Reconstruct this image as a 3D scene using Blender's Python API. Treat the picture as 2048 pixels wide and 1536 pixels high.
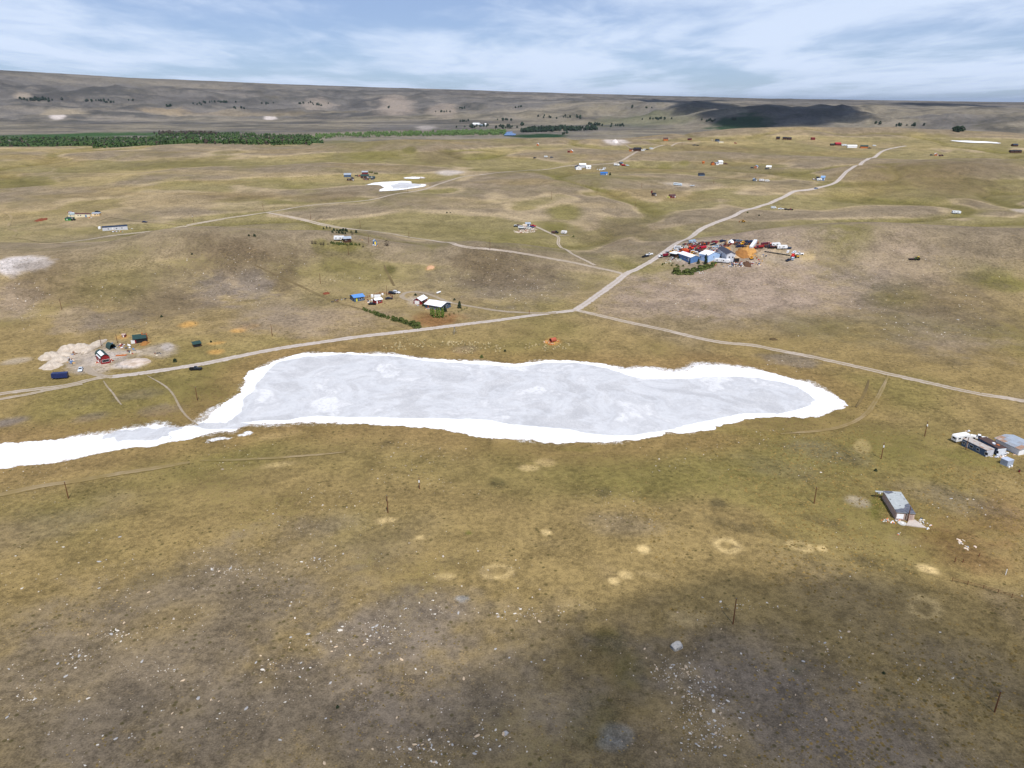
import bpy, bmesh, math, random
import numpy as np
from mathutils import Vector, Matrix
from mathutils.geometry import delaunay_2d_cdt

for o in list(bpy.data.objects):
    bpy.data.objects.remove(o)
scene = bpy.context.scene
COL = scene.collection
R = math.radians
rng = np.random.default_rng(7)
random.seed(7)

# ------------------------------------------------------------------ camera (a drone 120 m above the salt flat)
CAM_H, PITCH, FOC = 120.0, R(21.1), 1462.0        # metres, look-down angle, focal length in pixels of the 2048 px photograph
cam = bpy.data.cameras.new('camera')
cam.sensor_width = 36.0
cam.lens = 36.0 * FOC / 2048.0
cam.clip_start = 1.0
cam.clip_end = 300000.0
cam_o = bpy.data.objects.new('camera', cam)
cam_o.location = (0, 0, CAM_H)
cam_o.rotation_euler = (math.pi / 2 - PITCH, 0, 0)
COL.objects.link(cam_o)
scene.camera = cam_o

# ------------------------------------------------------------------ sky, sun, exposure
SUN_EL, SUN_AZ = R(58), R(164)                    # azimuth clockwise from +Y (view direction): behind the camera, a little right
to_sun = Vector((math.sin(SUN_AZ) * math.cos(SUN_EL), math.cos(SUN_AZ) * math.cos(SUN_EL), math.sin(SUN_EL)))
world = bpy.data.worlds.new('World')
scene.world = world
world.use_nodes = True
wn, wl = world.node_tree.nodes, world.node_tree.links
wn.clear()
def wnode(t, **kw):
    n = wn.new(t)
    for k, v in kw.items():
        setattr(n, k, v)
    return n
def wmath(op, a, b=None, clamp=False):
    n = wnode('ShaderNodeMath', operation=op, use_clamp=clamp)
    for i, v in enumerate((a, b)):
        if v is None:
            continue
        if isinstance(v, (int, float)):
            n.inputs[i].default_value = v
        else:
            wl.new(v, n.inputs[i])
    return n.outputs[0]
sky = wnode('ShaderNodeTexSky', sky_type='NISHITA', sun_disc=False)
sky.sun_elevation, sky.sun_rotation = SUN_EL, SUN_AZ
sky.altitude, sky.air_density, sky.dust_density, sky.ozone_density = 1000, 1.0, 0.15, 3.0
tc = wnode('ShaderNodeTexCoord')
sp = wnode('ShaderNodeSeparateXYZ')
wl.new(tc.outputs['Generated'], sp.inputs[0])
zc = wmath('ADD', wmath('MAXIMUM', sp.outputs[2], 0.0), 0.07)
cx = wmath('DIVIDE', sp.outputs[0], zc)
cy = wmath('DIVIDE', sp.outputs[1], zc)
cmb = wnode('ShaderNodeCombineXYZ')
wl.new(cx, cmb.inputs[0]); wl.new(cy, cmb.inputs[1])
def wnoise(scale, detail, rough, off, dist=0.0, sx=1.0, sy=1.0):
    mp = wnode('ShaderNodeMapping')
    mp.inputs['Location'].default_value = off
    mp.inputs['Scale'].default_value = (sx, sy, 1)
    wl.new(cmb.outputs[0], mp.inputs[0])
    n = wnode('ShaderNodeTexNoise')
    n.inputs['Scale'].default_value = scale
    n.inputs['Detail'].default_value = detail
    n.inputs['Roughness'].default_value = rough
    n.inputs['Distortion'].default_value = dist
    wl.new(mp.outputs[0], n.inputs['Vector'])
    return n.outputs[0]
big = wnoise(0.42, 4, 0.5, (3.1, 1.7, 0), 0.4, 0.9, 0.42)
fine = wnoise(1.2, 6, 0.62, (7.3, 2.2, 5), 0.3, 1.1, 0.55)
cov = wmath('ADD', wmath('MULTIPLY', big, 0.64), wmath('MULTIPLY', fine, 0.36))
rampc = wnode('ShaderNodeMapRange', interpolation_type='SMOOTHSTEP')
rampc.inputs['From Min'].default_value, rampc.inputs['From Max'].default_value = 0.40, 0.58
rampc.inputs['To Min'].default_value, rampc.inputs['To Max'].default_value = 0.34, 0.98
wl.new(cov, rampc.inputs[0])
low = wnode('ShaderNodeMapRange')                     # thin cloud looks denser towards the horizon
low.inputs['From Min'].default_value, low.inputs['From Max'].default_value = 0.05, 0.8
low.inputs['To Min'].default_value, low.inputs['To Max'].default_value = 1.0, 0.35
wl.new(sp.outputs[2], low.inputs[0])
fac = wmath('MULTIPLY', rampc.outputs[0], low.outputs[0], True)
bg1 = wnode('ShaderNodeBackground'); bg1.inputs[1].default_value = 0.075
tintw = wnode('ShaderNodeMix', data_type='RGBA', blend_type='MULTIPLY')
tintw.inputs[0].default_value = 1.0
tintw.inputs[7].default_value = (0.66, 0.86, 1.25, 1)
wl.new(sky.outputs[0], tintw.inputs[6])
wl.new(tintw.outputs[2], bg1.inputs[0])
bg2 = wnode('ShaderNodeBackground')
bg2.inputs[0].default_value = (0.70, 0.81, 1.0, 1); bg2.inputs[1].default_value = 1.14
mixw = wnode('ShaderNodeMixShader')
wl.new(fac, mixw.inputs[0]); wl.new(bg1.outputs[0], mixw.inputs[1]); wl.new(bg2.outputs[0], mixw.inputs[2])
wo = wnode('ShaderNodeOutputWorld')
wl.new(mixw.outputs[0], wo.inputs[0])

sun = bpy.data.lights.new('sun', 'SUN')
sun.energy, sun.angle, sun.color = 5.0, R(0.53), (1.0, 0.955, 0.89)
sun_o = bpy.data.objects.new('sun', sun)
sun_o.rotation_euler = (-to_sun).to_track_quat('-Z', 'Y').to_euler()
COL.objects.link(sun_o)
vs = scene.view_settings
vs.view_transform, vs.look, vs.exposure, vs.gamma, vs.use_curve_mapping = 'Standard', 'None', -0.12, 1.0, False
scene.cycles.max_bounces = 4
scene.cycles.diffuse_bounces = 2
scene.cycles.glossy_bounces = 2
scene.cycles.transparent_max_bounces = 6
scene.cycles.volume_bounces = 0

# ------------------------------------------------------------------ small helpers
def lin(c):
    c = c / 255.0
    return c / 12.92 if c <= 0.04045 else ((c + 0.055) / 1.055) ** 2.4
KEXP = 1.55                                         # how bright a sunlit horizontal surface of albedo 1 comes out
def A(r, g, b, k=KEXP):
    return np.array([min(0.9, lin(r) / k), min(0.9, lin(g) / k), min(0.9, lin(b) / k)])

def _hash(ix, iy, seed):
    h = (ix.astype(np.int64) * 374761393 + iy.astype(np.int64) * 668265263 + seed * 1442695041) & 0xffffffff
    h = ((h ^ (h >> 13)) * 1274126177) & 0xffffffff
    return ((h ^ (h >> 16)) & 0xffffff) / float(0xffffff)
def vnoise(x, y, seed=0):
    x0, y0 = np.floor(x), np.floor(y)
    fx, fy = x - x0, y - y0
    fx = fx * fx * fx * (fx * (fx * 6 - 15) + 10); fy = fy * fy * fy * (fy * (fy * 6 - 15) + 10)
    a, b = _hash(x0, y0, seed), _hash(x0 + 1, y0, seed)
    c, d = _hash(x0, y0 + 1, seed), _hash(x0 + 1, y0 + 1, seed)
    return (a + (b - a) * fx) * (1 - fy) + (c + (d - c) * fx) * fy
def fbm(x, y, wave, octaves=4, seed=0, gain=0.5):
    s, a, t = 0.0, 1.0, 0.0
    x = x / wave; y = y / wave
    for k in range(octaves):
        s = s + a * (vnoise(x, y, seed + k * 17) - 0.5); t += a
        x, y = 1.9 * (x * 0.8 - y * 0.6) + 13.7, 1.9 * (x * 0.6 + y * 0.8) - 7.1
        a *= gain
    return s / t * 2.0                                # about -1 .. 1
def smooth(e0, e1, x):
    t = np.clip((x - e0) / (e1 - e0), 0, 1)
    return t * t * (3 - 2 * t)

# sight line of a photograph pixel
CP, SP = math.cos(PITCH), math.sin(PITCH)
def ray(px, py):
    px = np.asarray(px, float); py = np.asarray(py, float)
    u, v = (px - 1024.0) / FOC, (768.0 - py) / FOC
    d = np.stack([u, CP + v * SP, -SP + v * CP], -1)
    return d / np.linalg.norm(d, axis=-1, keepdims=True)
def flat(pts):                                      # pixel -> point on the plane z = 0 (lake level)
    p = np.asarray(pts, float)
    d = ray(p[:, 0], p[:, 1])
    t = -CAM_H / d[:, 2]
    return d[:, :2] * t[:, None]

def poly_sd(poly, x, y):
    """signed distance to a polygon, positive inside"""
    poly = np.asarray(poly)
    x = np.asarray(x, float); y = np.asarray(y, float)
    best = np.full(x.shape, 1e18); ins = np.zeros(x.shape, bool)
    n = len(poly)
    for i in range(n):
        ax, ay = poly[i]; bx_, by_ = poly[(i + 1) % n]
        ex, ey = bx_ - ax, by_ - ay
        t = np.clip(((x - ax) * ex + (y - ay) * ey) / (ex * ex + ey * ey + 1e-9), 0, 1)
        best = np.minimum(best, (x - ax - t * ex) ** 2 + (y - ay - t * ey) ** 2)
        if ay != by_:
            c = ((ay > y) != (by_ > y)) & (x < (bx_ - ax) * (y - ay) / (by_ - ay) + ax)
            ins ^= c
    d = np.sqrt(best)
    return np.where(ins, d, -d)

# ------------------------------------------------------------------ outline of the salt lake (lake level is z = 0)
LAKE = flat([(399, 844), (415, 835), (431, 817), (458, 801), (480, 784), (489, 754), (505, 740), (536, 729), (566, 719), (614, 708.5),
    (673, 706.6), (751, 709.5), (780, 711.5), (848, 718.5), (897, 721.5), (975, 724.4), (1029, 729.3), (1092, 722.5), (1131, 721), (1168, 724.4),
    (1209, 729.3), (1250, 741.6), (1276, 737), (1300, 738), (1344, 746), (1373, 741), (1393, 729.3), (1416, 731), (1444, 732), (1480, 736),
    (1515, 741.6), (1555, 749.8), (1591, 758.6), (1620, 765), (1644, 776), (1667, 788.5), (1691, 804), (1690, 815), (1667, 822.5), (1644, 832),
    (1609, 836.5), (1562, 836.5), (1532, 836.5), (1503, 839.5), (1467, 845.5), (1432, 856), (1389, 868), (1354, 865), (1330, 867), (1311, 875),
    (1256, 882.6), (1178, 886.5), (1100, 886.5), (1072, 883.6), (1014, 876.8), (955, 873.8), (916, 867), (877, 859), (838, 854.3), (760, 851.4),
    (673, 848), (575, 847.8), (497, 850), (477, 856), (466, 864), (438, 866), (400, 871), (328, 888), (266, 896), (205, 905), (133, 924),
    (61, 931), (0, 938), (-130, 962), (-260, 985), (-260, 930), (-130, 905), (0, 890), (16, 888), (61, 885), (123, 876), (205, 868), (256, 858), (307, 848),
    (332, 854), (352, 858), (389, 850)])
GREY = flat([(448, 851), (489, 825), (499, 799), (517, 780), (521, 766), (542, 741), (566, 727), (614, 717), (692, 714.4), (780, 717), (858, 726),
    (955, 733), (1029, 736), (1092, 729), (1150, 728), (1178, 732), (1217, 741), (1246, 752), (1276, 759.6), (1344, 763.5), (1393, 760.5),
    (1442, 759.6), (1500, 758.6), (1515, 760), (1550, 767), (1580, 776), (1609, 789), (1620, 800), (1609, 808), (1591, 816), (1550, 824),
    (1515, 823), (1480, 823.6), (1422, 835), (1354, 852), (1315, 860), (1256, 866), (1178, 865), (1154, 856), (1100, 852), (1053, 844.5),
    (955, 836.7), (858, 832.8), (760, 831.8), (653, 830.6), (575, 835.5), (517, 838.4)])
SPIT = flat([(399, 884), (412, 877), (440, 874), (470, 869), (490, 862), (520, 857), (524, 862), (510, 868), (480, 874), (450, 879), (410, 886)])

# ------------------------------------------------------------------ terrain height
PY = [-400, 0, 330, 380, 440, 540, 650, 800, 1000, 1200, 1330, 1500, 1900, 2400, 3200, 4300, 90000]
PZ = [0, 0, 0, 0.8, 3, 7, 12, 20, 33, 44, 50, 44, 16, 8, 14, 34, 34]
_pf = np.linspace(-400, 6000, 3201)
_pz = np.interp(_pf, PY, PZ)
for _ in range(3):
    _pz = np.convolve(np.pad(_pz, 20, mode='edge'), np.ones(41) / 41, 'valid')
HILLS = [  # x, y, height, radius along x, radius along y
    (-235, 550, 23, 80, 55), (-140, 590, 14, 55, 50), (-330, 480, 12, 70, 60), (-440, 520, 14, 90, 80), (-18, 560, 16, 70, 45), (255, 570, 22, 120, 60), (420, 540, 18, 110, 60), (160, 500, 3, 60, 40),
    (-330, 1010, 5, 160, 60), (90, 900, 6, 120, 70), (-180, 1250, 9, 150, 70), (300, 1150, 8, 140, 60), (560, 950, 12, 170, 90), (620, 760, 7, 130, 70),
    (30, 1330, 10, 160, 60), (330, 1500, 14, 260, 90), (760, 1480, 14, 300, 90), (1150, 1350, 10, 260, 90), (-640, 640, 8, 120, 60)]
def gully(x, y):
    return np.clip(1 - 4.5 * np.abs(fbm(x * .9, y, 190, 3, 15)), 0, 1) ** 1.3
def relief(x, y):
    near = smooth(420, 640, y) * (1 - smooth(1700, 2300, y))
    far_ = smooth(800, 1150, y) * (1 - smooth(1700, 2200, y))
    z = near * (6.0 * fbm(x * 0.8, y, 210, 4, 3) + 2.2 * fbm(x * .9, y, 80, 3, 13) - 4.2 * gully(x, y)) + far_ * (7.0 * fbm(x * 0.55, y, 300, 3, 9))
    for hx, hy, hh, sx, sy in HILLS:
        z = z + hh * np.exp(-((x - hx) / sx) ** 2 - ((y - hy) / sy) ** 2)
    return z
def base_height(x, y):
    x = np.asarray(x, float); y = np.asarray(y, float)
    r = np.hypot(x, y)
    yy = y + 0.10 * np.abs(x) + 60 * fbm(x, y, 700, 2, 51)
    z = np.interp(yy, _pf, _pz)
    z = z + relief(x, y)
    # right-hand rim is farther away and a little higher
    z = z + 13 * smooth(0, 500, x) * smooth(1150, 1480, y) * (1 - smooth(1650, 2300, y))
    # river valley, then the escarpment beyond it
    az = np.where(y > 1, np.clip(x / np.maximum(y, 1.0), -3, 3), 0)
    pxh = 1024 + az * FOC / CP * (CP * CP + SP * SP) * 0.933
    top = np.interp(pxh, [-700, 0, 300, 600, 900, 1040, 1300, 1500, 2048, 2600], [430, 356, 308, 264, 226, 204, 170, 146, 112, 100])
    foot = np.interp(pxh, [0, 700, 1100, 1500, 2048], [4300, 4300, 3800, 3000, 2800])
    shelf = np.interp(pxh, [0, 700, 1100, 1500, 2048], [0.0, 0.05, 0.30, 0.62, 0.70])
    ridg = 1 - np.abs(fbm(x, y * 1.25, 620, 5, 21, 0.52)) * 2.2
    ridg2 = 1 - np.abs(fbm(x, y, 260, 4, 27, 0.5)) * 2.0
    t = smooth(0, 1, (r - foot) / (7200 - foot))
    t1 = smooth(0, 1, (r - foot - 120 * fbm(x, y, 500, 3, 5)) / 900.0)
    prof = t * (1 - shelf) + t1 * shelf
    hill = np.interp(r, [0, 4300, 1e6], [34, 34, 34])
    env = (1 - 1.25 * shelf * smooth(foot + 500, foot + 1500, r)) * smooth(foot - 300, foot + 500, r) * (1 - 0.93 * smooth(5600, 7000, r))
    z = z + prof * (top - 34) + env * (34 * (ridg - 0.45) * (0.45 + prof) + 16 * (ridg2 - 0.45))
    z = z + smooth(2300, 3000, r) * (1 - smooth(6000, 7500, r)) * 3.0 * fbm(x, y, 180, 3, 33)
    z = z - smooth(7000, 14000, r) * np.maximum(top - 105, 0) * 0.25
    z = z + smooth(9000, 16000, r) * np.where(top < 150, 1, 0) * 6 * fbm(x, y, 5200, 2, 41)
    back = smooth(50, -300, y)
    z = z * (1 - back)
    return z
def lake_dist(x, y):
    sd = np.full(np.shape(x), -400.0)
    m = (x > -420) & (x < 260) & (y > 130) & (y < 470)
    if m.any():
        sd[m] = poly_sd(LAKE, x[m], y[m])
    return sd
SPOT_FLAT = []                                       # pads levelled for ponds: x, y, radius, level
def height(x, y, sd=None):
    z = base_height(x, y)
    if sd is None:
        sd = lake_dist(np.asarray(x, float), np.asarray(y, float))
    ground_roll = 1.6 * fbm(x, y, 95, 3, 61) + 0.9 + 2.2 * smooth(220, 110, y) * (0.6 + fbm(x, y, 120, 2, 65))
    ground_roll = ground_roll * smooth(-4, -60, sd) * (1 - smooth(420, 620, y))
    tuft = 0.12 * fbm(x, y, 3.2, 2, 71) * smooth(-2, -8, sd) * (1 - smooth(350, 600, y))
    return z + ground_roll + tuft

# ground sheet: rings and spokes, fine where there is something to see, out to the horizon and all the way round
az_f = np.radians(np.linspace(-41, 41, 861))
az_s = np.radians(np.linspace(41, 319, 60))[1:-1]
AZ = np.concatenate([az_f, az_s])
def ring_r():
    out, r = [0.5, 4, 10, 20, 32, 44, 56, 66], 72.0
    while r < 92000:
        out.append(r)
        q = 0.0058 if r < 350 else 0.0052 if r < 1700 else 0.0085 if r < 8000 else 0.05
        r *= 1 + q
    return np.array(out)
RR = ring_r()
NA, NR = len(AZ), len(RR)
GX = RR[:, None] * np.sin(AZ)[None, :]
GY = RR[:, None] * np.cos(AZ)[None, :]
GSD = lake_dist(GX, GY)
GZ = height(GX, GY, GSD)
AZX = np.concatenate([AZ, [AZ[0] + 2 * math.pi]])
def H(x, y):
    """height of the ground sheet itself (bilinear between its vertices)"""
    x = np.asarray(x, float); y = np.asarray(y, float)
    a = np.arctan2(x, y)
    a = np.where(a < AZ[0], a + 2 * math.pi, a)
    fa = np.interp(a, AZX, np.arange(NA + 1)); fr = np.interp(np.hypot(x, y), RR, np.arange(NR))
    ia = np.minimum(fa.astype(int), NA - 1); ir = np.minimum(fr.astype(int), NR - 2)
    ta, tr = fa - ia, fr - ir
    ib = (ia + 1) % NA
    return (GZ[ir, ia] * (1 - ta) + GZ[ir, ib] * ta) * (1 - tr) + (GZ[ir + 1, ia] * (1 - ta) + GZ[ir + 1, ib] * ta) * tr

_TS = 70.0 * 1.0035 ** np.arange(0, 1950)
def ground(pts):
    """pixels -> points (x, y, z) on the terrain"""
    p = np.asarray(pts, float).reshape(-1, 2)
    out = np.zeros((len(p), 3))
    for i0 in range(0, len(p), 200):
        q = p[i0:i0 + 200]
        d = ray(q[:, 0], q[:, 1])
        X = d[:, None, 0] * _TS; Y = d[:, None, 1] * _TS; Z = CAM_H + d[:, None, 2] * _TS
        under = Z < H(X, Y)
        k = np.where(under.any(1), under.argmax(1), len(_TS) - 1)
        lo, hi = _TS[np.maximum(k - 1, 0)], _TS[k]
        for _ in range(24):
            m = (lo + hi) / 2
            b = CAM_H + d[:, 2] * m < H(d[:, 0] * m, d[:, 1] * m)
            hi = np.where(b, m, hi); lo = np.where(b, lo, m)
        out[i0:i0 + 200, 0] = d[:, 0] * hi; out[i0:i0 + 200, 1] = d[:, 1] * hi
        out[i0:i0 + 200, 2] = H(d[:, 0] * hi, d[:, 1] * hi)
    return out
def g1(px, py):
    return Vector(ground([(px, py)])[0])
def ppm(p):
    """photograph pixels per metre at a place, and the foreshortening of the ground there"""
    v = np.array([p[0], p[1], p[2] - CAM_H])
    dist = np.linalg.norm(v)
    depth = v[1] * CP - v[2] * SP
    return FOC / depth, max(0.03, -v[2] / dist)

# ------------------------------------------------------------------ materials
def nodes_of(name):
    m = bpy.data.materials.new(name)
    m.use_nodes = True
    nt = m.node_tree
    return m, nt, nt.nodes['Principled BSDF']
def N(nt, t, **kw):
    n = nt.nodes.new(t)
    for k, v in kw.items():
        if k.startswith('_'):
            n.inputs[k[1:]].default_value = v
        else:
            setattr(n, k, v)
    return n
def sock(nt, n, key, v):
    if isinstance(v, (int, float, tuple)):
        n.inputs[key].default_value = v
    else:
        nt.links.new(v, n.inputs[key])
def M(nt, op, a, b=0.0, clamp=False):
    n = N(nt, 'ShaderNodeMath', operation=op, use_clamp=clamp)
    sock(nt, n, 0, a); sock(nt, n, 1, b)
    return n.outputs[0]
def MIXC(nt, f, a, b, blend='MIX'):
    n = N(nt, 'ShaderNodeMix', data_type='RGBA', blend_type=blend)
    sock(nt, n, 0, f)
    for k, v in ((6, a), (7, b)):
        if isinstance(v, (tuple, list, np.ndarray)):
            n.inputs[k].default_value = (float(v[0]), float(v[1]), float(v[2]), 1)
        else:
            nt.links.new(v, n.inputs[k])
    return n.outputs[2]
def NOISE(nt, vec, scale, detail=4, rough=0.55, dist=0.0):
    n = N(nt, 'ShaderNodeTexNoise', _Scale=scale, _Detail=detail, _Roughness=rough, _Distortion=dist)
    nt.links.new(vec, n.inputs['Vector'])
    return n.outputs[0]
def RAMP(nt, v, a, b, lo=0.0, hi=1.0):
    n = N(nt, 'ShaderNodeMapRange', interpolation_type='SMOOTHSTEP')
    sock(nt, n, 0, v)
    n.inputs[1].default_value, n.inputs[2].default_value, n.inputs[3].default_value, n.inputs[4].default_value = a, b, lo, hi
    return n.outputs[0]
def POS(nt):
    return N(nt, 'ShaderNodeNewGeometry').outputs['Position']

_mats = {}
def mat(name, rgb, rough=0.7, var=0.18, scale=1.5, metal=0.0, spec=0.35, stain=None, stain_amt=0.45, albedo=False):
    """painted / weathered surface: colour with blotchy wear; rgb as sRGB 0-255"""
    if name in _mats:
        return _mats[name]
    m, nt, b = nodes_of(name)
    c = np.array([lin(v) for v in rgb])
    oc = N(nt, 'ShaderNodeTexCoord').outputs['Object']
    n1 = NOISE(nt, oc, scale, 5, 0.6)
    n2 = NOISE(nt, oc, scale * 7, 4, 0.6)
    v = M(nt, 'ADD', M(nt, 'MULTIPLY', n1, 0.6), M(nt, 'MULTIPLY', n2, 0.4))
    col = MIXC(nt, RAMP(nt, v, 0.3, 0.7), tuple(c * (1 - var)), tuple(np.minimum(c * (1 + var * 0.7), 0.9)))
    if stain is not None:
        sc = np.array([lin(v) for v in stain])
        n3 = NOISE(nt, oc, scale * 0.6, 6, 0.7, 0.6)
        col = MIXC(nt, RAMP(nt, n3, 0.62 - stain_amt * 0.35, 0.78 - stain_amt * 0.35), col, tuple(sc))
    nt.links.new(col, b.inputs['Base Color'])
    b.inputs['Roughness'].default_value = rough
    b.inputs['Metallic'].default_value = metal
    b.inputs['Specular IOR Level'].default_value = spec
    _mats[name] = m
    return m
def paint(rgb, rough=0.4):
    return mat('paint_%d_%d_%d' % rgb, rgb, rough, 0.10, 0.8)

def ground_material():
    m, nt, b = nodes_of('prairie_ground')
    p = POS(nt)
    at = N(nt, 'ShaderNodeAttribute', attribute_name='cover')
    sc = N(nt, 'ShaderNodeSeparateColor'); nt.links.new(N(nt, 'ShaderNodeAttribute', attribute_name='mask').outputs[0], sc.inputs[0])
    dist = N(nt, 'ShaderNodeVectorMath', operation='LENGTH'); nt.links.new(p, dist.inputs[0])
    n_f = NOISE(nt, p, 2.6, 2, 0.65)           # turf grain, about 0.4 m
    n_m = NOISE(nt, p, 0.55, 3, 0.62)          # clumps, 2 m
    n_l = NOISE(nt, p, 0.07, 3, 0.6, 0.6)      # patches, 15 m
    n_x = NOISE(nt, p, 0.012, 3, 0.6, 0.4)     # 80 m
    grain = M(nt, 'ADD', M(nt, 'ADD', M(nt, 'MULTIPLY', n_f, 0.34), M(nt, 'MULTIPLY', n_m, 0.36)), M(nt, 'MULTIPLY', n_l, 0.30))
    gain = RAMP(nt, grain, 0.33, 0.67, 0.50, 1.48)
    col = MIXC(nt, 1.0, at.outputs[0], (1, 1, 1))
    mul = N(nt, 'ShaderNodeVectorMath', operation='SCALE'); nt.links.new(at.outputs[0], mul.inputs[0]); nt.links.new(gain, mul.inputs['Scale'])
    col = mul.outputs[0]
    # green flush and straw in irregular patches
    gmask = M(nt, 'MULTIPLY', RAMP(nt, n_x, 0.50, 0.68), RAMP(nt, n_m, 0.38, 0.62))
    col = MIXC(nt, M(nt, 'MULTIPLY', gmask, M(nt, 'MULTIPLY', sc.outputs[0], 0.5)), col, tuple(A(126, 118, 62)))
    smask = M(nt, 'MULTIPLY', RAMP(nt, NOISE(nt, p, 0.16, 3, 0.7, 0.4), 0.58, 0.72), RAMP(nt, n_f, 0.4, 0.65))
    col = MIXC(nt, M(nt, 'MULTIPLY', smask, 0.55), col, tuple(A(196, 168, 116)))
    # dark sage and moss dots
    vor = N(nt, 'ShaderNodeTexVoronoi', feature='F1', _Scale=0.42, _Randomness=1.0); nt.links.new(p, vor.inputs['Vector'])
    dots = M(nt, 'MULTIPLY', RAMP(nt, vor.outputs['Distance'], 0.26, 0.12), RAMP(nt, NOISE(nt, p, 0.045, 3, 0.6), 0.42, 0.58))
    col = MIXC(nt, M(nt, 'MULTIPLY', dots, 0.75), col, tuple(A(92, 84, 48)))
    # bare, stony ground: pale specks of gravel
    vor2 = N(nt, 'ShaderNodeTexVoronoi', feature='F1', _Scale=1.1, _Randomness=1.0); nt.links.new(p, vor2.inputs['Vector'])
    specks = M(nt, 'MULTIPLY', RAMP(nt, vor2.outputs['Distance'], 0.20, 0.10), RAMP(nt, NOISE(nt, p, 0.11, 5, 0.7), 0.50, 0.66))
    col = MIXC(nt, M(nt, 'MULTIPLY', specks, sc.outputs[1]), col, tuple(A(206, 190, 172)))
    # salt bloom on the shore
    salt = RAMP(nt, M(nt, 'ADD', M(nt, 'MULTIPLY', sc.outputs[2], 1.25), M(nt, 'MULTIPLY', M(nt, 'ADD', n_m, n_f), 0.42)), 0.86, 1.08)
    col = MIXC(nt, salt, col, (0.78, 0.79, 0.82))
    nt.links.new(col, b.inputs['Base Color'])
    b.inputs['Roughness'].default_value = 0.95
    b.inputs['Specular IOR Level'].default_value = 0.1
    bump = N(nt, 'ShaderNodeBump', _Strength=0.9, _Distance=0.55)
    hsum = M(nt, 'ADD', M(nt, 'MULTIPLY', n_f, 0.35), M(nt, 'MULTIPLY', n_m, 0.65))
    nt.links.new(hsum, bump.inputs['Height'])
    nt.links.new(bump.outputs[0], b.inputs['Normal'])
    return m

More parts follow.
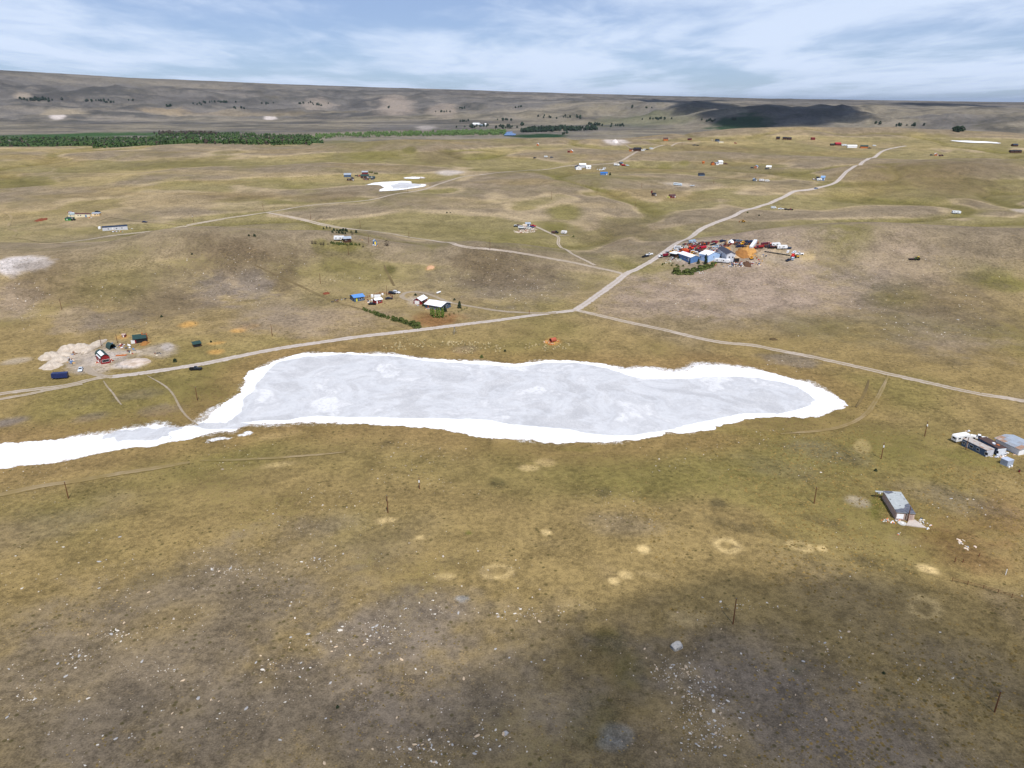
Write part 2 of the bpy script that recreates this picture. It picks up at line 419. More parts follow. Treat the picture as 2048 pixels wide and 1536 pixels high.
# ------------------------------------------------------------------ ground colour (what grows or lies there)
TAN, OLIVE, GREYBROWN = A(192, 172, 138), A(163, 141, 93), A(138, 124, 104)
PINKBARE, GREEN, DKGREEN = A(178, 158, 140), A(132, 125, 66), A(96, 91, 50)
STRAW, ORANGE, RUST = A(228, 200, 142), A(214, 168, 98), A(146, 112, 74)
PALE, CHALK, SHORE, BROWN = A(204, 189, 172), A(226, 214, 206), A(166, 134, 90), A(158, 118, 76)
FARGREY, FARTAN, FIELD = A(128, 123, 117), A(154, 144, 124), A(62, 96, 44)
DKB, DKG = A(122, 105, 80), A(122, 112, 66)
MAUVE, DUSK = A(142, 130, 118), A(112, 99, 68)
PATCH = [  # px, py, half-width px, half-height px, colour, strength, ring?
    # straw and yellow rings
    (1452, 1090, 30, 13, STRAW, .9, 1), (1600, 1091, 27, 10, STRAW, .85, 1), (1645, 1097, 14, 7, STRAW, .7, 0), (1855, 1138, 25, 9, STRAW, .9, 0), (1845, 1215, 34, 22, STRAW, .7, 1),
    (1287, 1098, 15, 10, STRAW, .9, 0), (1228, 1162, 14, 8, STRAW, .9, 0), (1250, 1150, 18, 9, STRAW, .6, 0), (1093, 1065, 14, 7, STRAW, .9, 0), (995, 1143, 32, 13, STRAW, .75, 1), (890, 1153, 26, 8, STRAW, .6, 0),
    (770, 1041, 26, 8, STRAW, .75, 0), (840, 1075, 12, 5, STRAW, .7, 0), (1055, 936, 24, 7, STRAW, .8, 0), (1090, 924, 26, 9, STRAW, .6, 0), (1725, 892, 18, 14, STRAW, .8, 0), (555, 930, 40, 7, STRAW, .5, 0),
    (560, 870, 60, 8, STRAW, .35, 0), (1300, 1150, 30, 6, STRAW, .3, 0), (1380, 1240, 60, 20, STRAW, .35, 0), (1160, 1210, 40, 14, STRAW, .3, 0), (1010, 880, 40, 6, STRAW, .3, 0),
    # dark tufts and green flush
    (995, 966, 20, 12, DUSK, .8, 0), (1208, 985, 20, 14, DUSK, .8, 0), (1436, 1007, 20, 11, DUSK, .8, 0), (775, 887, 12, 7, DUSK, .7, 0), (937, 1066, 7, 3, GREEN, 1, 0), (1590, 1342, 13, 9, GREEN, .9, 0), (1525, 941, 22, 7, DUSK, .6, 0),
    (1215, 1300, 70, 50, DUSK, .6, 0), (1240, 1370, 80, 60, DUSK, .6, 0), (1190, 1440, 50, 50, DKGREEN, .45, 0), (1215, 1280, 40, 30, DKGREEN, .5, 0), (1260, 1340, 40, 40, DKGREEN, .45, 0), (1330, 1300, 60, 40, DUSK, .4, 0), (1150, 899, 55, 6, GREEN, .9, 0), (577, 855, 32, 5, OLIVE, .8, 0), (1520, 870, 110, 9, GREEN, .5, 0), (1470, 1050, 70, 12, DUSK, .5, 0), (1720, 1120, 40, 14, DUSK, .6, 0), (1650, 1045, 60, 12, DUSK, .5, 0),
    (1757, 1010, 20, 32, GREEN, .95, 0), (1870, 1068, 70, 11, GREEN, .85, 0), (1930, 1085, 50, 9, GREEN, .6, 0), (1955, 915, 70, 22, GREEN, .5, 0), (1900, 905, 40, 12, GREEN, .5, 0), (1840, 880, 90, 30, OLIVE, .4, 0), (1160, 1300, 40, 60, DUSK, .4, 0),
    (1500, 690, 110, 16, OLIVE, .4, 0), (2000, 560, 70, 12, GREEN, .7, 0), (1760, 600, 40, 14, GREEN, .7, 0), (1700, 470, 60, 16, GREEN, .6, 0), (1590, 455, 70, 12, GREEN, .6, 0), (1950, 560, 60, 9, DKGREEN, .4, 0), (1790, 620, 25, 14, DKGREEN, .4, 0),
    (1130, 425, 40, 22, GREEN, .7, 0), (1110, 455, 30, 10, GREEN, .6, 0), (1000, 490, 40, 6, GREEN, .4, 0), (780, 540, 14, 16, DKGREEN, .7, 0), (1290, 560, 14, 16, DKGREEN, .6, 0), (1280, 585, 12, 14, GREEN, .6, 0), (215, 655, 40, 12, OLIVE, .5, 0), (1330, 335, 16, 10, GREEN, .5, 0),
    (820, 300, 18, 8, GREEN, .7, 0), (760, 312, 60, 5, GREEN, .5, 0), (1370, 325, 12, 9, GREEN, .6, 0), (640, 490, 20, 6, GREEN, .6, 0), (690, 492, 40, 5, GREEN, .7, 0), (300, 400, 200, 10, OLIVE, .3, 0), (1800, 350, 120, 14, OLIVE, .4, 0), (1930, 345, 90, 14, DUSK, .3, 0),
    # rust and orange soil, hay spills
    (377, 649, 22, 7, ORANGE, .9, 0), (476, 661, 19, 5, ORANGE, .9, 0), (500, 652, 24, 5, ORANGE, .4, 0), (430, 704, 22, 6, ORANGE, .8, 0), (432, 686, 20, 3, ORANGE, .7, 0), (875, 640, 46, 13, BROWN, .85, 0), (845, 634, 24, 10, BROWN, .5, 0), (860, 536, 12, 3, ORANGE, .45, 0), (1910, 1085, 120, 50, RUST, .6, 0), (2000, 1030, 60, 60, RUST, .4, 0), (1105, 683, 20, 7, ORANGE, .7, 0), (245, 674, 14, 5, ORANGE, .6, 0),
    (290, 684, 12, 7, ORANGE, .6, 0), (1453, 500, 12, 7, ORANGE, .8, 0), (1492, 503, 22, 7, ORANGE, .8, 0), (1510, 520, 16, 5, ORANGE, .7, 0), (1550, 508, 40, 4, STRAW, .8, 0), (1610, 514, 22, 4, STRAW, .9, 0), (1440, 486, 30, 4, STRAW, .7, 0), (1555, 502, 12, 2, STRAW, .8, 0), (1395, 488, 20, 2.5, BROWN, .6, 0),
    # bare ground and scraped pads
    (205, 715, 72, 26, PALE, .95, 0), (170, 712, 60, 18, PALE, .8, 0), (225, 712, 50, 14, CHALK, .45, 0), (262, 727, 34, 9, CHALK, .9, 0), (320, 700, 36, 14, PALE, .65, 0), (335, 693, 14, 8, CHALK, .7, 0), (38, 526, 50, 11, CHALK, 1, 0), (32, 526, 46, 8, A(236, 226, 220), .9, 0), (2046, 422, 22, 8, PALE, 1, 0), (32, 722, 32, 6, PALE, .5, 0), (830, 601, 20, 8, PALE, .7, 0), (850, 588, 26, 5, MAUVE, .5, 0),
    (1395, 500, 60, 18, PALE, .45, 0), (1420, 500, 14, 10, CHALK, .5, 0), (1370, 520, 36, 6, PALE, .6, 0), (1480, 522, 60, 8, PALE, .6, 0), (1560, 515, 50, 8, PALE, .5, 0), (1055, 458, 18, 5, PALE, .8, 0), (1230, 282, 26, 3.5, CHALK, .8, 0), (900, 345, 30, 2.5, CHALK, .7, 0), (1360, 369, 40, 2, PALE, .6, 0),
    (480, 560, 70, 26, PINKBARE, .55, 0), (420, 590, 60, 18, PINKBARE, .45, 0), (500, 520, 120, 24, GREYBROWN, .6, 0), (340, 590, 90, 40, GREYBROWN, .5, 0), (30, 610, 56, 70, PINKBARE, .55, 0), (150, 640, 50, 22, PINKBARE, .4, 0), (230, 640, 60, 18, MAUVE, .4, 0), (620, 640, 160, 28, PINKBARE, .5, 0), (560, 620, 90, 30, MAUVE, .35, 0),
    (1000, 545, 130, 42, GREYBROWN, .65, 0), (1040, 570, 110, 30, MAUVE, .4, 0), (1500, 560, 210, 42, PINKBARE, .75, 0), (1330, 590, 130, 34, PINKBARE, .65, 0), (1260, 615, 80, 26, PINKBARE, .5, 0), (1600, 600, 180, 40, PINKBARE, .45, 0), (1790, 535, 110, 30, PINKBARE, .5, 0), (1560, 455, 80, 12, PINKBARE, .5, 0), (1530, 470, 120, 12, PINKBARE, .5, 0), (1850, 640, 150, 50, GREYBROWN, .6, 0), (1950, 500, 90, 20, GREYBROWN, .4, 0), (1580, 720, 60, 12, MAUVE, .6, 0), (1900, 680, 90, 20, PINKBARE, .3, 0),
    (18, 845, 42, 9, MAUVE, .9, 0), (180, 835, 40, 9, MAUVE, .5, 0), (330, 820, 60, 14, MAUVE, .5, 0), (270, 790, 60, 10, MAUVE, .3, 0), (930, 700, 30, 9, MAUVE, .4, 0), (1715, 1003, 26, 12, PALE, .5, 0), (1920, 1000, 100, 26, GREYBROWN, .5, 0), (1640, 905, 80, 22, GREYBROWN, .6, 0), (1560, 935, 90, 26, GREYBROWN, .35, 0),
    # darker heathy turf on the hill tops
    (470, 512, 130, 16, DKB, .7, 0), (560, 556, 46, 24, DKB, .55, 0), (330, 600, 90, 30, DKB, .5, 0), (1020, 542, 110, 24, DKB, .55, 0), (960, 520, 60, 14, DKB, .4, 0), (1900, 600, 120, 30, DKB, .4, 0), (100, 560, 60, 25, DKB, .5, 0), (240, 560, 80, 25, DKG, .5, 0), (1650, 650, 130, 24, DKG, .45, 0), (1800, 590, 60, 20, DKG, .5, 0), (700, 520, 60, 14, DKG, .5, 0), (640, 600, 50, 16, DKG, .35, 0), (1240, 470, 90, 20, DKB, .4, 0), (900, 460, 90, 14, DKG, .3, 0), (660, 395, 60, 7, DKB, .5, 0), (480, 395, 70, 6, DKB, .45, 0), (1080, 345, 110, 5, DKG, .5, 0), (1880, 360, 130, 18, DKB, .4, 0), (1500, 345, 90, 8, DKG, .3, 0), (130, 350, 100, 8, DKG, .4, 0), (350, 330, 130, 7, DKG, .4, 0), (1440, 300, 120, 5, DKB, .35, 0), (880, 310, 50, 8, DKB, .45, 0), (430, 575, 50, 20, MAUVE, .5, 0), (505, 570, 46, 22, MAUVE, .55, 0), (1480, 590, 150, 26, PINKBARE, .5, 0), (1720, 560, 90, 16, MAUVE, .4, 0),
    # foreground slopes
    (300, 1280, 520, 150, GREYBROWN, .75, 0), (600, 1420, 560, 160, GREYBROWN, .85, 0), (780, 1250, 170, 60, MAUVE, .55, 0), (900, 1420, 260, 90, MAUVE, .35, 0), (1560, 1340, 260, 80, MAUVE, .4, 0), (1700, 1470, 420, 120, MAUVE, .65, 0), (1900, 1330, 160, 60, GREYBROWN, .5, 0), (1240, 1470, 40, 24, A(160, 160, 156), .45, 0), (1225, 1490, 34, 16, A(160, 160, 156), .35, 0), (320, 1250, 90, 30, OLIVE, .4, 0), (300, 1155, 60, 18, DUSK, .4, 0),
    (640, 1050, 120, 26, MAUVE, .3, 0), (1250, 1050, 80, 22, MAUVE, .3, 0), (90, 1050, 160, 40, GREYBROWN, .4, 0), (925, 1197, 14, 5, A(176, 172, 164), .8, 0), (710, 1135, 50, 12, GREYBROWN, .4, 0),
    # far side of the valley
    (100, 284, 340, 1.5, FIELD, .0, 0), (150, 271, 230, 3.5, FIELD, .95, 0), (1075, 272, 60, 3.5, A(36, 70, 34), 1, 0), (1480, 251, 70, 4, A(52, 78, 48), 1, 0), (790, 214, 42, 6, A(186, 170, 154), .65, 0), (885, 215, 30, 5, A(186, 170, 154), .5, 0), (640, 209, 46, 2, A(184, 168, 152), .5, 0), (130, 226, 50, 1.5, A(190, 174, 146), .6, 0), (330, 221, 46, 1.3, A(190, 168, 134), .45, 0), (540, 235, 14, 1.5, CHALK, .9, 0), (115, 232, 14, 1.3, CHALK, .9, 0),
    (45, 193, 18, 1.3, A(190, 174, 154), .6, 0), (500, 226, 160, 1.2, STRAW, .14, 0), (300, 165, 260, 3, FARTAN, .4, 0), (850, 255, 24, 3, CHALK, .4, 0), (1120, 256, 40, 3, STRAW, .3, 0), (680, 285, 40, 6, GREEN, .5, 0), (1280, 245, 100, 4, A(120, 124, 90), .5, 0)]
def ground_colour():
    x, y = GX, GY
    r = np.hypot(x, y)
    n1 = fbm(x, y, 130, 4, 101); n2 = fbm(x, y, 45, 4, 131); n3 = fbm(x, y, 420, 4, 151); n4 = fbm(x, y, 14, 3, 171)
    mid = smooth(330, 620, y)[..., None]
    c = OLIVE * (1 - mid) + TAN * mid
    def mixin(c, col, w):
        w = np.clip(w, 0, 1)[..., None]
        return c * (1 - w) + col * w
    # hollows hold green, crests are bare
    rel = relief(x, y)
    lap = np.clip(-(rel - 0.5 * np.roll(rel, 16, 0) - 0.5 * np.roll(rel, -16, 0)) * 0.9, -1, 1) + 0.10 * np.clip(-rel, -6, 6)
    lap = np.clip(lap, -1, 1)
    near = (1 - smooth(1900, 2300, r))
    c = mixin(c, GREEN, near * smooth(0.0, 0.7, lap + 0.25 * n2) * 0.62 * smooth(400, 600, y))
    c = mixin(c, GREYBROWN, near * smooth(0.1, 0.8, -lap + 0.25 * n2) * 0.7 * smooth(400, 600, y))
    gl = gully(x, y) * smooth(430, 640, y) * near
    c = mixin(c, GREEN, smooth(.35, .9, gl + .2 * n2) * .6)
    c = mixin(c, DKG, smooth(.6, 1.0, gl + .25 * n4) * .6)
    c = mixin(c, GREEN, near * smooth(0.1, 0.7, n1 + 0.5 * n2) * 0.5)
    c = mixin(c, GREYBROWN, near * smooth(0.1, 0.7, -n1 + 0.5 * n2) * 0.55)
    c = mixin(c, STRAW, near * smooth(0.2, 0.8, n3 + 0.5 * n2) * 0.30)
    c = mixin(c, PINKBARE, near * smooth(0.3, 0.9, -n3 + 0.6 * n4) * 0.25)
    # stripes of drier and greener turf on the far rolling ground
    st = fbm(x * 0.35, y, 60, 3, 191)
    c = mixin(c, OLIVE, near * smooth(0.15, 0.6, st) * 0.5 * smooth(560, 800, y))
    c = mixin(c, STRAW, near * smooth(0.15, 0.6, -st) * 0.22 * smooth(560, 800, y))
    # valley floor and escarpment
    far_ = smooth(1850, 2150, r)
    fc = mixin(np.broadcast_to(FARTAN, c.shape), FARGREY, smooth(-0.3, 0.5, n3 + 0.5 * n1 + 0.8 * smooth(4200, 5000, r)))
    fc = mixin(fc, A(98, 93, 86), smooth(0.15, 0.7, -n1 + 0.5 * n2) * 0.5)
    fc = mixin(fc, A(120, 116, 78), smooth(0.2, 0.7, n2 + 0.3 * n1) * 0.35 * (1 - smooth(4200, 5000, r)))
    fc = mixin(fc, A(80, 78, 76), smooth(0.05, 0.5, fbm(x, y, 330, 5, 211, .6)) * 0.7 * smooth(3000, 4200, r))
    fc = mixin(fc, A(74, 74, 68), smooth(0.82, 1.0, 1 - np.abs(fbm(x, y * 1.25, 620, 5, 21, 0.52))) * 0.6 * smooth(2600, 3600, r))
    fc = mixin(fc, A(176, 160, 142), smooth(0.3, 0.75, fbm(x, y * 2, 900, 4, 231)) * 0.35)
    band = fbm(x * .22 + 300 * fbm(x, y, 900, 2, 245), y, 150, 4, 241, .6)
    fc = mixin(fc, A(88, 84, 80), smooth(.12, .5, band) * .55)
    fc = mixin(fc, A(176, 164, 146), smooth(.15, .5, -band) * .40)
    fc = mixin(fc, A(84, 82, 76), smooth(.2, .6, fbm(x, y, 75, 3, 251)) * .55)
    fc = mixin(fc, A(168, 158, 144), smooth(.25, .6, fbm(x, y * 1.6, 120, 3, 257)) * .4)
    c = c * (1 - far_[..., None]) + fc * far_[..., None]
    bare = np.zeros_like(r)
    n5 = fbm(x, y, 4.5, 3, 181) * (1 - smooth(500, 900, r))
    nf_ = smooth(1700, 2300, r)
    wob = (0.45 * n2 + 0.45 * n4 + 0.4 * n5) * (1 - nf_) + (0.8 * n1 + 0.5 * n2 + .3 * n3) * nf_
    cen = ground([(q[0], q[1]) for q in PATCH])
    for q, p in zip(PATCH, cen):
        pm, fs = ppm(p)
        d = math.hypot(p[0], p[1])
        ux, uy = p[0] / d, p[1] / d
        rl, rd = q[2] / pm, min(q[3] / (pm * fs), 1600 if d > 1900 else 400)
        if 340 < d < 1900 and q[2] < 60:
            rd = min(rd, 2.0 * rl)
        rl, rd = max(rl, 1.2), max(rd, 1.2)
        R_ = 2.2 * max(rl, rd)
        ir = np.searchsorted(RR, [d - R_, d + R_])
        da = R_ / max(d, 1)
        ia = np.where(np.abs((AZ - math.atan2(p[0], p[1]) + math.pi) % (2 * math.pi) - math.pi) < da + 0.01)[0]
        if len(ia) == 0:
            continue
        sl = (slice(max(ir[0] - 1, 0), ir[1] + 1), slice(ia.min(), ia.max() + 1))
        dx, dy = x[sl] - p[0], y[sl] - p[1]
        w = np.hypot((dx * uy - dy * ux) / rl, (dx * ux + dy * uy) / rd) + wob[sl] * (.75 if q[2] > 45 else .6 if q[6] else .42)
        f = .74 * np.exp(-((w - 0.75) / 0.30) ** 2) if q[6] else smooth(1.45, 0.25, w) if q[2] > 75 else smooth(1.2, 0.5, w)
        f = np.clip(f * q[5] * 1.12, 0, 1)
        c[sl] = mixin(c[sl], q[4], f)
        if q[4] is PINKBARE or q[4] is MAUVE or q[4] is GREYBROWN:
            bare[sl] = np.maximum(bare[sl], f)
    # dry orange-brown belt round the lake, salt bloom right at the edge
    sd = GSD + 2.5 * n4
    c = mixin(c, SHORE, smooth(-26, -6, sd) * 0.75 * (0.6 + 0.4 * n2))
    c = mixin(c, GREEN, np.exp(-((sd + 34) / 12) ** 2) * 0.35 * smooth(-0.2, 0.5, n1) * smooth(300, 240, y))
    spit = np.full(r.shape, -99.0)
    mm = (x > -260) & (x < -40) & (y > 190) & (y < 330)
    spit[mm] = poly_sd(SPIT, x[mm], y[mm])
    n5s = fbm(x, y, 4.0, 3, 187)
    salt = smooth(-9, 1.5, GSD + 3.5 * n4 + 5.0 * n2) * (0.40 + 0.16 * n2)
    salt = np.maximum(salt, smooth(-3, 2.5, spit - 1.2 + 3.0 * n4 + 2.5 * n5s) * 0.60)
    # ditches and worn lines are darker turf
    return np.clip(c, 0.005, 0.9), np.stack([near * (1 - bare), bare, salt], -1)

def new_mesh(name, verts, faces, smooth_=True):
    me = bpy.data.meshes.new(name)
    verts = np.asarray(verts, np.float32); faces = np.asarray(faces, np.int32)
    me.vertices.add(len(verts)); me.vertices.foreach_set('co', verts.ravel())
    nf, k = faces.shape
    me.loops.add(nf * k); me.loops.foreach_set('vertex_index', faces.ravel())
    me.polygons.add(nf)
    me.polygons.foreach_set('loop_start', np.arange(0, nf * k, k, dtype=np.int32))
    me.polygons.foreach_set('loop_total', np.full(nf, k, np.int32))
    if smooth_:
        me.polygons.foreach_set('use_smooth', np.ones(nf, bool))
    me.update(calc_edges=True)
    return me
def attr(me, name, rgb):
    a = me.color_attributes.new(name, 'FLOAT_COLOR', 'POINT')
    rgba = np.ones((len(me.vertices), 4), np.float32); rgba[:, :rgb.shape[-1]] = rgb.reshape(-1, rgb.shape[-1])
    a.data.foreach_set('color', rgba.ravel())
def link(me, name, material=None, parent=None):
    o = bpy.data.objects.new(name, me)
    COL.objects.link(o)
    if material is not None:
        me.materials.append(material)
    if parent is not None:
        o.parent = parent
    return o
def tag(o, label=None, cat=None, group=None, kind=None):
    if label: o['label'] = label
    if cat: o['category'] = cat
    if group: o['group'] = group
    if kind: o['kind'] = kind
    return o

ii, jj = np.meshgrid(np.arange(NR - 1), np.arange(NA), indexing='ij')
j2 = (jj + 1) % NA
quads = np.stack([ii * NA + jj, ii * NA + j2, (ii + 1) * NA + j2, (ii + 1) * NA + jj], -1).reshape(-1, 4)[:, ::-1]
gm = new_mesh('ground', np.stack([GX, GY, GZ], -1).reshape(-1, 3), quads)
GCOL, GMASK = ground_colour()
attr(gm, 'cover', GCOL); attr(gm, 'mask', GMASK)
tag(link(gm, 'ground', ground_material()), 'dry rolling prairie with olive turf and bare stony slopes', 'ground', kind='structure')

# ------------------------------------------------------------------ salt lake and small salt pans
def salt_material():
    m, nt, b = nodes_of('salt_crust')
    p = POS(nt)
    at = N(nt, 'ShaderNodeAttribute', attribute_name='wet')
    sep = N(nt, 'ShaderNodeSeparateColor'); nt.links.new(at.outputs[0], sep.inputs[0])
    warp = N(nt, 'ShaderNodeTexNoise', _Scale=0.018, _Detail=3.0, _Roughness=0.5); nt.links.new(p, warp.inputs['Vector'])
    sc = N(nt, 'ShaderNodeVectorMath', operation='SCALE', _Scale=55.0); nt.links.new(warp.outputs['Color'], sc.inputs[0])
    pw = N(nt, 'ShaderNodeVectorMath', operation='ADD'); nt.links.new(p, pw.inputs[0]); nt.links.new(sc.outputs[0], pw.inputs[1])
    n1 = NOISE(nt, pw.outputs[0], 0.045, 6, 0.62)
    n2 = NOISE(nt, p, 0.7, 5, 0.65)
    n3 = M(nt, 'ADD', M(nt, 'MULTIPLY', NOISE(nt, pw.outputs[0], 0.11, 5, 0.65), .6), M(nt, 'MULTIPLY', NOISE(nt, p, 0.9, 4, .7), .4))
    wet = M(nt, 'ADD', sep.outputs[0], M(nt, 'MULTIPLY', M(nt, 'SUBTRACT', n2, 0.5), 0.45))
    wet = RAMP(nt, wet, 0.36, 0.56)
    vein = M(nt, 'SUBTRACT', 1.0, M(nt, 'MULTIPLY', M(nt, 'ABSOLUTE', M(nt, 'SUBTRACT', n1, 0.5)), 16.0), True)
    blotch = RAMP(nt, n1, 0.54, 0.66)
    grey = MIXC(nt, RAMP(nt, n3, 0.34, 0.68), (0.415, 0.42, 0.438), (0.55, 0.553, 0.565))
    grey = MIXC(nt, M(nt, 'MULTIPLY', M(nt, 'MULTIPLY', blotch, RAMP(nt, n2, .25, .55)), 0.65), grey, (0.74, 0.745, 0.76))
    grey = MIXC(nt, M(nt, 'MULTIPLY', vein, 0.34), grey, (0.66, 0.68, 0.71))
    spk = RAMP(nt, NOISE(nt, p, 2.2, 2, 0.6), 0.56, 0.66)
    grey = MIXC(nt, M(nt, 'MULTIPLY', M(nt, 'MULTIPLY', spk, RAMP(nt, n1, 0.52, 0.42)), 0.5), grey, (0.30, 0.29, 0.28))
    white = MIXC(nt, RAMP(nt, n2, 0.3, 0.75), (0.80, 0.81, 0.85), (0.87, 0.88, 0.89))
    dirt = RAMP(nt, NOISE(nt, p, 0.22, 6, 0.75, 0.5), 0.63, 0.74)
    white = MIXC(nt, M(nt, 'MULTIPLY', dirt, 0.6), white, (0.50, 0.52, 0.57))
    col = MIXC(nt, wet, white, grey)
    mud = RAMP(nt, M(nt, 'ADD', M(nt, 'MULTIPLY', sep.outputs[1], .40), M(nt, 'MULTIPLY', M(nt, 'ADD', NOISE(nt, p, 1.1, 4, .7), NOISE(nt, p, .3, 3, .6)), .5)), .80, .98)
    col = MIXC(nt, mud, col, tuple(SHORE))
    nt.links.new(col, b.inputs['Base Color'])
    b.inputs['Roughness'].default_value = 0.8
    b.inputs['Specular IOR Level'].default_value = 0.25
    bump = N(nt, 'ShaderNodeBump', _Strength=0.35, _Distance=0.06)
    nt.links.new(n2, bump.inputs['Height']); nt.links.new(bump.outputs[0], b.inputs['Normal'])
    return m
SALT = salt_material()
def resample(poly, step, rough, seed, closed=True, wave=None):
    """outline with a frayed edge"""
    poly = np.asarray(poly, float)
    q = np.vstack([poly, poly[:1]]) if closed else poly
    seg = np.hypot(*(q[1:] - q[:-1]).T)
    L = np.concatenate([[0], np.cumsum(seg)])
    n = max(8, int(L[-1] / step))
    s = np.linspace(0, L[-1], n, endpoint=not closed)
    # smooth the corners a little
    p = np.stack([np.interp(s, L, q[:, 0]), np.interp(s, L, q[:, 1])], -1)
    for _ in range(2):
        if closed:
            p = (np.roll(p, 1, 0) + 2 * p + np.roll(p, -1, 0)) / 4
        else:
            p[1:-1] = (p[:-2] + 2 * p[1:-1] + p[2:]) / 4
    t = np.roll(p, -1, 0) - np.roll(p, 1, 0)
    t /= np.linalg.norm(t, axis=1, keepdims=True) + 1e-9
    nrm = np.stack([-t[:, 1], t[:, 0]], -1)
    w = wave or step * 6
    off = rough * (fbm(p[:, 0], p[:, 1], w, 5, seed, 0.75) * 1.2)
    return p + nrm * off[:, None]
def salt_sheet(name, poly, wetpoly, step, rough, seed, lift, label, blobs=()):
    edge = resample(poly, step, rough, seed)
    x0, y0 = edge.min(0); x1, y1 = edge.max(0)
    gs = step * 1.7
    gx, gy = np.meshgrid(np.arange(x0, x1, gs), np.arange(y0, y1, gs))
    gx, gy = gx.ravel(), gy.ravel()
    keep = poly_sd(edge, gx, gy) > gs * 0.6
    pts = np.vstack([edge, np.stack([gx[keep], gy[keep]], -1)])
    ed = [(i, (i + 1) % len(edge)) for i in range(len(edge))]
    v, _, f, *_ = delaunay_2d_cdt([Vector(p) for p in pts], ed, [], 1, 1e-4)
    v = np.array([tuple(q) for q in v])
    z = H(v[:, 0], v[:, 1]) + lift
    f = [t for t in f if len(t) == 3]
    me = new_mesh(name, np.column_stack([v, z]), np.array(f))
    wet = np.zeros(len(v))
    if wetpoly is not None:
        wet = smooth(-2.6, 2.6, poly_sd(wetpoly, v[:, 0], v[:, 1]) + 1.6 + 2.6 * fbm(v[:, 0], v[:, 1], 14, 4, seed + 5, 0.6))
    for bx_, by_, rx, ry, a in blobs:
        wet = np.maximum(wet, a * smooth(1.3, 0.6, np.hypot((v[:, 0] - bx_) / rx, (v[:, 1] - by_) / ry) + 0.9 * fbm(v[:, 0], v[:, 1], 9, 4, 77, .7)))
    esd = poly_sd(edge, v[:, 0], v[:, 1])
    fray = np.clip(.5 + .9 * fbm(v[:, 0], v[:, 1], 42, 3, seed + 8), 0, 1.2)
    attr(me, 'wet', np.stack([wet, 1 - smooth(0, 1, esd / (.8 + 4.0 * fray)), wet], -1))
    o = link(me, name, SALT)
    return tag(o, label, 'salt lake', kind='structure')
blob = flat([(290, 868), (250, 868), (330, 858), (440, 852)])
salt_sheet('lake', LAKE, GREY, 1.0, 2.6, 301, 0.03, 'dried salt lake with bright white rim and grey crust',
           [(blob[0][0], blob[0][1], 12, 5.0, 1), (blob[2][0] + 3, blob[2][1], 6, 4, .8), (blob[3][0], blob[3][1], 12, 3, .9)])
def pan(label, px, wetpx=None, lift=0.35, step=2.5, rough=1.6, seed=5):
    salt_sheet('salt_pan', ground(px)[:, :2], None if wetpx is None else ground(wetpx)[:, :2], step, rough, seed, lift, label)
pan('small white salt pan beside the bend of the upper road', [(728, 371), (745, 366), (775, 364), (805, 362), (822, 363), (830, 368), (852, 369), (851, 373), (820, 378), (780, 382), (755, 384), (760, 379), (770, 376), (752, 370)],
    [(786, 370), (800, 366), (822, 366), (840, 371), (815, 376), (790, 378), (786, 374)])
pan('narrow white salt strip beyond the small salt pan', [(806, 356), (822, 354), (850, 354), (852, 357), (830, 358), (808, 358)])
pan('long thin white salt strip near the far rim', [(1896, 282), (1930, 281.5), (1970, 283.5), (2003, 286), (2000, 288), (1965, 286.5), (1925, 285)], lift=0.6, step=5)

# ------------------------------------------------------------------ roads and tracks
def road_material(name, c0, c1, centre, faint=0.0):
    m, nt, b = nodes_of(name)
    p = POS(nt)
    u = N(nt, 'ShaderNodeAttribute', attribute_name='across').outputs[2]       # 0 edge .. 1 centre line
    n1 = NOISE(nt, p, 0.5, 5, 0.65); n2 = NOISE(nt, p, 3.0, 4, 0.6); n3 = NOISE(nt, p, 0.06, 4, 0.6)
    col = MIXC(nt, RAMP(nt, M(nt, 'ADD', M(nt, 'MULTIPLY', n1, 0.6), M(nt, 'MULTIPLY', n2, 0.4)), 0.3, 0.7), tuple(c0), tuple(c1))
    grass = N(nt, 'ShaderNodeAttribute', attribute_name='turf').outputs[0]
    edge = RAMP(nt, M(nt, 'ADD', u, M(nt, 'MULTIPLY', M(nt, 'SUBTRACT', n1, 0.5), 0.8)), 0.30, 0.06)
    col = MIXC(nt, edge, col, grass)
    if centre:
        mid = RAMP(nt, M(nt, 'ADD', u, M(nt, 'MULTIPLY', M(nt, 'SUBTRACT', n1, 0.5), 0.4)), 0.72, 0.9)
        col = MIXC(nt, M(nt, 'MULTIPLY', mid, M(nt, 'MULTIPLY', RAMP(nt, n3, 0.3, 0.6), centre)), col, grass)
    if faint:
        col = MIXC(nt, M(nt, 'MULTIPLY', RAMP(nt, n3, 0.35, 0.62), faint), col, grass)
    nt.links.new(col, b.inputs['Base Color'])
    b.inputs['Roughness'].default_value = 0.95
    b.inputs['Specular IOR Level'].default_value = 0.1
    bump = N(nt, 'ShaderNodeBump', _Strength=0.5, _Distance=0.12)
    nt.links.new(n2, bump.inputs['Height']); nt.links.new(bump.outputs[0], b.inputs['Normal'])
    return m
GRAVEL = road_material('gravel_road', A(200, 187, 176), A(232, 221, 213), 0.30)
DITCH = road_material('ditch_turf', A(108, 92, 64), A(140, 122, 86), 0.0, 0.6)
TRACK = road_material('dirt_track', A(194, 178, 160), A(222, 208, 194), 0.9, 0.15)
WORN = road_material('worn_dirt', A(172, 156, 136), A(200, 186, 168), 0.0, 0.3)
FADED = road_material('faded_track', A(168, 148, 112), A(188, 168, 132), 1.0, 0.92)
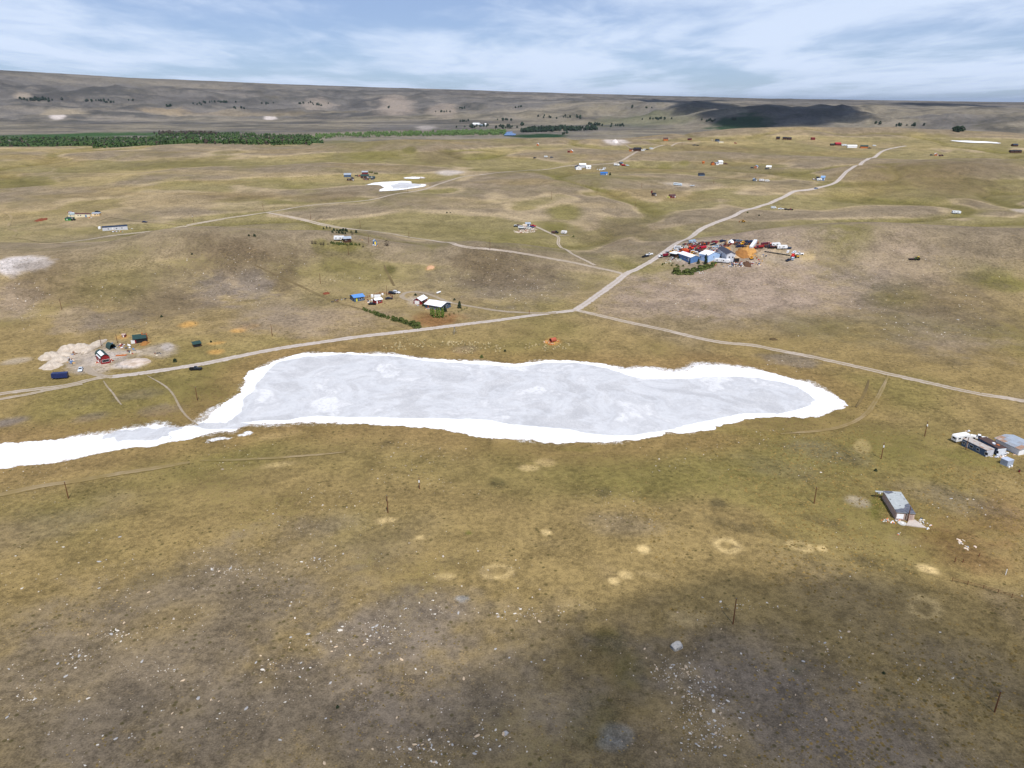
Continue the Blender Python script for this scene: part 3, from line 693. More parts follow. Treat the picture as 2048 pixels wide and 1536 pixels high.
def spline(p, step):
    p = np.asarray(p, float)
    if len(p) == 2:
        n = max(2, int(np.hypot(*(p[1] - p[0])) / step) + 1)
        return p[0] + (p[1] - p[0]) * np.linspace(0, 1, n)[:, None]
    q = np.vstack([2 * p[0] - p[1], p, 2 * p[-1] - p[-2]])
    out = []
    for i in range(1, len(q) - 2):
        n = max(2, int(np.hypot(*(q[i + 1] - q[i])) / step))
        t = np.linspace(0, 1, n, endpoint=False)[:, None]
        out.append(0.5 * (2 * q[i] + (q[i + 1] - q[i - 1]) * t + (2 * q[i - 1] - 5 * q[i] + 4 * q[i + 1] - q[i + 2]) * t ** 2 + (3 * q[i] - q[i - 1] - 3 * q[i + 1] + q[i + 2]) * t ** 3))
    out.append(p[-1:])
    return np.vstack(out)
def ground_col(x, y):
    a = np.arctan2(x, y); a = np.where(a < AZ[0], a + 2 * math.pi, a)
    ia = np.clip(np.round(np.interp(a, AZX, np.arange(NA + 1))).astype(int), 0, NA - 1)
    ir = np.clip(np.round(np.interp(np.hypot(x, y), RR, np.arange(NR))).astype(int), 0, NR - 1)
    return GCOL[ir, ia]
_roadlift = [0.05]
def strip(name, px, width, material, label, cat='road', lift=None, step=2.5, jit=0.55, taper=False):
    c = spline(ground(px)[:, :2], step)
    if len(c) > 6:
        for _ in range(3):
            c[1:-1] = (c[:-2] + 2 * c[1:-1] + c[2:]) / 4
    t = np.gradient(c, axis=0); t /= np.linalg.norm(t, axis=1, keepdims=True) + 1e-9
    nr = np.stack([-t[:, 1], t[:, 0]], -1)
    us = np.array([-1, -0.75, -0.4, 0, 0.4, 0.75, 1.0])
    w = np.full(len(c), width / 2.0)
    if taper:
        w *= np.interp(np.arange(len(c)), [0, len(c) * 0.2, len(c) * 0.8, len(c)], [0.4, 1, 1, 0.4])
    jl = jit * fbm(c[:, 0], c[:, 1], 7, 3, 401); jr = jit * fbm(c[:, 0] + 50, c[:, 1], 7, 3, 403)
    V, Acr = [], []
    for u in us:
        off = u * w + (jl if u == -1 else jr if u == 1 else 0)
        q = c + nr * off[:, None]
        d = np.hypot(q[:, 0], q[:, 1])
        lf = (_roadlift[0] if lift is None else lift) + 0.00012 * d - (0.04 if abs(u) == 1 else 0)
        V.append(np.column_stack([q, H(q[:, 0], q[:, 1]) + lf])); Acr.append(np.full(len(c), 1 - abs(u)))
    n, k = len(c), len(us)
    V = np.stack(V, 1).reshape(-1, 3); Acr = np.stack(Acr, 1).reshape(-1)
    i, j = np.meshgrid(np.arange(n - 1), np.arange(k - 1), indexing='ij')
    F = np.stack([i * k + j, (i + 1) * k + j, (i + 1) * k + j + 1, i * k + j + 1], -1).reshape(-1, 4)[:, ::-1]
    me = new_mesh(name, V, F)
    attr(me, 'across', np.stack([Acr] * 3, -1)); attr(me, 'turf', ground_col(V[:, 0], V[:, 1]))
    _roadlift[0] += 0.006
    return tag(link(me, name, material), label, cat, kind='structure')
strip('road', [(219, 754), (273, 748), (340, 738.5), (410, 727), (485, 711), (560, 696.7), (640, 685), (706, 675), (780, 666.5), (853, 658), (925, 649), (999, 640), (1060, 631.5), (1102, 626), (1155, 620)], 5.5, GRAVEL, 'pale gravel road running past the far shore of the salt lake')
strip('road', [(1150, 620), (1190, 629), (1240, 641), (1330, 660), (1430, 683), (1510, 691), (1550, 700), (1609, 711), (1679, 726), (1720, 735), (1831, 760), (1941, 784.6), (2047, 802), (2200, 830)], 4.6, TRACK, 'gravel track leaving the crossroads past the right end of the lake')
strip('road', [(1150, 621), (1172, 607), (1210, 580), (1250, 549), (1280, 535), (1329, 504), (1374, 478.5), (1397, 462), (1430, 446), (1475, 428), (1520, 412.5), (1540, 406.6), (1568, 393.7), (1588, 383), (1605, 381), (1629, 377.6), (1648, 373), (1665, 368), (1679, 358.6), (1698, 340), (1727, 323), (1757, 308), (1789, 296), (1812, 292)], 6.0, GRAVEL, 'wide gravel road climbing from the crossroads past the scrapyard')
strip('road', [(1250, 549), (1220, 541), (1160, 528), (1100, 517), (1020, 503), (985, 499), (920, 492), (870, 482), (800, 471), (740, 462), (690, 457), (620, 443), (560, 430), (533, 425)], 4.2, TRACK, 'two-rut dirt track linking the wide road with the upper road')
strip('road', [(123, 486), (239, 469.7), (376, 451), (470, 434), (533, 425), (600, 413.6), (662, 407), (764, 395), (811, 385.5), (873, 370), (924, 354), (975, 348), (1072, 340.5), (1147, 331), (1197, 329), (1244, 321), (1303, 299.5), (1345, 291), (1400, 282)], 4.4, TRACK, 'long dirt road crossing the upper prairie past the small salt pan')
strip('path', [(1112, 626.5), (1060, 626), (1000, 622), (960, 616), (920, 609), (893, 603), (872, 594), (850, 586), (830, 583), (808, 586), (803, 593), (812, 600), (838, 601), (858, 600)], 3.6, WORN, 'curving gravel driveway looping behind the red garage', 'driveway')
strip('path', [(219, 754), (190, 750), (177, 741), (172, 732)], 4.0, WORN, 'short gravel driveway into the red barn yard', 'driveway')
strip('path', [(225, 753), (190, 757), (140, 770), (60, 780), (0, 788), (-80, 800)], 4.2, TRACK, 'faint rutted track running left from the red barn yard', 'track')
strip('path', [(165, 768), (110, 778), (50, 790), (0, 799), (-80, 812)], 2.8, TRACK, 'lower faint rut beside the track left of the red barn', 'track')
strip('path', [(1068, 452), (1080, 457), (1095, 464), (1111, 471), (1118, 476), (1116, 487), (1122, 495), (1140, 505), (1152, 512), (1190, 531)], 3.2, TRACK, 'winding two-rut drive up to the metal roofed house', 'driveway')
strip('path', [(1114, 471.5), (1125, 471), (1138, 470.5)], 3.0, WORN, 'short dirt spur beside the lone white camper on the hill', 'driveway')
strip('path', [(1374, 479), (1390, 481), (1410, 484.5), (1432, 487), (1450, 488)], 4.0, WORN, 'dirt drive leading into the scrapyard from the wide road', 'driveway')
strip('path', [(1432, 487), (1424, 495), (1418, 503), (1405, 508)], 5.0, WORN, 'bare dirt lane between rows of old vehicles in the scrapyard', 'driveway')
strip('path', [(1464, 496), (1462, 503), (1470, 508)], 3.0, WORN, 'curved dirt lane between the golden hay heaps', 'driveway')
strip('path', [(295, 752), (330, 772), (347, 790), (358, 812), (372, 832), (396, 851)], 1.1, WORN, 'pale footpath winding down to the neck of the salt lake', 'footpath', taper=True, jit=0.1)
strip('path', [(207, 762), (215, 775), (226, 786), (234, 800), (243, 810)], 0.9, WORN, 'short pale footpath below the red barn driveway', 'footpath', taper=True, jit=0.1)
strip('path', [(-80, 1006), (0, 990), (82, 972), (164, 961), (225, 950), (307, 937), (380, 925)], 3.4, FADED, 'faint dirt track along the near shore of the salt inlet', 'track', taper=True)
strip('path', [(508, 530), (545, 546), (590, 567), (630, 586), (662, 600), (700, 612), (728, 620)], 2.2, DITCH, 'dark overgrown ditch line running down the stony left hill', 'ditch', taper=True)
strip('path', [(768, 530), (774, 545), (782, 560), (788, 572)], 2.2, DITCH, 'dark grassy ditch above the parked cars', 'ditch', taper=True)
strip('path', [(1776, 752), (1758, 790), (1735, 825), (1700, 848), (1640, 862), (1560, 868)], 2.2, FADED, 'faint wheel tracks rounding the right end of the lake', 'track', taper=True)
strip('path', [(1738, 760), (1728, 790), (1712, 815)], 1.6, DITCH, 'dark worn line beside the lake end tracks', 'track', taper=True)
strip('path', [(690, 905), (640, 910), (520, 918), (400, 922)], 1.8, FADED, 'faint track above the near inlet track', 'track', taper=True)
strip('path', [(1235, 284), (1250, 289), (1262, 297)], 3.0, WORN, 'short pale drive up to the white gravel pit', 'driveway')
strip('path', [(1424, 279), (1431, 283)], 3.0, WORN, 'short far drive beside the dark far cabins', 'driveway')
strip('path', [(1415, 352), (1440, 356), (1470, 359), (1500, 362), (1560, 364), (1640, 372)], 2.6, FADED, 'faint track from the lone dark hut to the wide road', 'track')
strip('path', [(186, 430), (205, 425), (217, 430), (220, 434), (210, 437), (192, 444), (189, 450), (197, 455)], 2.6, FADED, 'looping two-rut drive between the two mobile homes', 'driveway')
strip('path', [(220, 434), (245, 438), (280, 443), (330, 447), (372, 451)], 2.4, FADED, 'two-rut drive from the yellow mobile home to the upper road', 'driveway')
strip('path', [(0, 424), (22, 433), (15, 457), (28, 460), (33, 466), (28, 475), (60, 480), (123, 487)], 2.6, FADED, 'winding two-rut track at the left edge of the upper prairie', 'track')

# ------------------------------------------------------------------ object building kit
class MB:
    def __init__(s):
        s.v, s.f = [], []
    def add(s, v, f):
        n = len(s.v)
        s.v += [tuple(p) for p in v]; s.f += [tuple(i + n for i in q) for q in f]
        return s
    def box(s, x0, x1, y0, y1, z0, z1):
        return s.frus((x0, x1, y0, y1, z0), (x0, x1, y0, y1, z1))
    def frus(s, a, b):
        x0, x1, y0, y1, z0 = a; X0, X1, Y0, Y1, z1 = b
        return s.add([(x0, y0, z0), (x1, y0, z0), (x1, y1, z0), (x0, y1, z0), (X0, Y0, z1), (X1, Y0, z1), (X1, Y1, z1), (X0, Y1, z1)],
                     [(3, 2, 1, 0), (4, 5, 6, 7), (0, 1, 5, 4), (1, 2, 6, 5), (2, 3, 7, 6), (3, 0, 4, 7)])
    def prism(s, pts, y0, y1, axis='y'):
        """outline in the x-z plane (counter-clockwise) pushed along y, or in y-z pushed along x"""
        n = len(pts)
        if axis == 'y':
            v = [(p[0], y0, p[1]) for p in pts] + [(p[0], y1, p[1]) for p in pts]
        else:
            v = [(y0, p[0], p[1]) for p in pts] + [(y1, p[0], p[1]) for p in pts]
        f = [tuple(range(n)), tuple(range(2 * n - 1, n - 1, -1))] + [(i, n + i, n + (i + 1) % n, (i + 1) % n) for i in range(n)]
        if axis == 'x':
            f = [tuple(reversed(q)) for q in f]
            f = [tuple(reversed(q)) for q in f]
        return s.add(v, f)
    def cyl(s, c, r, h, n=12, axis='z', r2=None):
        r2 = r if r2 is None else r2
        v = []
        for k, (rr, t) in enumerate(((r, 0), (r2, h))):
            for i in range(n):
                a = 2 * math.pi * i / n
                p = (rr * math.cos(a), rr * math.sin(a), t)
                if axis == 'y': p = (p[0], t, p[1])
                if axis == 'x': p = (t, p[0], p[1])
                v.append((p[0] + c[0], p[1] + c[1], p[2] + c[2]))
        f = [tuple(range(n - 1, -1, -1)), tuple(range(n, 2 * n))] + [(i, (i + 1) % n, n + (i + 1) % n, n + i) for i in range(n)]
        return s.add(v, f)
    def bar(s, a, b, w):
        a, b = Vector(a), Vector(b)
        d = (b - a).normalized()
        u = d.cross(Vector((0, 0, 1)) if abs(d.z) < 0.9 else Vector((1, 0, 0))).normalized() * w / 2
        q = d.cross(u).normalized() * w / 2
        v = [a - u - q, a + u - q, a + u + q, a - u + q, b - u - q, b + u - q, b + u + q, b - u + q]
        return s.add(v, [(3, 2, 1, 0), (4, 5, 6, 7), (0, 1, 5, 4), (1, 2, 6, 5), (2, 3, 7, 6), (3, 0, 4, 7)])
    def poly(s, pts):
        return s.add(pts, [tuple(range(len(pts)))])
    def mesh(s, name, fix=True):
        me = bpy.data.meshes.new(name)
        me.from_pydata(s.v, [], s.f)
        if fix:
            bm = bmesh.new(); bm.from_mesh(me)
            bmesh.ops.recalc_face_normals(bm, faces=bm.faces)
            bm.to_mesh(me); bm.free()
        me.update()
        return me
def part(name, mb, material, parent):
    me = mb.mesh(name) if isinstance(mb, MB) else mb
    o = bpy.data.objects.new(name, me)
    COL.objects.link(o)
    if len(me.materials) == 0:
        me.materials.append(material)
    elif me.materials[0] is not material:
        o.material_slots[0].link = 'OBJECT'
        o.material_slots[0].material = material
    o.parent = parent
    return o
def thing(name, label, cat, loc, rz=0.0, group=None):
    o = bpy.data.objects.new(name, None)
    COL.objects.link(o)
    o.location, o.rotation_euler = loc, (0, 0, rz)
    o.empty_display_size = 0.5
    return tag(o, label, cat, group)
_cache = {}
def cached(key, fn):
    if key not in _cache:
        _cache[key] = fn()
    return _cache[key]

GLASS = mat('dark_glass', (24, 32, 44), 0.12, 0.1, 1, spec=0.6)
TYRE = mat('tyre_rubber', (26, 25, 24), 0.85)
STEEL = mat('grey_steel', (120, 124, 128), 0.5, 0.25, 2, metal=0.4)
RUSTM = mat('rusted_steel', (120, 62, 36), 0.85, 0.35, 2)
WOOD = mat('weathered_wood', (112, 74, 46), 0.85, 0.3, 2)
POLEW = mat('pole_wood', (104, 66, 40), 0.85, 0.25, 1.5)
BLACK = mat('black_parts_and_shade', (30, 30, 32), 0.6)  # black parts, and panels painted as interior shade
WHITE = mat('white_paint', (235, 236, 238), 0.45, 0.06, 1)
CONC = mat('concrete', (188, 178, 168), 0.9, 0.12, 1.2)
WFRAME = mat('white_trim', (226, 226, 224), 0.5, 0.05)

# ------------------------------------------------------------------ buildings
def seat(x, y, L, W, ang):
    """lowest ground under a footprint"""
    c, s = math.cos(ang), math.sin(ang)
    pts = [(x + c * a - s * b, y + s * a + c * b) for a in (-L / 2, 0, L / 2) for b in (-W / 2, 0, W / 2)]
    h = H(np.array([p[0] for p in pts]), np.array([p[1] for p in pts]))
    return float(h.min()), float(h.max())
def opening(root, side, L, W, u0, u1, z0, z1, kind, material=None):
    d = {'f': 0, 'b': 0, 'l': 1, 'r': 1}[side]
    sgn = -1 if side in 'fl' else 1
    off = (W if d == 0 else L) / 2 * sgn
    def slab(mb, a0, a1, b0, b1, t0, t1):
        lo, hi = sorted((off + sgn * t0, off + sgn * t1))
        return mb.box(a0, a1, lo, hi, b0, b1) if d == 0 else mb.box(lo, hi, a0, a1, b0, b1)
    if kind == 'window':
        w = part('window', slab(MB(), u0 - .1, u1 + .1, z0 - .1, z1 + .1, -.02, .05), WFRAME if material is None else material, root)
        part('pane', slab(MB(), u0, u1, z0, z1, .0, .07), GLASS, w)
    elif kind == 'door':
        w = part('door', slab(MB(), u0, u1, z0, z1, -.02, .06), material or WFRAME, root)
        part('handle', slab(MB(), u1 - .22, u1 - .12, z0 + (z1 - z0) * .48, z0 + (z1 - z0) * .53, .0, .12), STEEL, w)
    else:
        part(kind, slab(MB(), u0, u1, z0, z1, -.02, .05), material or BLACK, root)
def building(name, label, cat, pl, pr, depth, h, roof, rise, wallm, roofm, ops=(), over=0.35, group=None, L=None, thick=0.16, base=0.0):
    """pl, pr: photograph points of the two ends of the footing that faces the camera; depth: metres away from the camera"""
    a, b = ground([pl, pr])
    u = b[:2] - a[:2]
    LL = float(np.hypot(*u))
    if L: 
        b = a.copy(); b[:2] = a[:2] + u / LL * L; u = b[:2] - a[:2]; LL = L
    ang = math.atan2(u[1], u[0])
    n = np.array([-u[1], u[0]]) / LL
    c = (a[:2] + b[:2]) / 2 + n * depth / 2
    z0, z1 = seat(c[0], c[1], LL, depth, ang)
    zb = (z0 * 0.4 + z1 * 0.6)
    root = thing(name, label, cat, (c[0], c[1], zb + base), ang, group)
    dn = zb - z0 + 0.35 + base
    x, y = LL / 2, depth / 2
    mw, mr = MB(), MB()
    if roof == 'gx':                                   # ridge along the front
        mw.prism([(-y, -dn), (y, -dn), (y, h), (0, h + rise), (-y, h)], -x, x, 'x')
        e = over; k = rise / y
        for s in (-1, 1):
            pts = [(0, h + rise + .02), (s * (y + e), h - e * k + .02), (s * (y + e), h - e * k + .02 + thick), (0, h + rise + .02 + thick)]
            mr.prism(pts, -x - e, x + e, 'x')
    elif roof == 'gy':                                 # gable towards the camera
        mw.prism([(-x, -dn), (x, -dn), (x, h), (0, h + rise), (-x, h)], -y, y, 'y')
        e = over; k = rise / x
        for s in (-1, 1):
            pts = [(0, h + rise + .02), (s * (x + e), h - e * k + .02), (s * (x + e), h - e * k + .02 + thick), (0, h + rise + .02 + thick)]
            mr.prism(pts, -y - e, y + e, 'y')
    elif roof == 'mf':                                 # one slope down to the front
        mw.prism([(-y, -dn), (y, -dn), (y, h + rise), (-y, h)], -x, x, 'x')
        k = rise / depth; e = over
        mr.prism([(-y - e, h - e * k + .02), (y + e, h + rise + e * k + .02), (y + e, h + rise + e * k + .02 + thick), (-y - e, h - e * k + .02 + thick)], -x - e, x + e, 'x')
    elif roof == 'ml':                                 # one slope down to the left
        mw.prism([(-x, -dn), (x, -dn), (x, h + rise), (-x, h)], -y, y, 'y')
        k = rise / LL; e = over
        mr.prism([(-x - e, h - e * k + .02), (x + e, h + rise + e * k + .02), (x + e, h + rise + e * k + .02 + thick), (-x - e, h - e * k + .02 + thick)], -y - e, y + e, 'y')
    elif roof == 'gam':                                # gambrel, gable to the camera
        sh = [(-x, h), (-x * .72, h + rise * .62), (0, h + rise), (x * .72, h + rise * .62), (x, h)]
        mw.prism([(-x, -dn), (x, -dn)] + sh[::-1], -y, y, 'y')
        o = [(p[0] * 1.07, p[1] + .04) for p in sh]; q = [(p[0] * 1.07 + (0.1 if p[0] > 0 else -0.1 if p[0] < 0 else 0), p[1] + .04 + thick) for p in sh]
        for i in range(4):
            mr.prism([o[i], q[i], q[i + 1], o[i + 1]], -y - over, y + over, 'y')
    elif roof == 'arch':                               # half-round shelter, open to the camera
        n_ = 12
        arc = [(x * math.cos(math.pi * i / n_), h * math.sin(math.pi * i / n_)) for i in range(n_ + 1)]
        for i in range(n_):
            p, q = arc[i], arc[i + 1]
            mr.prism([p, (p[0] * 1.05, p[1] * 1.05), (q[0] * 1.05, q[1] * 1.05), q], -y, y, 'y')
        mw.prism([(p[0] * .98, p[1] * .98) for p in arc], y - .12, y, 'y')
    elif roof == 'flat':
        mw.box(-x, x, -y, y, -dn, h)
        mr.box(-x - over, x + over, -y - over, y + over, h + .01, h + .01 + thick)
    wall = part('wall', mw, wallm, root)
    rf = part('roof', mr, roofm, root)
    for op in ops:
        opening(root, op[0], LL, depth, *op[1:])
    root['_dims'] = (LL, depth, h)
    return root, rf, LL, depth
def wrow(side, n, L, z0=1.0, z1=1.9, w=0.9, m=None):
    return [(side, -L / 2 + L * (i + .5) / n - w / 2, -L / 2 + L * (i + .5) / n + w / 2, z0, z1, 'window', m) for i in range(n)]

RED = mat('barn_red', (136, 30, 36), 0.8, 0.22, 1.5)
DKRED = mat('dull_red', (112, 40, 40), 0.8, 0.25, 1.5)
WROOF = mat('white_metal_roof', (236, 238, 242), 0.4, 0.05, 0.6)
NAVYROOF = mat('navy_roof', (32, 48, 72), 0.6, 0.2, 1)
GREENROOF = mat('dark_green_roof', (40, 66, 62), 0.55, 0.2, 1)
BLUEROOF = mat('blue_metal_roof', (92, 142, 206), 0.4, 0.12, 1)
BLUEWALL = mat('blue_siding', (84, 122, 172), 0.7, 0.15, 1)
PALEBLUE = mat('pale_blue_siding', (168, 198, 236), 0.6, 0.08, 1)
SLATE = mat('slate_blue_siding', (72, 92, 116), 0.8, 0.2, 1, stain=(128, 128, 124), stain_amt=.2)
GREYWALL = mat('grey_siding', (196, 198, 204), 0.7, 0.1, 1)
CREAM = mat('cream_siding', (222, 212, 182), 0.7, 0.1, 1)
TANW = mat('tan_plywood', (196, 168, 132), 0.8, 0.2, 1)
DARKSH = mat('dark_shingle', (66, 68, 80), 0.85, 0.2, 2)
BROWNW = mat('brown_logs', (78, 52, 38), 0.85, 0.3, 2)
BLKROOF = mat('black_roof', (36, 36, 44), 0.6, 0.2, 1)
GREYTIN = mat('grey_tin_roof', (168, 178, 190), 0.45, 0.12, 0.8, metal=0.2)
ORANGEW = mat('orange_wood', (186, 106, 52), 0.85, 0.25, 1.5)
PINKWALL = mat('weathered_pink_board', (176, 152, 140), 0.85, 0.2, 1.2)
TORNROOF = mat('torn_grey_roof', (168, 173, 174), 0.85, 0.2, 0.7)
TARP = mat('torn_tar_paper', (92, 96, 108), 0.9, 0.3, 1.2, stain=(122, 118, 122), stain_amt=.3)
RUSTROOF = mat('rusty_patched_roof', (178, 172, 166), 0.7, 0.15, 0.5, stain=(150, 112, 88), stain_amt=.45)
BROWNROOF = mat('brown_rust_roof', (74, 58, 56), 0.8, 0.25, 0.6, stain=(104, 70, 58), stain_amt=.4)

def rock_mesh(seed, flatness=0.7):
    bm = bmesh.new()
    bmesh.ops.create_icosphere(bm, subdivisions=1, radius=1.0)
    r = random.Random(seed)
    for v in bm.verts:
        k = 0.72 + 0.5 * r.random()
        v.co = Vector((v.co.x * k * 1.1, v.co.y * k * 0.85, v.co.z * k * flatness))
    me = bpy.data.meshes.new('rock'); bm.to_mesh(me); bm.free()
    return me
def heap_mesh(rx, ry, h, seed, n=26, m=10, rough=0.38):
    """a dumped heap: footprint ragged, top lumpy"""
    V, F = [(0, 0, h)], []
    for j in range(1, m + 1):
        t = j / m
        for i in range(n):
            a = 2 * math.pi * i / n
            k = 1 + rough * float(fbm(np.array(3.0 * math.cos(a) + seed), np.array(3.0 * math.sin(a)), 1.3, 3, seed))
            z = h * (1 - t ** 2.2) * (1 + rough * 1.4 * float(fbm(np.array(t * 5 * math.cos(a)), np.array(t * 5 * math.sin(a)), 1.2, 3, seed + 3))) - (0.25 if j == m else 0)
            V.append((rx * t * k * math.cos(a), ry * t * k * math.sin(a), z))
    for i in range(n):
        F.append((0, 1 + i, 1 + (i + 1) % n))
    for j in range(m - 1):
        for i in range(n):
            a, b = 1 + j * n + i, 1 + j * n + (i + 1) % n
            F.append((a, a + n, b + n, b))
    mb = MB(); mb.add(V, F)
    me = mb.mesh('heap')
    me.polygons.foreach_set('use_smooth', np.ones(len(me.polygons), bool))
    return me
def heap(name, label, cat, px, py, wpx, hpx, height_m, material, seed, rz=0.0, group=None):
    p = g1(px, py); pm, fs = ppm(p)
    rx, ry = wpx / 2 / pm, hpx / 2 / (pm * max(fs, .1))
    me = heap_mesh(rx, ry, height_m, seed)
    # let the skirt follow the slope
    c, s = math.cos(rz), math.sin(rz)
    for v in me.vertices:
        X, Y = p.x + v.co.x * c - v.co.y * s, p.y + v.co.x * s + v.co.y * c
        v.co.z += float(H(X, Y)) - p.z
    me.materials.append(material)
    o = bpy.data.objects.new(name, me); COL.objects.link(o)
    o.location, o.rotation_euler = p, (0, 0, rz)
    return tag(o, label, cat, group)
SOIL = mat('dumped_soil', (190, 178, 163), 0.95, 0.25, 0.35, stain=(166, 152, 136), stain_amt=.4)
HAY = mat('golden_hay', (186, 138, 76), 0.95, 0.25, 0.8)
HAYDK = mat('brown_hay', (150, 104, 54), 0.95, 0.3, 0.8)
BRUSHM = mat('brush_wood', (92, 66, 48), 0.95, 0.3, 1.5)

def colour_material(name, rough=0.75):
    m, nt, b = nodes_of(name)
    at = N(nt, 'ShaderNodeAttribute', attribute_name='tint')
    nt.links.new(at.outputs[0], b.inputs['Base Color'])
    b.inputs['Roughness'].default_value = rough
    b.inputs['Specular IOR Level'].default_value = 0.3
    return m
JUNKM = colour_material('mixed_scrap')
JCOL = [(230, 232, 236), (200, 206, 214), (70, 76, 90), (40, 44, 56), (160, 60, 44), (186, 150, 96), (90, 120, 160), (140, 120, 100), (214, 200, 180), (50, 70, 60), (120, 74, 50)]
def debris(label, areas, cols=JCOL, size=(.25, .9), seed=1, hmax=0.5):
    """loose scrap lying about, too small to count: one mesh"""
    r = random.Random(seed)
    mb, tint = MB(), []
    for px, py, rx, ry, n in areas:
        pts = ground([(px + rx * r.uniform(-1, 1) * math.sqrt(r.random()), py + ry * r.uniform(-1, 1)) for _ in range(n)])
        for p in pts:
            a = r.uniform(0, 3.14); w, d, h = r.uniform(*size), r.uniform(*size) * .6, r.uniform(.06, hmax)
            c, s = math.cos(a), math.sin(a)
            n0 = len(mb.v)
            m2 = MB().frus((-w, w, -d, d, -.1), (-w * r.uniform(.5, 1), w * r.uniform(.5, 1), -d * r.uniform(.4, 1), d * r.uniform(.4, 1), h))
            mb.add([(p[0] + c * x - s * y, p[1] + s * x + c * y, p[2] + z) for x, y, z in m2.v], m2.f)
            col = [lin(v) for v in r.choice(cols)]
            tint += [col] * (len(mb.v) - n0)
    me = mb.mesh('debris', False)
    attr(me, 'tint', np.array(tint))
    return tag(link(me, 'debris', JUNKM), label, 'debris', kind='stuff')

# ------------------------------------------------------------------ vehicles
def glasspane(mb_key, pts):
    return MB().poly(pts)
def lerp(a, b, t):
    return tuple(x + (y - x) * t for x, y in zip(a, b))
def cab_parts(key, a, b):
    """a tapered cabin from rect a = (x0, x1, y0, y1, z0) to b, with four panes standing just proud of it"""
    x0, x1, y0, y1, z0 = a; X0, X1, Y0, Y1, z1 = b
    lo = [(x0, y0, z0), (x1, y0, z0), (x1, y1, z0), (x0, y1, z0)]; hi = [(X0, Y0, z1), (X1, Y0, z1), (X1, Y1, z1), (X0, Y1, z1)]
    cab = cached(key + 'cab', lambda: MB().frus(a, b).mesh('cabin'))
    out = [('cabin', cab, None)]
    names = ['side_window', 'windshield', 'side_window', 'rear_window']
    for i in range(4):
        j = (i + 1) % 4
        q = [lerp(lerp(lo[i], lo[j], s), lerp(hi[i], hi[j], s), t) for s, t in ((.08, .12), (.92, .12), (.92, .9), (.08, .9))]
        n = (Vector(q[1]) - Vector(q[0])).cross(Vector(q[3]) - Vector(q[0])).normalized() * .02
        q = [tuple(Vector(p) + n) for p in q]
        out.append((names[i], cached(key + 'w%d' % i, lambda q=q: MB().poly(q).mesh('pane', False)), GLASS))
    return out
def wheel_mesh(r, w):
    return cached('wheel%.2f_%.2f' % (r, w), lambda: MB().cyl((0, -w / 2, 0), r, w, 12, 'y').mesh('wheel'))
def wheels(root, xs, y, r=.36, w=.26):
    for x in xs:
        for s in (-1, 1):
            o = part('wheel', wheel_mesh(r, w), TYRE, root)
            o.location = (x, s * y, r)
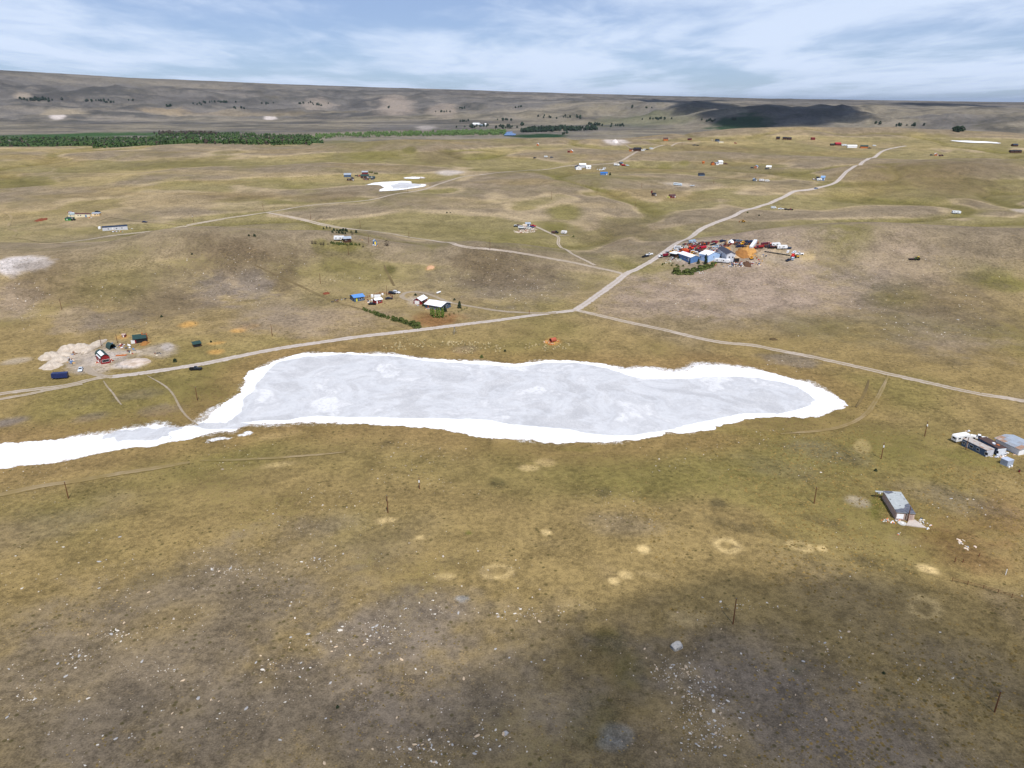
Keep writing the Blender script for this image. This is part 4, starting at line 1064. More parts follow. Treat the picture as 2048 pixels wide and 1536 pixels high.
def vehicle(kind, label, px, py, ang, rgb, group=None, rgb2=None, sc=1.0, length=None):
    p = g1(px, py)
    rz = R(ang)
    cats = {'sedan': ('car', 'car'), 'suv': ('car', 'car'), 'pickup': ('pickup_truck', 'pickup truck'), 'van': ('van', 'van'), 'truck': ('truck', 'truck'), 'flat': ('flatbed_trailer', 'trailer'), 'box': ('box_trailer', 'trailer'),
            'camper': ('camper_trailer', 'camper'), 'fifth': ('camper_trailer', 'camper'), 'tractor': ('tractor', 'tractor'), 'combine': ('harvester', 'farm machine'), 'loader': ('loader', 'loader'), 'digger': ('excavator', 'excavator'), 'bus': ('bus', 'bus')}
    nm, cat = cats[kind]
    root = thing(nm, label, cat, p, rz, group)
    root.scale = (sc, sc, sc)
    # sit on the slope
    d = 2.0
    gx = (float(H(p.x + d * math.cos(rz), p.y + d * math.sin(rz))) - float(H(p.x - d * math.cos(rz), p.y - d * math.sin(rz)))) / (2 * d)
    root.rotation_euler = (0, -math.atan(gx), rz)
    P = paint(rgb)
    P2 = paint(rgb2) if rgb2 else P
    def add(parts, m):
        for n_, me, mm in parts:
            part(n_, me, mm or m, root)
    if kind in ('sedan', 'suv'):
        L, hh = (4.7, 1.45) if kind == 'sedan' else (4.8, 1.78)
        zb = .95 if kind == 'sedan' else 1.08
        body = cached(kind + 'body', lambda: MB().prism([(-L / 2, .34), (L / 2, .34), (L / 2 + .05, .62), (L / 2 - .12, zb - .12), (L * .2, zb), (-L / 2 + .1, zb), (-L / 2 - .03, .7)], -.92, .92).mesh('body'))
        part('body', body, P, root)
        xr = -1.9 if kind == 'sedan' else -2.3
        add(cab_parts(kind, (xr, L * .2, -.88, .88, zb), (xr + (.6 if kind == 'sedan' else .25), L * .2 - .85, -.7, .7, hh)), P2)
        wheels(root, (-1.4, 1.45), .82)
    elif kind == 'pickup':
        def bedm():
            mb = MB().box(-2.8, 2.75, -.95, .95, .45, .78)
            mb.box(.75, 2.7, -.93, .93, .78, 1.12)
            for s in (-1, 1):
                mb.box(-2.8, -.75, s * .95 - .05 if s > 0 else -.95, .95 if s > 0 else -.90, .78, 1.2)
            mb.box(-2.8, -2.72, -.9, .9, .78, 1.18)
            return mb.mesh('body')
        part('body', cached('pickupbody', bedm), P, root)
        add(cab_parts('pickup', (-.8, 1.05, -.92, .92, .78), (-.65, .35, -.74, .74, 1.82)), P2)
        wheels(root, (-1.75, 1.75), .86, .4)
    elif kind == 'van':
        part('body', cached('vanbody', lambda: MB().prism([(-2.7, .4), (2.7, .4), (2.75, .95), (2.2, 1.25), (1.6, 2.15), (-2.6, 2.25), (-2.72, 1.2)], -1.0, 1.0).mesh('body')), P, root)
        part('windshield', cached('vanws', lambda: MB().poly([(2.22, -.85, 1.3), (2.22, .85, 1.3), (1.70, .8, 2.06), (1.70, -.8, 2.06)]).mesh('pane', False)), GLASS, root)
        for s in (-1, 1):
            part('side_window', cached('vansw%d' % s, lambda s=s: MB().box(-2.2, 1.4, s * 1.0 - .02, s * 1.0 + .02, 1.35, 1.9).mesh('pane')), GLASS, root)
        wheels(root, (-1.7, 1.75), .9, .38)
    elif kind in ('truck', 'bus'):
        LL = length or 8.0
        part('chassis', MB().box(-LL / 2, LL / 2, -.5, .5, .6, .85), BLACK, root)
        if kind == 'truck':
            part('hood', MB().frus((LL / 2 - 1.5, LL / 2, -.9, .9, .85), (LL / 2 - 1.5, LL / 2 - .1, -.75, .75, 1.6)), P2, root)
            add(cab_parts('truck%.1f' % LL, (LL / 2 - 3.0, LL / 2 - 1.4, -1.1, 1.1, .85), (LL / 2 - 2.95, LL / 2 - 1.7, -.95, .95, 2.55)), P2)
            part('cargo_box', MB().frus((-LL / 2, LL / 2 - 3.1, -1.15, 1.15, .9), (-LL / 2, LL / 2 - 3.1, -1.2, 1.2, 2.3)), P, root)
        else:
            part('body', MB().prism([(-LL / 2, .7), (LL / 2, .7), (LL / 2, 2.2), (LL / 2 - .5, 2.9), (-LL / 2, 2.9)], -1.2, 1.2), P, root)
            for s in (-1, 1):
                part('side_window', MB().box(-LL / 2 + .5, LL / 2 - .8, s * 1.2 - .03, s * 1.2 + .03, 1.7, 2.3), GLASS, root)
        wheels(root, (-LL / 2 + 1.2, -LL / 2 + 2.3, LL / 2 - 1.0), .98, .5, .32)
    elif kind == 'flat':
        LL = length or 7.0
        part('deck', MB().box(-LL / 2, LL / 2, -1.2, 1.2, .75, .98), P, root)
        part('headboard', MB().box(LL / 2 - .1, LL / 2, -1.2, 1.2, .98, 1.7), P, root)
        part('drawbar', MB().bar((LL / 2, 0, .8), (LL / 2 + 1.4, 0, .55), .16), BLACK, root)
        wheels(root, (-.9, .1), 1.0, .42)
    elif kind == 'box':
        LL = length or 7.0
        part('body', MB().prism([(-LL / 2, .7), (LL / 2, .7), (LL / 2, 2.7), (LL / 2 - .15, 2.85), (-LL / 2 + .1, 2.85), (-LL / 2, 2.7)], -1.2, 1.2), P, root)
        part('door', MB().box(-LL / 2 - .05, -LL / 2 + .02, -1.05, 1.05, .85, 2.6), P2, root)
        part('drawbar', MB().bar((LL / 2, 0, .8), (LL / 2 + 1.3, 0, .55), .16), BLACK, root)
        wheels(root, (-LL * .2, -LL * .2 + .95), 1.02, .42)
    elif kind in ('camper', 'fifth'):
        LL = length or 7.0
        if kind == 'camper':
            prof = [(-LL / 2, .7), (LL / 2 - .4, .7), (LL / 2, 1.2), (LL / 2, 2.2), (LL / 2 - .5, 2.85), (-LL / 2 + .4, 2.9), (-LL / 2, 2.4)]
        else:
            prof = [(-LL / 2, .7), (LL / 2 - 2.2, .7), (LL / 2 - 2.0, 1.6), (LL / 2, 1.7), (LL / 2 + .1, 2.6), (LL / 2 - .5, 3.3), (-LL / 2 + .2, 3.25), (-LL / 2, 2.8)]
        part('body', MB().prism(prof, -1.2, 1.2), P, root)
        for s in (-1, 1):
            for x in (-LL * .3, LL * .12):
                w = part('window', MB().box(x - .6, x + .6, s * 1.2 - .03, s * 1.2 + .03, 1.55, 2.25), WFRAME, root)
                part('pane', MB().box(x - .52, x + .52, s * 1.2 - .05, s * 1.2 + .05, 1.62, 2.18), GLASS, w)
        part('door', MB().box(-.35, .35, -1.25, -1.17, .8, 2.5), paint((206, 204, 200)), root)
        part('stripe', MB().box(-LL / 2 + .3, LL / 2 - 2.3, -1.225, 1.225, 1.08, 1.22), P2 if rgb2 else STEEL, root)
        part('roof_vent', MB().box(-.9, -.4, -.25, .25, 2.88, 3.4 if kind == 'fifth' else 3.02), WFRAME, root)
        part('end_window', MB().box(-LL / 2 - .04, -LL / 2 + .05, -.7, .7, 1.5, 2.2), GLASS, root)
        part('drawbar', MB().bar((LL / 2 - .4, 0, .75), (LL / 2 + 1.0, 0, .5), .14), BLACK, root)
        wheels(root, (-LL * .12, -LL * .12 + .85), 1.0, .36)
    elif kind == 'tractor':
        part('hood', MB().frus((.0, 2.0, -.4, .4, .75), (.0, 1.9, -.35, .35, 1.55)), P, root)
        part('frame', MB().box(-1.2, 1.9, -.3, .3, .5, .8), BLACK, root)
        add(cab_parts('tractor', (-1.3, .1, -.75, .75, 1.1), (-1.2, -.1, -.65, .65, 2.5)), P2)
        for x, r_, w in ((-.85, .8, .5), (1.5, .48, .3)):
            for s in (-1, 1):
                o = part('wheel', wheel_mesh(r_, w), TYRE, root); o.location = (x, s * .95, r_)
    elif kind == 'combine':
        part('body', MB().prism([(-3.2, 1.0), (1.4, 1.0), (1.4, 2.6), (.4, 3.1), (-2.4, 3.1), (-3.3, 2.0)], -1.25, 1.25), P, root)
        add(cab_parts('combine', (1.4, 2.6, -.8, .8, 1.7), (1.5, 2.5, -.75, .75, 3.2)), P2)
        part('header', MB().prism([(3.0, .25), (4.2, .2), (4.0, .9), (3.1, 1.2)], -2.0, 2.0), P, root)
        part('feeder', MB().bar((1.4, 0, 1.4), (3.2, 0, .8), .9), P, root)
        part('unloading_pipe', MB().bar((-.3, 1.2, 2.9), (-3.2, 1.5, 3.3), .3), P, root)
        for x, r_, w in ((1.1, .8, .6), (-2.4, .5, .35)):
            for s in (-1, 1):
                o = part('wheel', wheel_mesh(r_, w), TYRE, root); o.location = (x, s * 1.35, r_)
    elif kind in ('loader', 'digger'):
        if kind == 'loader':
            part('body', MB().prism([(-2.2, .6), (.6, .6), (.6, 1.3), (-.6, 1.7), (-2.2, 1.6)], -.8, .8), P, root)
            wheels(root, (-1.4, .9), .95, .6, .45)
        else:
            part('body', MB().box(-1.6, 1.0, -1.1, 1.1, .9, 1.7), P, root)
            for s in (-1, 1):
                part('track', MB().prism([(-1.7, .25), (-1.4, 0), (1.4, 0), (1.7, .25), (1.5, .75), (-1.5, .75)], s * 1.2 - .28, s * 1.2 + .28), BLACK, root)
        add(cab_parts('ldr' + kind, (-.6, .7, -.7, .7, 1.5), (-.55, .6, -.65, .65, 2.8)), P2)
        tip = (2.6, 0, 2.4) if kind == 'loader' else (3.4, 0, 3.6)
        arm = (3.4, 0, .9) if kind == 'loader' else (5.0, 0, 1.0)
        part('boom', MB().bar((.7, 0, 1.5), tip, .35), P, root)
        part('arm', MB().bar(tip, arm, .28), P, root)
        part('bucket', MB().prism([(arm[0] - .2, .1), (arm[0] + .8, .05), (arm[0] + .6, .9), (arm[0] - .2, 1.0)], -.9, .9), RUSTM, root)
    return root

# ------------------------------------------------------------------ plants
LEAFS = {}
def leaf_material(name, c0, c1):
    m, nt, b = nodes_of(name)
    oi = N(nt, 'ShaderNodeObjectInfo')
    p = POS(nt)
    n1 = NOISE(nt, p, 1.3, 3, 0.6)
    f = M(nt, 'ADD', M(nt, 'MULTIPLY', n1, 0.8), M(nt, 'MULTIPLY', oi.outputs['Random'], 0.25))
    col = MIXC(nt, RAMP(nt, f, 0.3, 0.8), tuple(c0), tuple(c1))
    nt.links.new(col, b.inputs['Base Color'])
    b.inputs['Roughness'].default_value = 0.8
    b.inputs['Specular IOR Level'].default_value = 0.15
    return m
LGREEN = leaf_material('poplar_leaf', (0.10, 0.15, 0.025), (0.18, 0.24, 0.05))
LSHRUB = leaf_material('caragana_leaf', (0.052, 0.074, 0.018), (0.135, 0.155, 0.042))
LDARK = leaf_material('conifer_needle', (0.016, 0.030, 0.014), (0.045, 0.062, 0.028))
LGREY = leaf_material('bare_twig', (0.05, 0.038, 0.030), (0.10, 0.078, 0.058))
LCOTTON = leaf_material('cottonwood_leaf', (0.06, 0.11, 0.032), (0.15, 0.23, 0.07))
LRIVER = leaf_material('far_tree_leaf', (0.018, 0.034, 0.020), (0.042, 0.066, 0.036))
LTUSS = leaf_material('dry_tussock', (0.42, 0.33, 0.17), (0.66, 0.54, 0.31))
BARK = mat('grey_bark', (96, 84, 72), 0.9, 0.25, 2)
def leaf_cloud(rs, n, size, shape):
    """many small leaf clumps through a crown volume; shape(t) -> radius at height fraction t"""
    V, F = [], []
    for _ in range(n):
        t = rs.random() ** 0.9
        rr = shape(t) * (0.35 + 0.65 * math.sqrt(rs.random()))
        a = rs.uniform(0, 2 * math.pi)
        c = Vector((rr * math.cos(a), rr * math.sin(a), t))
        nrm = (Vector((math.cos(a), math.sin(a), rs.uniform(-.2, 1.2))) + Vector((rs.gauss(0, .5), rs.gauss(0, .5), rs.gauss(0, .4)))).normalized()
        u = nrm.orthogonal().normalized(); w = nrm.cross(u)
        s = size * rs.uniform(.6, 1.3)
        k = len(V)
        V += [tuple(c + u * s * rs.uniform(.6, 1.1)), tuple(c + w * s * rs.uniform(.6, 1.1)), tuple(c - u * s * rs.uniform(.6, 1.1)), tuple(c - w * s * rs.uniform(.6, 1.1))]
        F.append((k, k + 1, k + 2, k + 3))
    return V, F
def crown_mesh(kind, i):
    def mk():
        rs = random.Random(hash((kind, i)) % 1000 if False else sum(map(ord, kind)) * 7 + i)
        if kind == 'conifer':
            V, F = leaf_cloud(rs, 260, .085, lambda t: .30 * (1 - t) ** .8 * (0.75 + .35 * abs(math.sin(t * 22))) + .01)
        elif kind == 'poplar':
            V, F = leaf_cloud(rs, 240, .075, lambda t: .19 * math.sin(math.pi * min(1, t * .9 + .08)) ** .6)
        elif kind == 'shrub':
            lump = [rs.uniform(0, 6.28) for _ in range(3)]
            V, F = leaf_cloud(rs, 200, .13, lambda t: .62 * math.sqrt(max(0, 1 - (t * .95) ** 2)) * (0.8 + .25 * math.sin(lump[0] + t * 7)))
        elif kind == 'twig':
            V, F = leaf_cloud(rs, 130, .07, lambda t: .15 + .5 * t * (1.15 - t) * 1.9)
        elif kind == 'far':
            V, F = leaf_cloud(rs, 70, .20, lambda t: .46 * math.sqrt(max(0.02, 1 - abs(2 * t - .9) ** 2.2)))
        elif kind == 'tussock':
            V, F = leaf_cloud(rs, 60, .20, lambda t: .55 * math.sqrt(max(0, 1 - t * t)))
        mb = MB(); mb.add(V, F)
        return mb.mesh('crown', False)
    return cached('crown' + kind + str(i), mk)
def trunk_mesh(kind):
    def mk():
        mb = MB().cyl((0, 0, -.06), .035, .75 if kind != 'shrub' else .5, 6, 'z', .012)
        if kind in ('shrub', 'twig', 'poplar', 'far'):
            for a in (0.3, 2.4, 4.4):
                mb.bar((0, 0, .12), (.22 * math.cos(a), .22 * math.sin(a), .55), .022)
        return mb.mesh('trunk')
    return cached('trunk' + ('c' if kind == 'conifer' else 's' if kind == 'shrub' else 't'), mk)
def plant(kind, label, p, h, leaf, group=None, wide=1.0, name=None, cat=None, seed=0):
    nm = name or ('pine_tree' if kind == 'conifer' else 'poplar_tree' if kind == 'poplar' else 'tree' if kind == 'far' else 'shrub')
    root = thing(nm, label, cat or ('tree' if 'tree' in nm else 'shrub'), p, random.uniform(0, 6.28), group)
    root.scale = (h * wide, h * wide, h)
    part('crown' if 'tree' in nm else 'foliage', crown_mesh(kind, seed % 4), leaf, root)
    part('trunk' if 'tree' in nm else 'stem', trunk_mesh(kind), BARK, root)
    return root
ORD = 'first second third fourth fifth sixth seventh eighth ninth tenth eleventh twelfth thirteenth fourteenth fifteenth sixteenth seventeenth eighteenth nineteenth twentieth twenty-first twenty-second twenty-third twenty-fourth twenty-fifth twenty-sixth'.split()
def hedge(label, group, px, n, h0, h1, leaf, wide=1.0, jit=0.5, kind='shrub'):
    c = spline(ground(px)[:, :2], 0.5)
    for k in range(n):
        q = c[int((k + .5) / n * (len(c) - 1))] + rng.normal(0, jit, 2)
        plant(kind, ORD[k] + ' ' + label + ', from left', (q[0], q[1], float(H(q[0], q[1]))), (h0 + (h1 - h0) * k / max(1, n - 1)) * random.uniform(.75, 1.2), leaf, group, wide * random.uniform(.85, 1.2), seed=k)

# ================================================================== THE RED BARN YARD (left)
b, rf, L_, W_ = building('barn', 'small red barn with dark green gambrel roof, left slope whitened as if sunlit', 'barn', (203.5, 729), (221.5, 725.5), 10, 2.6, 'gam', 2.0, RED, GREENROOF,
    [('l', -4, -3.2, .8, 1.6, 'window', None), ('l', 0, .8, .8, 1.6, 'window', None), ('f', -1.5, 1.5, .9, 2.0, 'window', None)], over=.3)
for k in range(3):  # white sheets put the sunlit look of the left slope into colour
    part('roof_sheet', MB().add([(-L_ / 2 * 1.08 - .10, -W_ / 2 - .2 + k * 2.6, 2.66 + .18), (-L_ / 2 * .77, -W_ / 2 - .2 + k * 2.6, 2.6 + 1.24 + .30), (-L_ / 2 * .77, -W_ / 2 + 2.3 + k * 2.6, 2.6 + 1.24 + .30), (-L_ / 2 * 1.08 - .10, -W_ / 2 + 2.3 + k * 2.6, 2.66 + .18),
        (-.05, -W_ / 2 - .2 + k * 2.6, 4.6 + .24), (-.05, -W_ / 2 + 2.3 + k * 2.6, 4.6 + .24)], [(0, 1, 2, 3), (1, 4, 5, 2)]), WROOF, rf)
building('long_shed', 'long open-fronted red shed with dark green sloping roof', 'shed', (268, 687.5), (293, 684), 4.5, 2.2, 'mf', .9, RED, GREENROOF, [('f', -4.2, -2.4, 0, 1.9, 'door_panel', WFRAME), ('f', -1.8, 3.4, 0.05, 2.0, 'bay_shade_panel', BLACK)], over=.4)  # black panel on the wall paints the shade inside the open bay
building('round_shelter', 'dark green half-round shelter open towards the road', 'shelter', (220, 700), (233, 697), 5, 2.7, 'arch', 0, BLACK, GREENROOF)  # back wall coloured black for the shade inside the shelter
building('field_shelter', 'low dark field shelter alone beside the lake road', 'shelter', (388, 695), (403, 692.5), 3.0, 1.5, 'mf', .5, BROWNW, GREENROOF, [('f', -1.5, 1.5, 0, 1.2, 'bay_shade_panel', BLACK)])  # shaded interior painted as a black panel on the front
building('crate_hut', 'tiny hut with pale pink top behind the round shelter', 'hut', (244, 675), (251, 674.5), 2.2, 1.2, 'gx', .4, DKRED, PINKWALL, [('f', -.4, .2, 0, 1.0, 'door', None)], over=.12)
vehicle('sedan', 'silver car parked nose-on below the dirt mounds', 161.5, 741, -68, (196, 204, 212))
vehicle('box', 'dark blue box trailer parked by the faint track', 121, 757, 15, (34, 46, 92), length=6.5)
vehicle('pickup', 'black pickup truck parked between the road and the lake', 392, 740, 8, (26, 28, 34))
for px, py, w_, h_, z_, sd_, lb in ((99, 714, 34, 13, 2.0, 3, 'beige dirt mound at the upper left of the barn yard'), (116, 722, 36, 13, 1.9, 4, 'beige dirt mound in the middle of the left barn yard'), (103, 733, 38, 13, 1.7, 5, 'beige dirt mound at the lower left of the barn yard'),
        (137, 700, 38, 13, 2.2, 8, 'left lump of the beige dirt bank behind the red barn'), (160, 697, 36, 13, 2.2, 9, 'right lump of the beige dirt bank behind the red barn'), (128, 710, 26, 8, 1.2, 10, 'small beige dirt mound between the two dirt banks')):
    heap('dirt_mound', lb, 'dirt mound', px, py, w_, h_, z_, SOIL, sd_)
heap('dirt_mound', 'narrow beige dirt ridge between the barn and long mound', 'dirt mound', 189, 692, 24, 24, 1.6, SOIL, 12)
heap('dirt_mound', 'low whitish dirt bank in front of the red barn', 'dirt mound', 268, 724, 58, 13, .7, mat('white_soil', (194, 180, 168), .95, .2, .4, stain=(170, 152, 134), stain_amt=.5), 15)
heap('hay_pile', 'brown hay pile at the end of the long red shed', 'hay pile', 289, 688, 16, 6, 1.2, HAYDK, 21)
t = thing('lumber_stack', 'stack of orange planks lying right of the red barn', 'lumber', g1(243, 711), R(8))
for k in range(7):
    part('plank', MB().box(-2.6 + .2 * (k % 3), 2.4 + .15 * (k % 2), -.9 + (k % 4) * .45, -.5 + (k % 4) * .45, .05 + .16 * (k // 4), .19 + .16 * (k // 4)), ORANGEW, t)
t = thing('timber_frame', 'upright orange timber frame behind the long red shed', 'timber frame', g1(290, 680), R(20))
for x, y, hh in ((-1, 0, 4.2), (1, 0, 3.4), (-1, 2, 3.8), (1, 2, 3.0)):
    part('post', MB().box(x - .14, x + .14, y - .14, y + .14, -.2, hh), ORANGEW, t)
for z in (1.2, 2.4, 3.0):
    part('rail', MB().box(-1.2, 1.2, -.17, -.15 + .22, z, z + .25), ORANGEW, t)
debris('clutter of boards, tubs and scrap strewn round the red barn', [(140, 722, 12, 6, 26), (195, 708, 8, 5, 12), (238, 692, 26, 5, 46), (196, 725, 6, 4, 8), (222, 722, 6, 4, 12), (262, 703, 14, 5, 16), (152, 707, 10, 4, 8), (315, 707, 10, 4, 6)], seed=4)
# ================================================================== HOUSE WITH WHITE ROOF (centre left)
building('cabin', 'dark cabin with bright blue metal roof beside the pens', 'cabin', (709, 604), (729, 600.5), 7, 2.5, 'gx', 1.0, SLATE, BLUEROOF, [('f', -2.2, -1.3, 0, 2.0, 'door', paint((214, 210, 60))), ('f', 0, 1.2, .9, 1.9, 'window', None), ('f', 1.9, 2.8, .9, 1.9, 'window', None), ('l', -1, .4, .9, 1.9, 'window', None)], over=.5)
building('shed', 'small red shed with white roof beside the pens', 'shed', (751, 608), (765, 605.5), 3.4, 2.2, 'gx', .6, RED, WROOF, [('f', .5, 1.5, .9, 1.6, 'window', None), ('f', -1.6, -.8, 0, 1.9, 'door', None)])
building('garage', 'red garage with white roof and white roller door', 'garage', (827.5, 607.5), (842.5, 609.5), 8, 2.4, 'gy', 1.5, RED, WROOF, [('f', -1.9, 1.3, 0, 2.1, 'roller_door', WFRAME), ('r', -2, -1, .9, 1.8, 'window', None), ('r', 1, 2, .9, 1.8, 'window', None)], over=.5)
building('farmhouse', 'long low farmhouse with bright white roof behind green poplars', 'house', (851, 615.5), (882, 621.5), 10, 2.5, 'gx', 1.4, SLATE, WROOF,
    [('f', -4.2, -3.2, 0, 2.1, 'door', ORANGEW), ('f', -2.2, -.8, .8, 1.9, 'window', None), ('f', .6, 2.0, .8, 1.9, 'window', None), ('f', 3.2, 4.6, .8, 1.9, 'window', None), ('r', -2.5, -1.2, .8, 1.9, 'window', None), ('r', .5, 1.8, .8, 1.9, 'window', None)], over=.7)
vehicle('suv', 'white car with dark windows parked behind the pens', 793, 586.5, -20, (226, 230, 236))
vehicle('suv', 'black car parked beside the white car behind the pens', 784, 588, -10, (24, 26, 34))
vehicle('sedan', 'black car beside the small red shed', 744.5, 609.5, 5, (22, 24, 30))
vehicle('sedan', 'dark car at the end of the rusty pens', 778, 598.5, 10, (44, 40, 46))
def tank(label, px, py, r, h, material, name='water_tank', cat='tank', group=None):
    t = thing(name, label, cat, g1(px, py), 0, group)
    part('shell', MB().cyl((0, 0, -.2), r, h + .2, 16), material, t)
    part('lid', MB().cyl((0, 0, h), r * .98, r * .35, 16, 'z', r * .25), material, t)
    return t
tank('white upright plastic tank beside the rusty pens', 744.5, 594.5, .9, 1.6, WHITE)
tank('low white tank in front of the upright tank', 744, 601, .6, .7, WHITE)
tank('small white tank at the far corner of the pens', 765, 589.5, .7, .8, WHITE)
t = thing('storage_container', 'white ribbed storage container between the pens and red shed', 'container', g1(755, 595.5), R(10))
part('body', MB().box(-2.0, 2.0, -.9, .9, 0, 1.8), WHITE, t); part('door', MB().box(1.98, 2.04, -.7, .7, .1, 1.7), WFRAME, t)
for k in range(6):
    part('rib', MB().box(-1.8 + k * .68, -1.66 + k * .68, -.95, .95, 0.1, 1.84), WFRAME, t)
t = thing('propane_tank', 'white propane tank lying on the slope above the garage', 'tank', g1(877.5, 587), R(60))
part('shell', MB().cyl((-1.8, 0, .8), .55, 3.6, 14, 'x'), WHITE, t)
part('end_cap', MB().cyl((1.8, 0, .8), .55, .35, 14, 'x', .2), WHITE, t); part('end_cap', MB().cyl((-2.15, 0, .8), .2, .35, 14, 'x', .55), WHITE, t)
for x in (-1.1, 1.1):
    part('leg', MB().box(x - .1, x + .1, -.4, .4, -.2, .4), STEEL, t)
def fence(label, px, spacing, h, material, rails, name='fence', cat='fence', w=.14):
    c = spline(ground(px)[:, :2], .5)
    step = max(1, int(spacing / .5)); ks = list(range(0, len(c), step))
    o = Vector((c[0][0], c[0][1], float(H(c[0][0], c[0][1]))))
    t = thing(name, label, cat, o)
    pts = [Vector((c[k][0], c[k][1], float(H(c[k][0], c[k][1])))) - o for k in ks]
    for q in pts:
        part('post', MB().box(q.x - w / 2, q.x + w / 2, q.y - w / 2, q.y + w / 2, q.z - .3, q.z + h * random.uniform(.92, 1.08)), material, t)
    for a, b in zip(pts[:-1], pts[1:]):
        for z in rails:
            part('rail', MB().bar(a + Vector((0, 0, z)), b + Vector((0, 0, z)), w * .55), material, t)
    return t
fence('rusty red pipe pen fence beside the blue roofed cabin', [(731, 597), (745, 592), (766, 587), (785, 594), (779, 600)], 2.4, 1.4, mat('rust_red_pipe', (128, 52, 40), .8, .2), (.4, .8, 1.2))
t = thing('metal_tripod', 'pale metal tripod frame standing below the gravel road', 'tripod', g1(909, 667.5), 0)
for a in (0.4, 2.5, 4.6):
    part('leg', MB().bar((1.5 * math.cos(a), 1.5 * math.sin(a), -.1), (.12 * math.cos(a), .12 * math.sin(a), 3.4), .14), STEEL, t)
part('head', MB().cyl((0, 0, 3.3), .28, .5, 8), STEEL, t); part('brace', MB().cyl((0, 0, 1.5), .75, .07, 3), STEEL, t)
debris('row of dark scrap lying along the ditch left of the cabin', [(672, 602, 12, 3, 26), (690, 598, 3, 1, 3)], [(40, 42, 48), (70, 66, 64), (150, 150, 150), (110, 74, 50)], seed=9)
debris('garden clutter beside the blue roofed cabin', [(737, 602, 10, 4, 22), (757, 602, 8, 3, 8), (835, 612, 4, 2, 4), (856, 618, 6, 2, 8)], seed=19)
heap('scrap_heap', 'low rusty brown scrap heap above the ditch', 'scrap heap', 652, 587, 14, 4, .7, RUSTM, 61)
for k, (px, py, h) in enumerate(((862, 631, 4.6), (866, 634, 5.6), (868.5, 635.5, 4.6), (874, 635.5, 5.8), (878.5, 636.5, 6.2), (884.5, 635.5, 6.4), (887, 634, 4.6))):
    plant('poplar', ORD[k] + ' bright green poplar from the left in the clump before the white roofed farmhouse', g1(px, py), h, LGREEN, 'poplars before the farmhouse', .66, seed=int(px))
plant('conifer', 'dark pine standing alone right of the white roofed farmhouse', g1(919, 616.5), 4.6, LDARK, wide=1.1, seed=1)
plant('conifer', 'dark pine between the garage and the farmhouse', g1(847.5, 612), 3.0, LDARK, wide=1.4, seed=2)
plant('conifer', 'dark pine at the right gable of the farmhouse', g1(890, 623), 3.4, LDARK, wide=1.4, seed=3)
plant('shrub', 'dark round bush inside the driveway loop', g1(831, 591), 1.3, LDARK, wide=1.4)
plant('shrub', 'dark bush on the slope behind the driveway', g1(909, 600.5), 1.2, LDARK, wide=1.3)
for k, (px, py) in enumerate(((893, 634), (899, 631), (908, 628), (917, 624), (924, 621), (929, 619), (934, 617))):
    plant('twig', ORD[k] + ' low olive garden bush right of the poplars', g1(px, py), random.uniform(.8, 1.4), LSHRUB, 'garden bushes right of the poplars', 1.5, seed=k)
hedge('green shrub in the hedge running from the ditch to the road', 'hedge before the farmhouse', [(727, 619), (745, 626), (770, 634), (800, 643), (836, 655)], 26, 1.3, 2.8, LSHRUB, 1.35, .6)
# ================================================================== WHITE CAMPER AND LOG CABIN (upper left of centre)
vehicle('fifth', 'white fifth-wheel camper beside the dark log cabin', 678.5, 480.5, 12, (236, 238, 242), length=8)
building('log_cabin', 'dark log cabin with pale grey roof behind a green hedge', 'cabin', (689, 485.5), (702, 485), 6, 2.2, 'gx', 1.0, BROWNW, GREYTIN, [('f', -1.5, -.6, .7, 1.6, 'window', None), ('r', -.5, .5, 0, 1.9, 'door', ORANGEW)], over=.7)
building('painted_shed', 'tiny blue shed with a bright yellow door', 'shed', (748, 490.5), (754, 490.3), 3.4, 2.6, 'gy', 1.0, BLUEWALL, GREYTIN, [('f', -.7, .5, 0, 2.3, 'door', paint((240, 205, 40)))], over=.2)
hedge('dark juniper in the double row above the white camper', 'junipers above the white camper', [(644, 459), (665, 459.5), (690, 463), (717, 467)], 22, 2.0, 2.2, LDARK, .8, .9)
hedge('dark juniper in the lower row above the white camper', 'lower junipers above the white camper', [(665, 465), (680, 467), (692, 469)], 8, 1.4, 1.6, LDARK, .9, .6)
hedge('green hedge shrub in front of the log cabin', 'hedge before the log cabin', [(663, 486.5), (675, 488.5), (690, 490), (706, 489.5), (720, 490.5)], 18, 1.5, 1.5, LSHRUB, 1.0, .5)
for px, py, h, lb in ((774, 492, 4.2, 'large bare brown bush right of the tiny blue shed'), (726, 494.5, 1.8, 'dark grey bush below the log cabin hedge'), (704.5, 470.5, 2.2, 'grey bare bush at the end of the juniper rows'), (625, 488, 2.4, 'leftmost bare bush of the row left of the camper'), (631, 488, 2.4, 'second bare bush of the row left of the camper'), (642, 490, 1.8, 'third bare bush of the row left of the camper'), (647, 490.5, 2.2, 'fourth bare bush of the row left of the camper'), (656, 489.5, 1.2, 'low bare bush nearest the hedge left of the camper'), (666, 493, .9, 'tiny bare bush below the log cabin hedge')):
    plant('twig', lb, g1(px, py), h, LGREY, wide=1.1, seed=int(px))
debris('small bits of junk round the tiny blue shed', [(752, 491, 8, 1.5, 10), (724, 479, 5, 1.5, 2), (684, 484, 3, 1, 5)], seed=24)
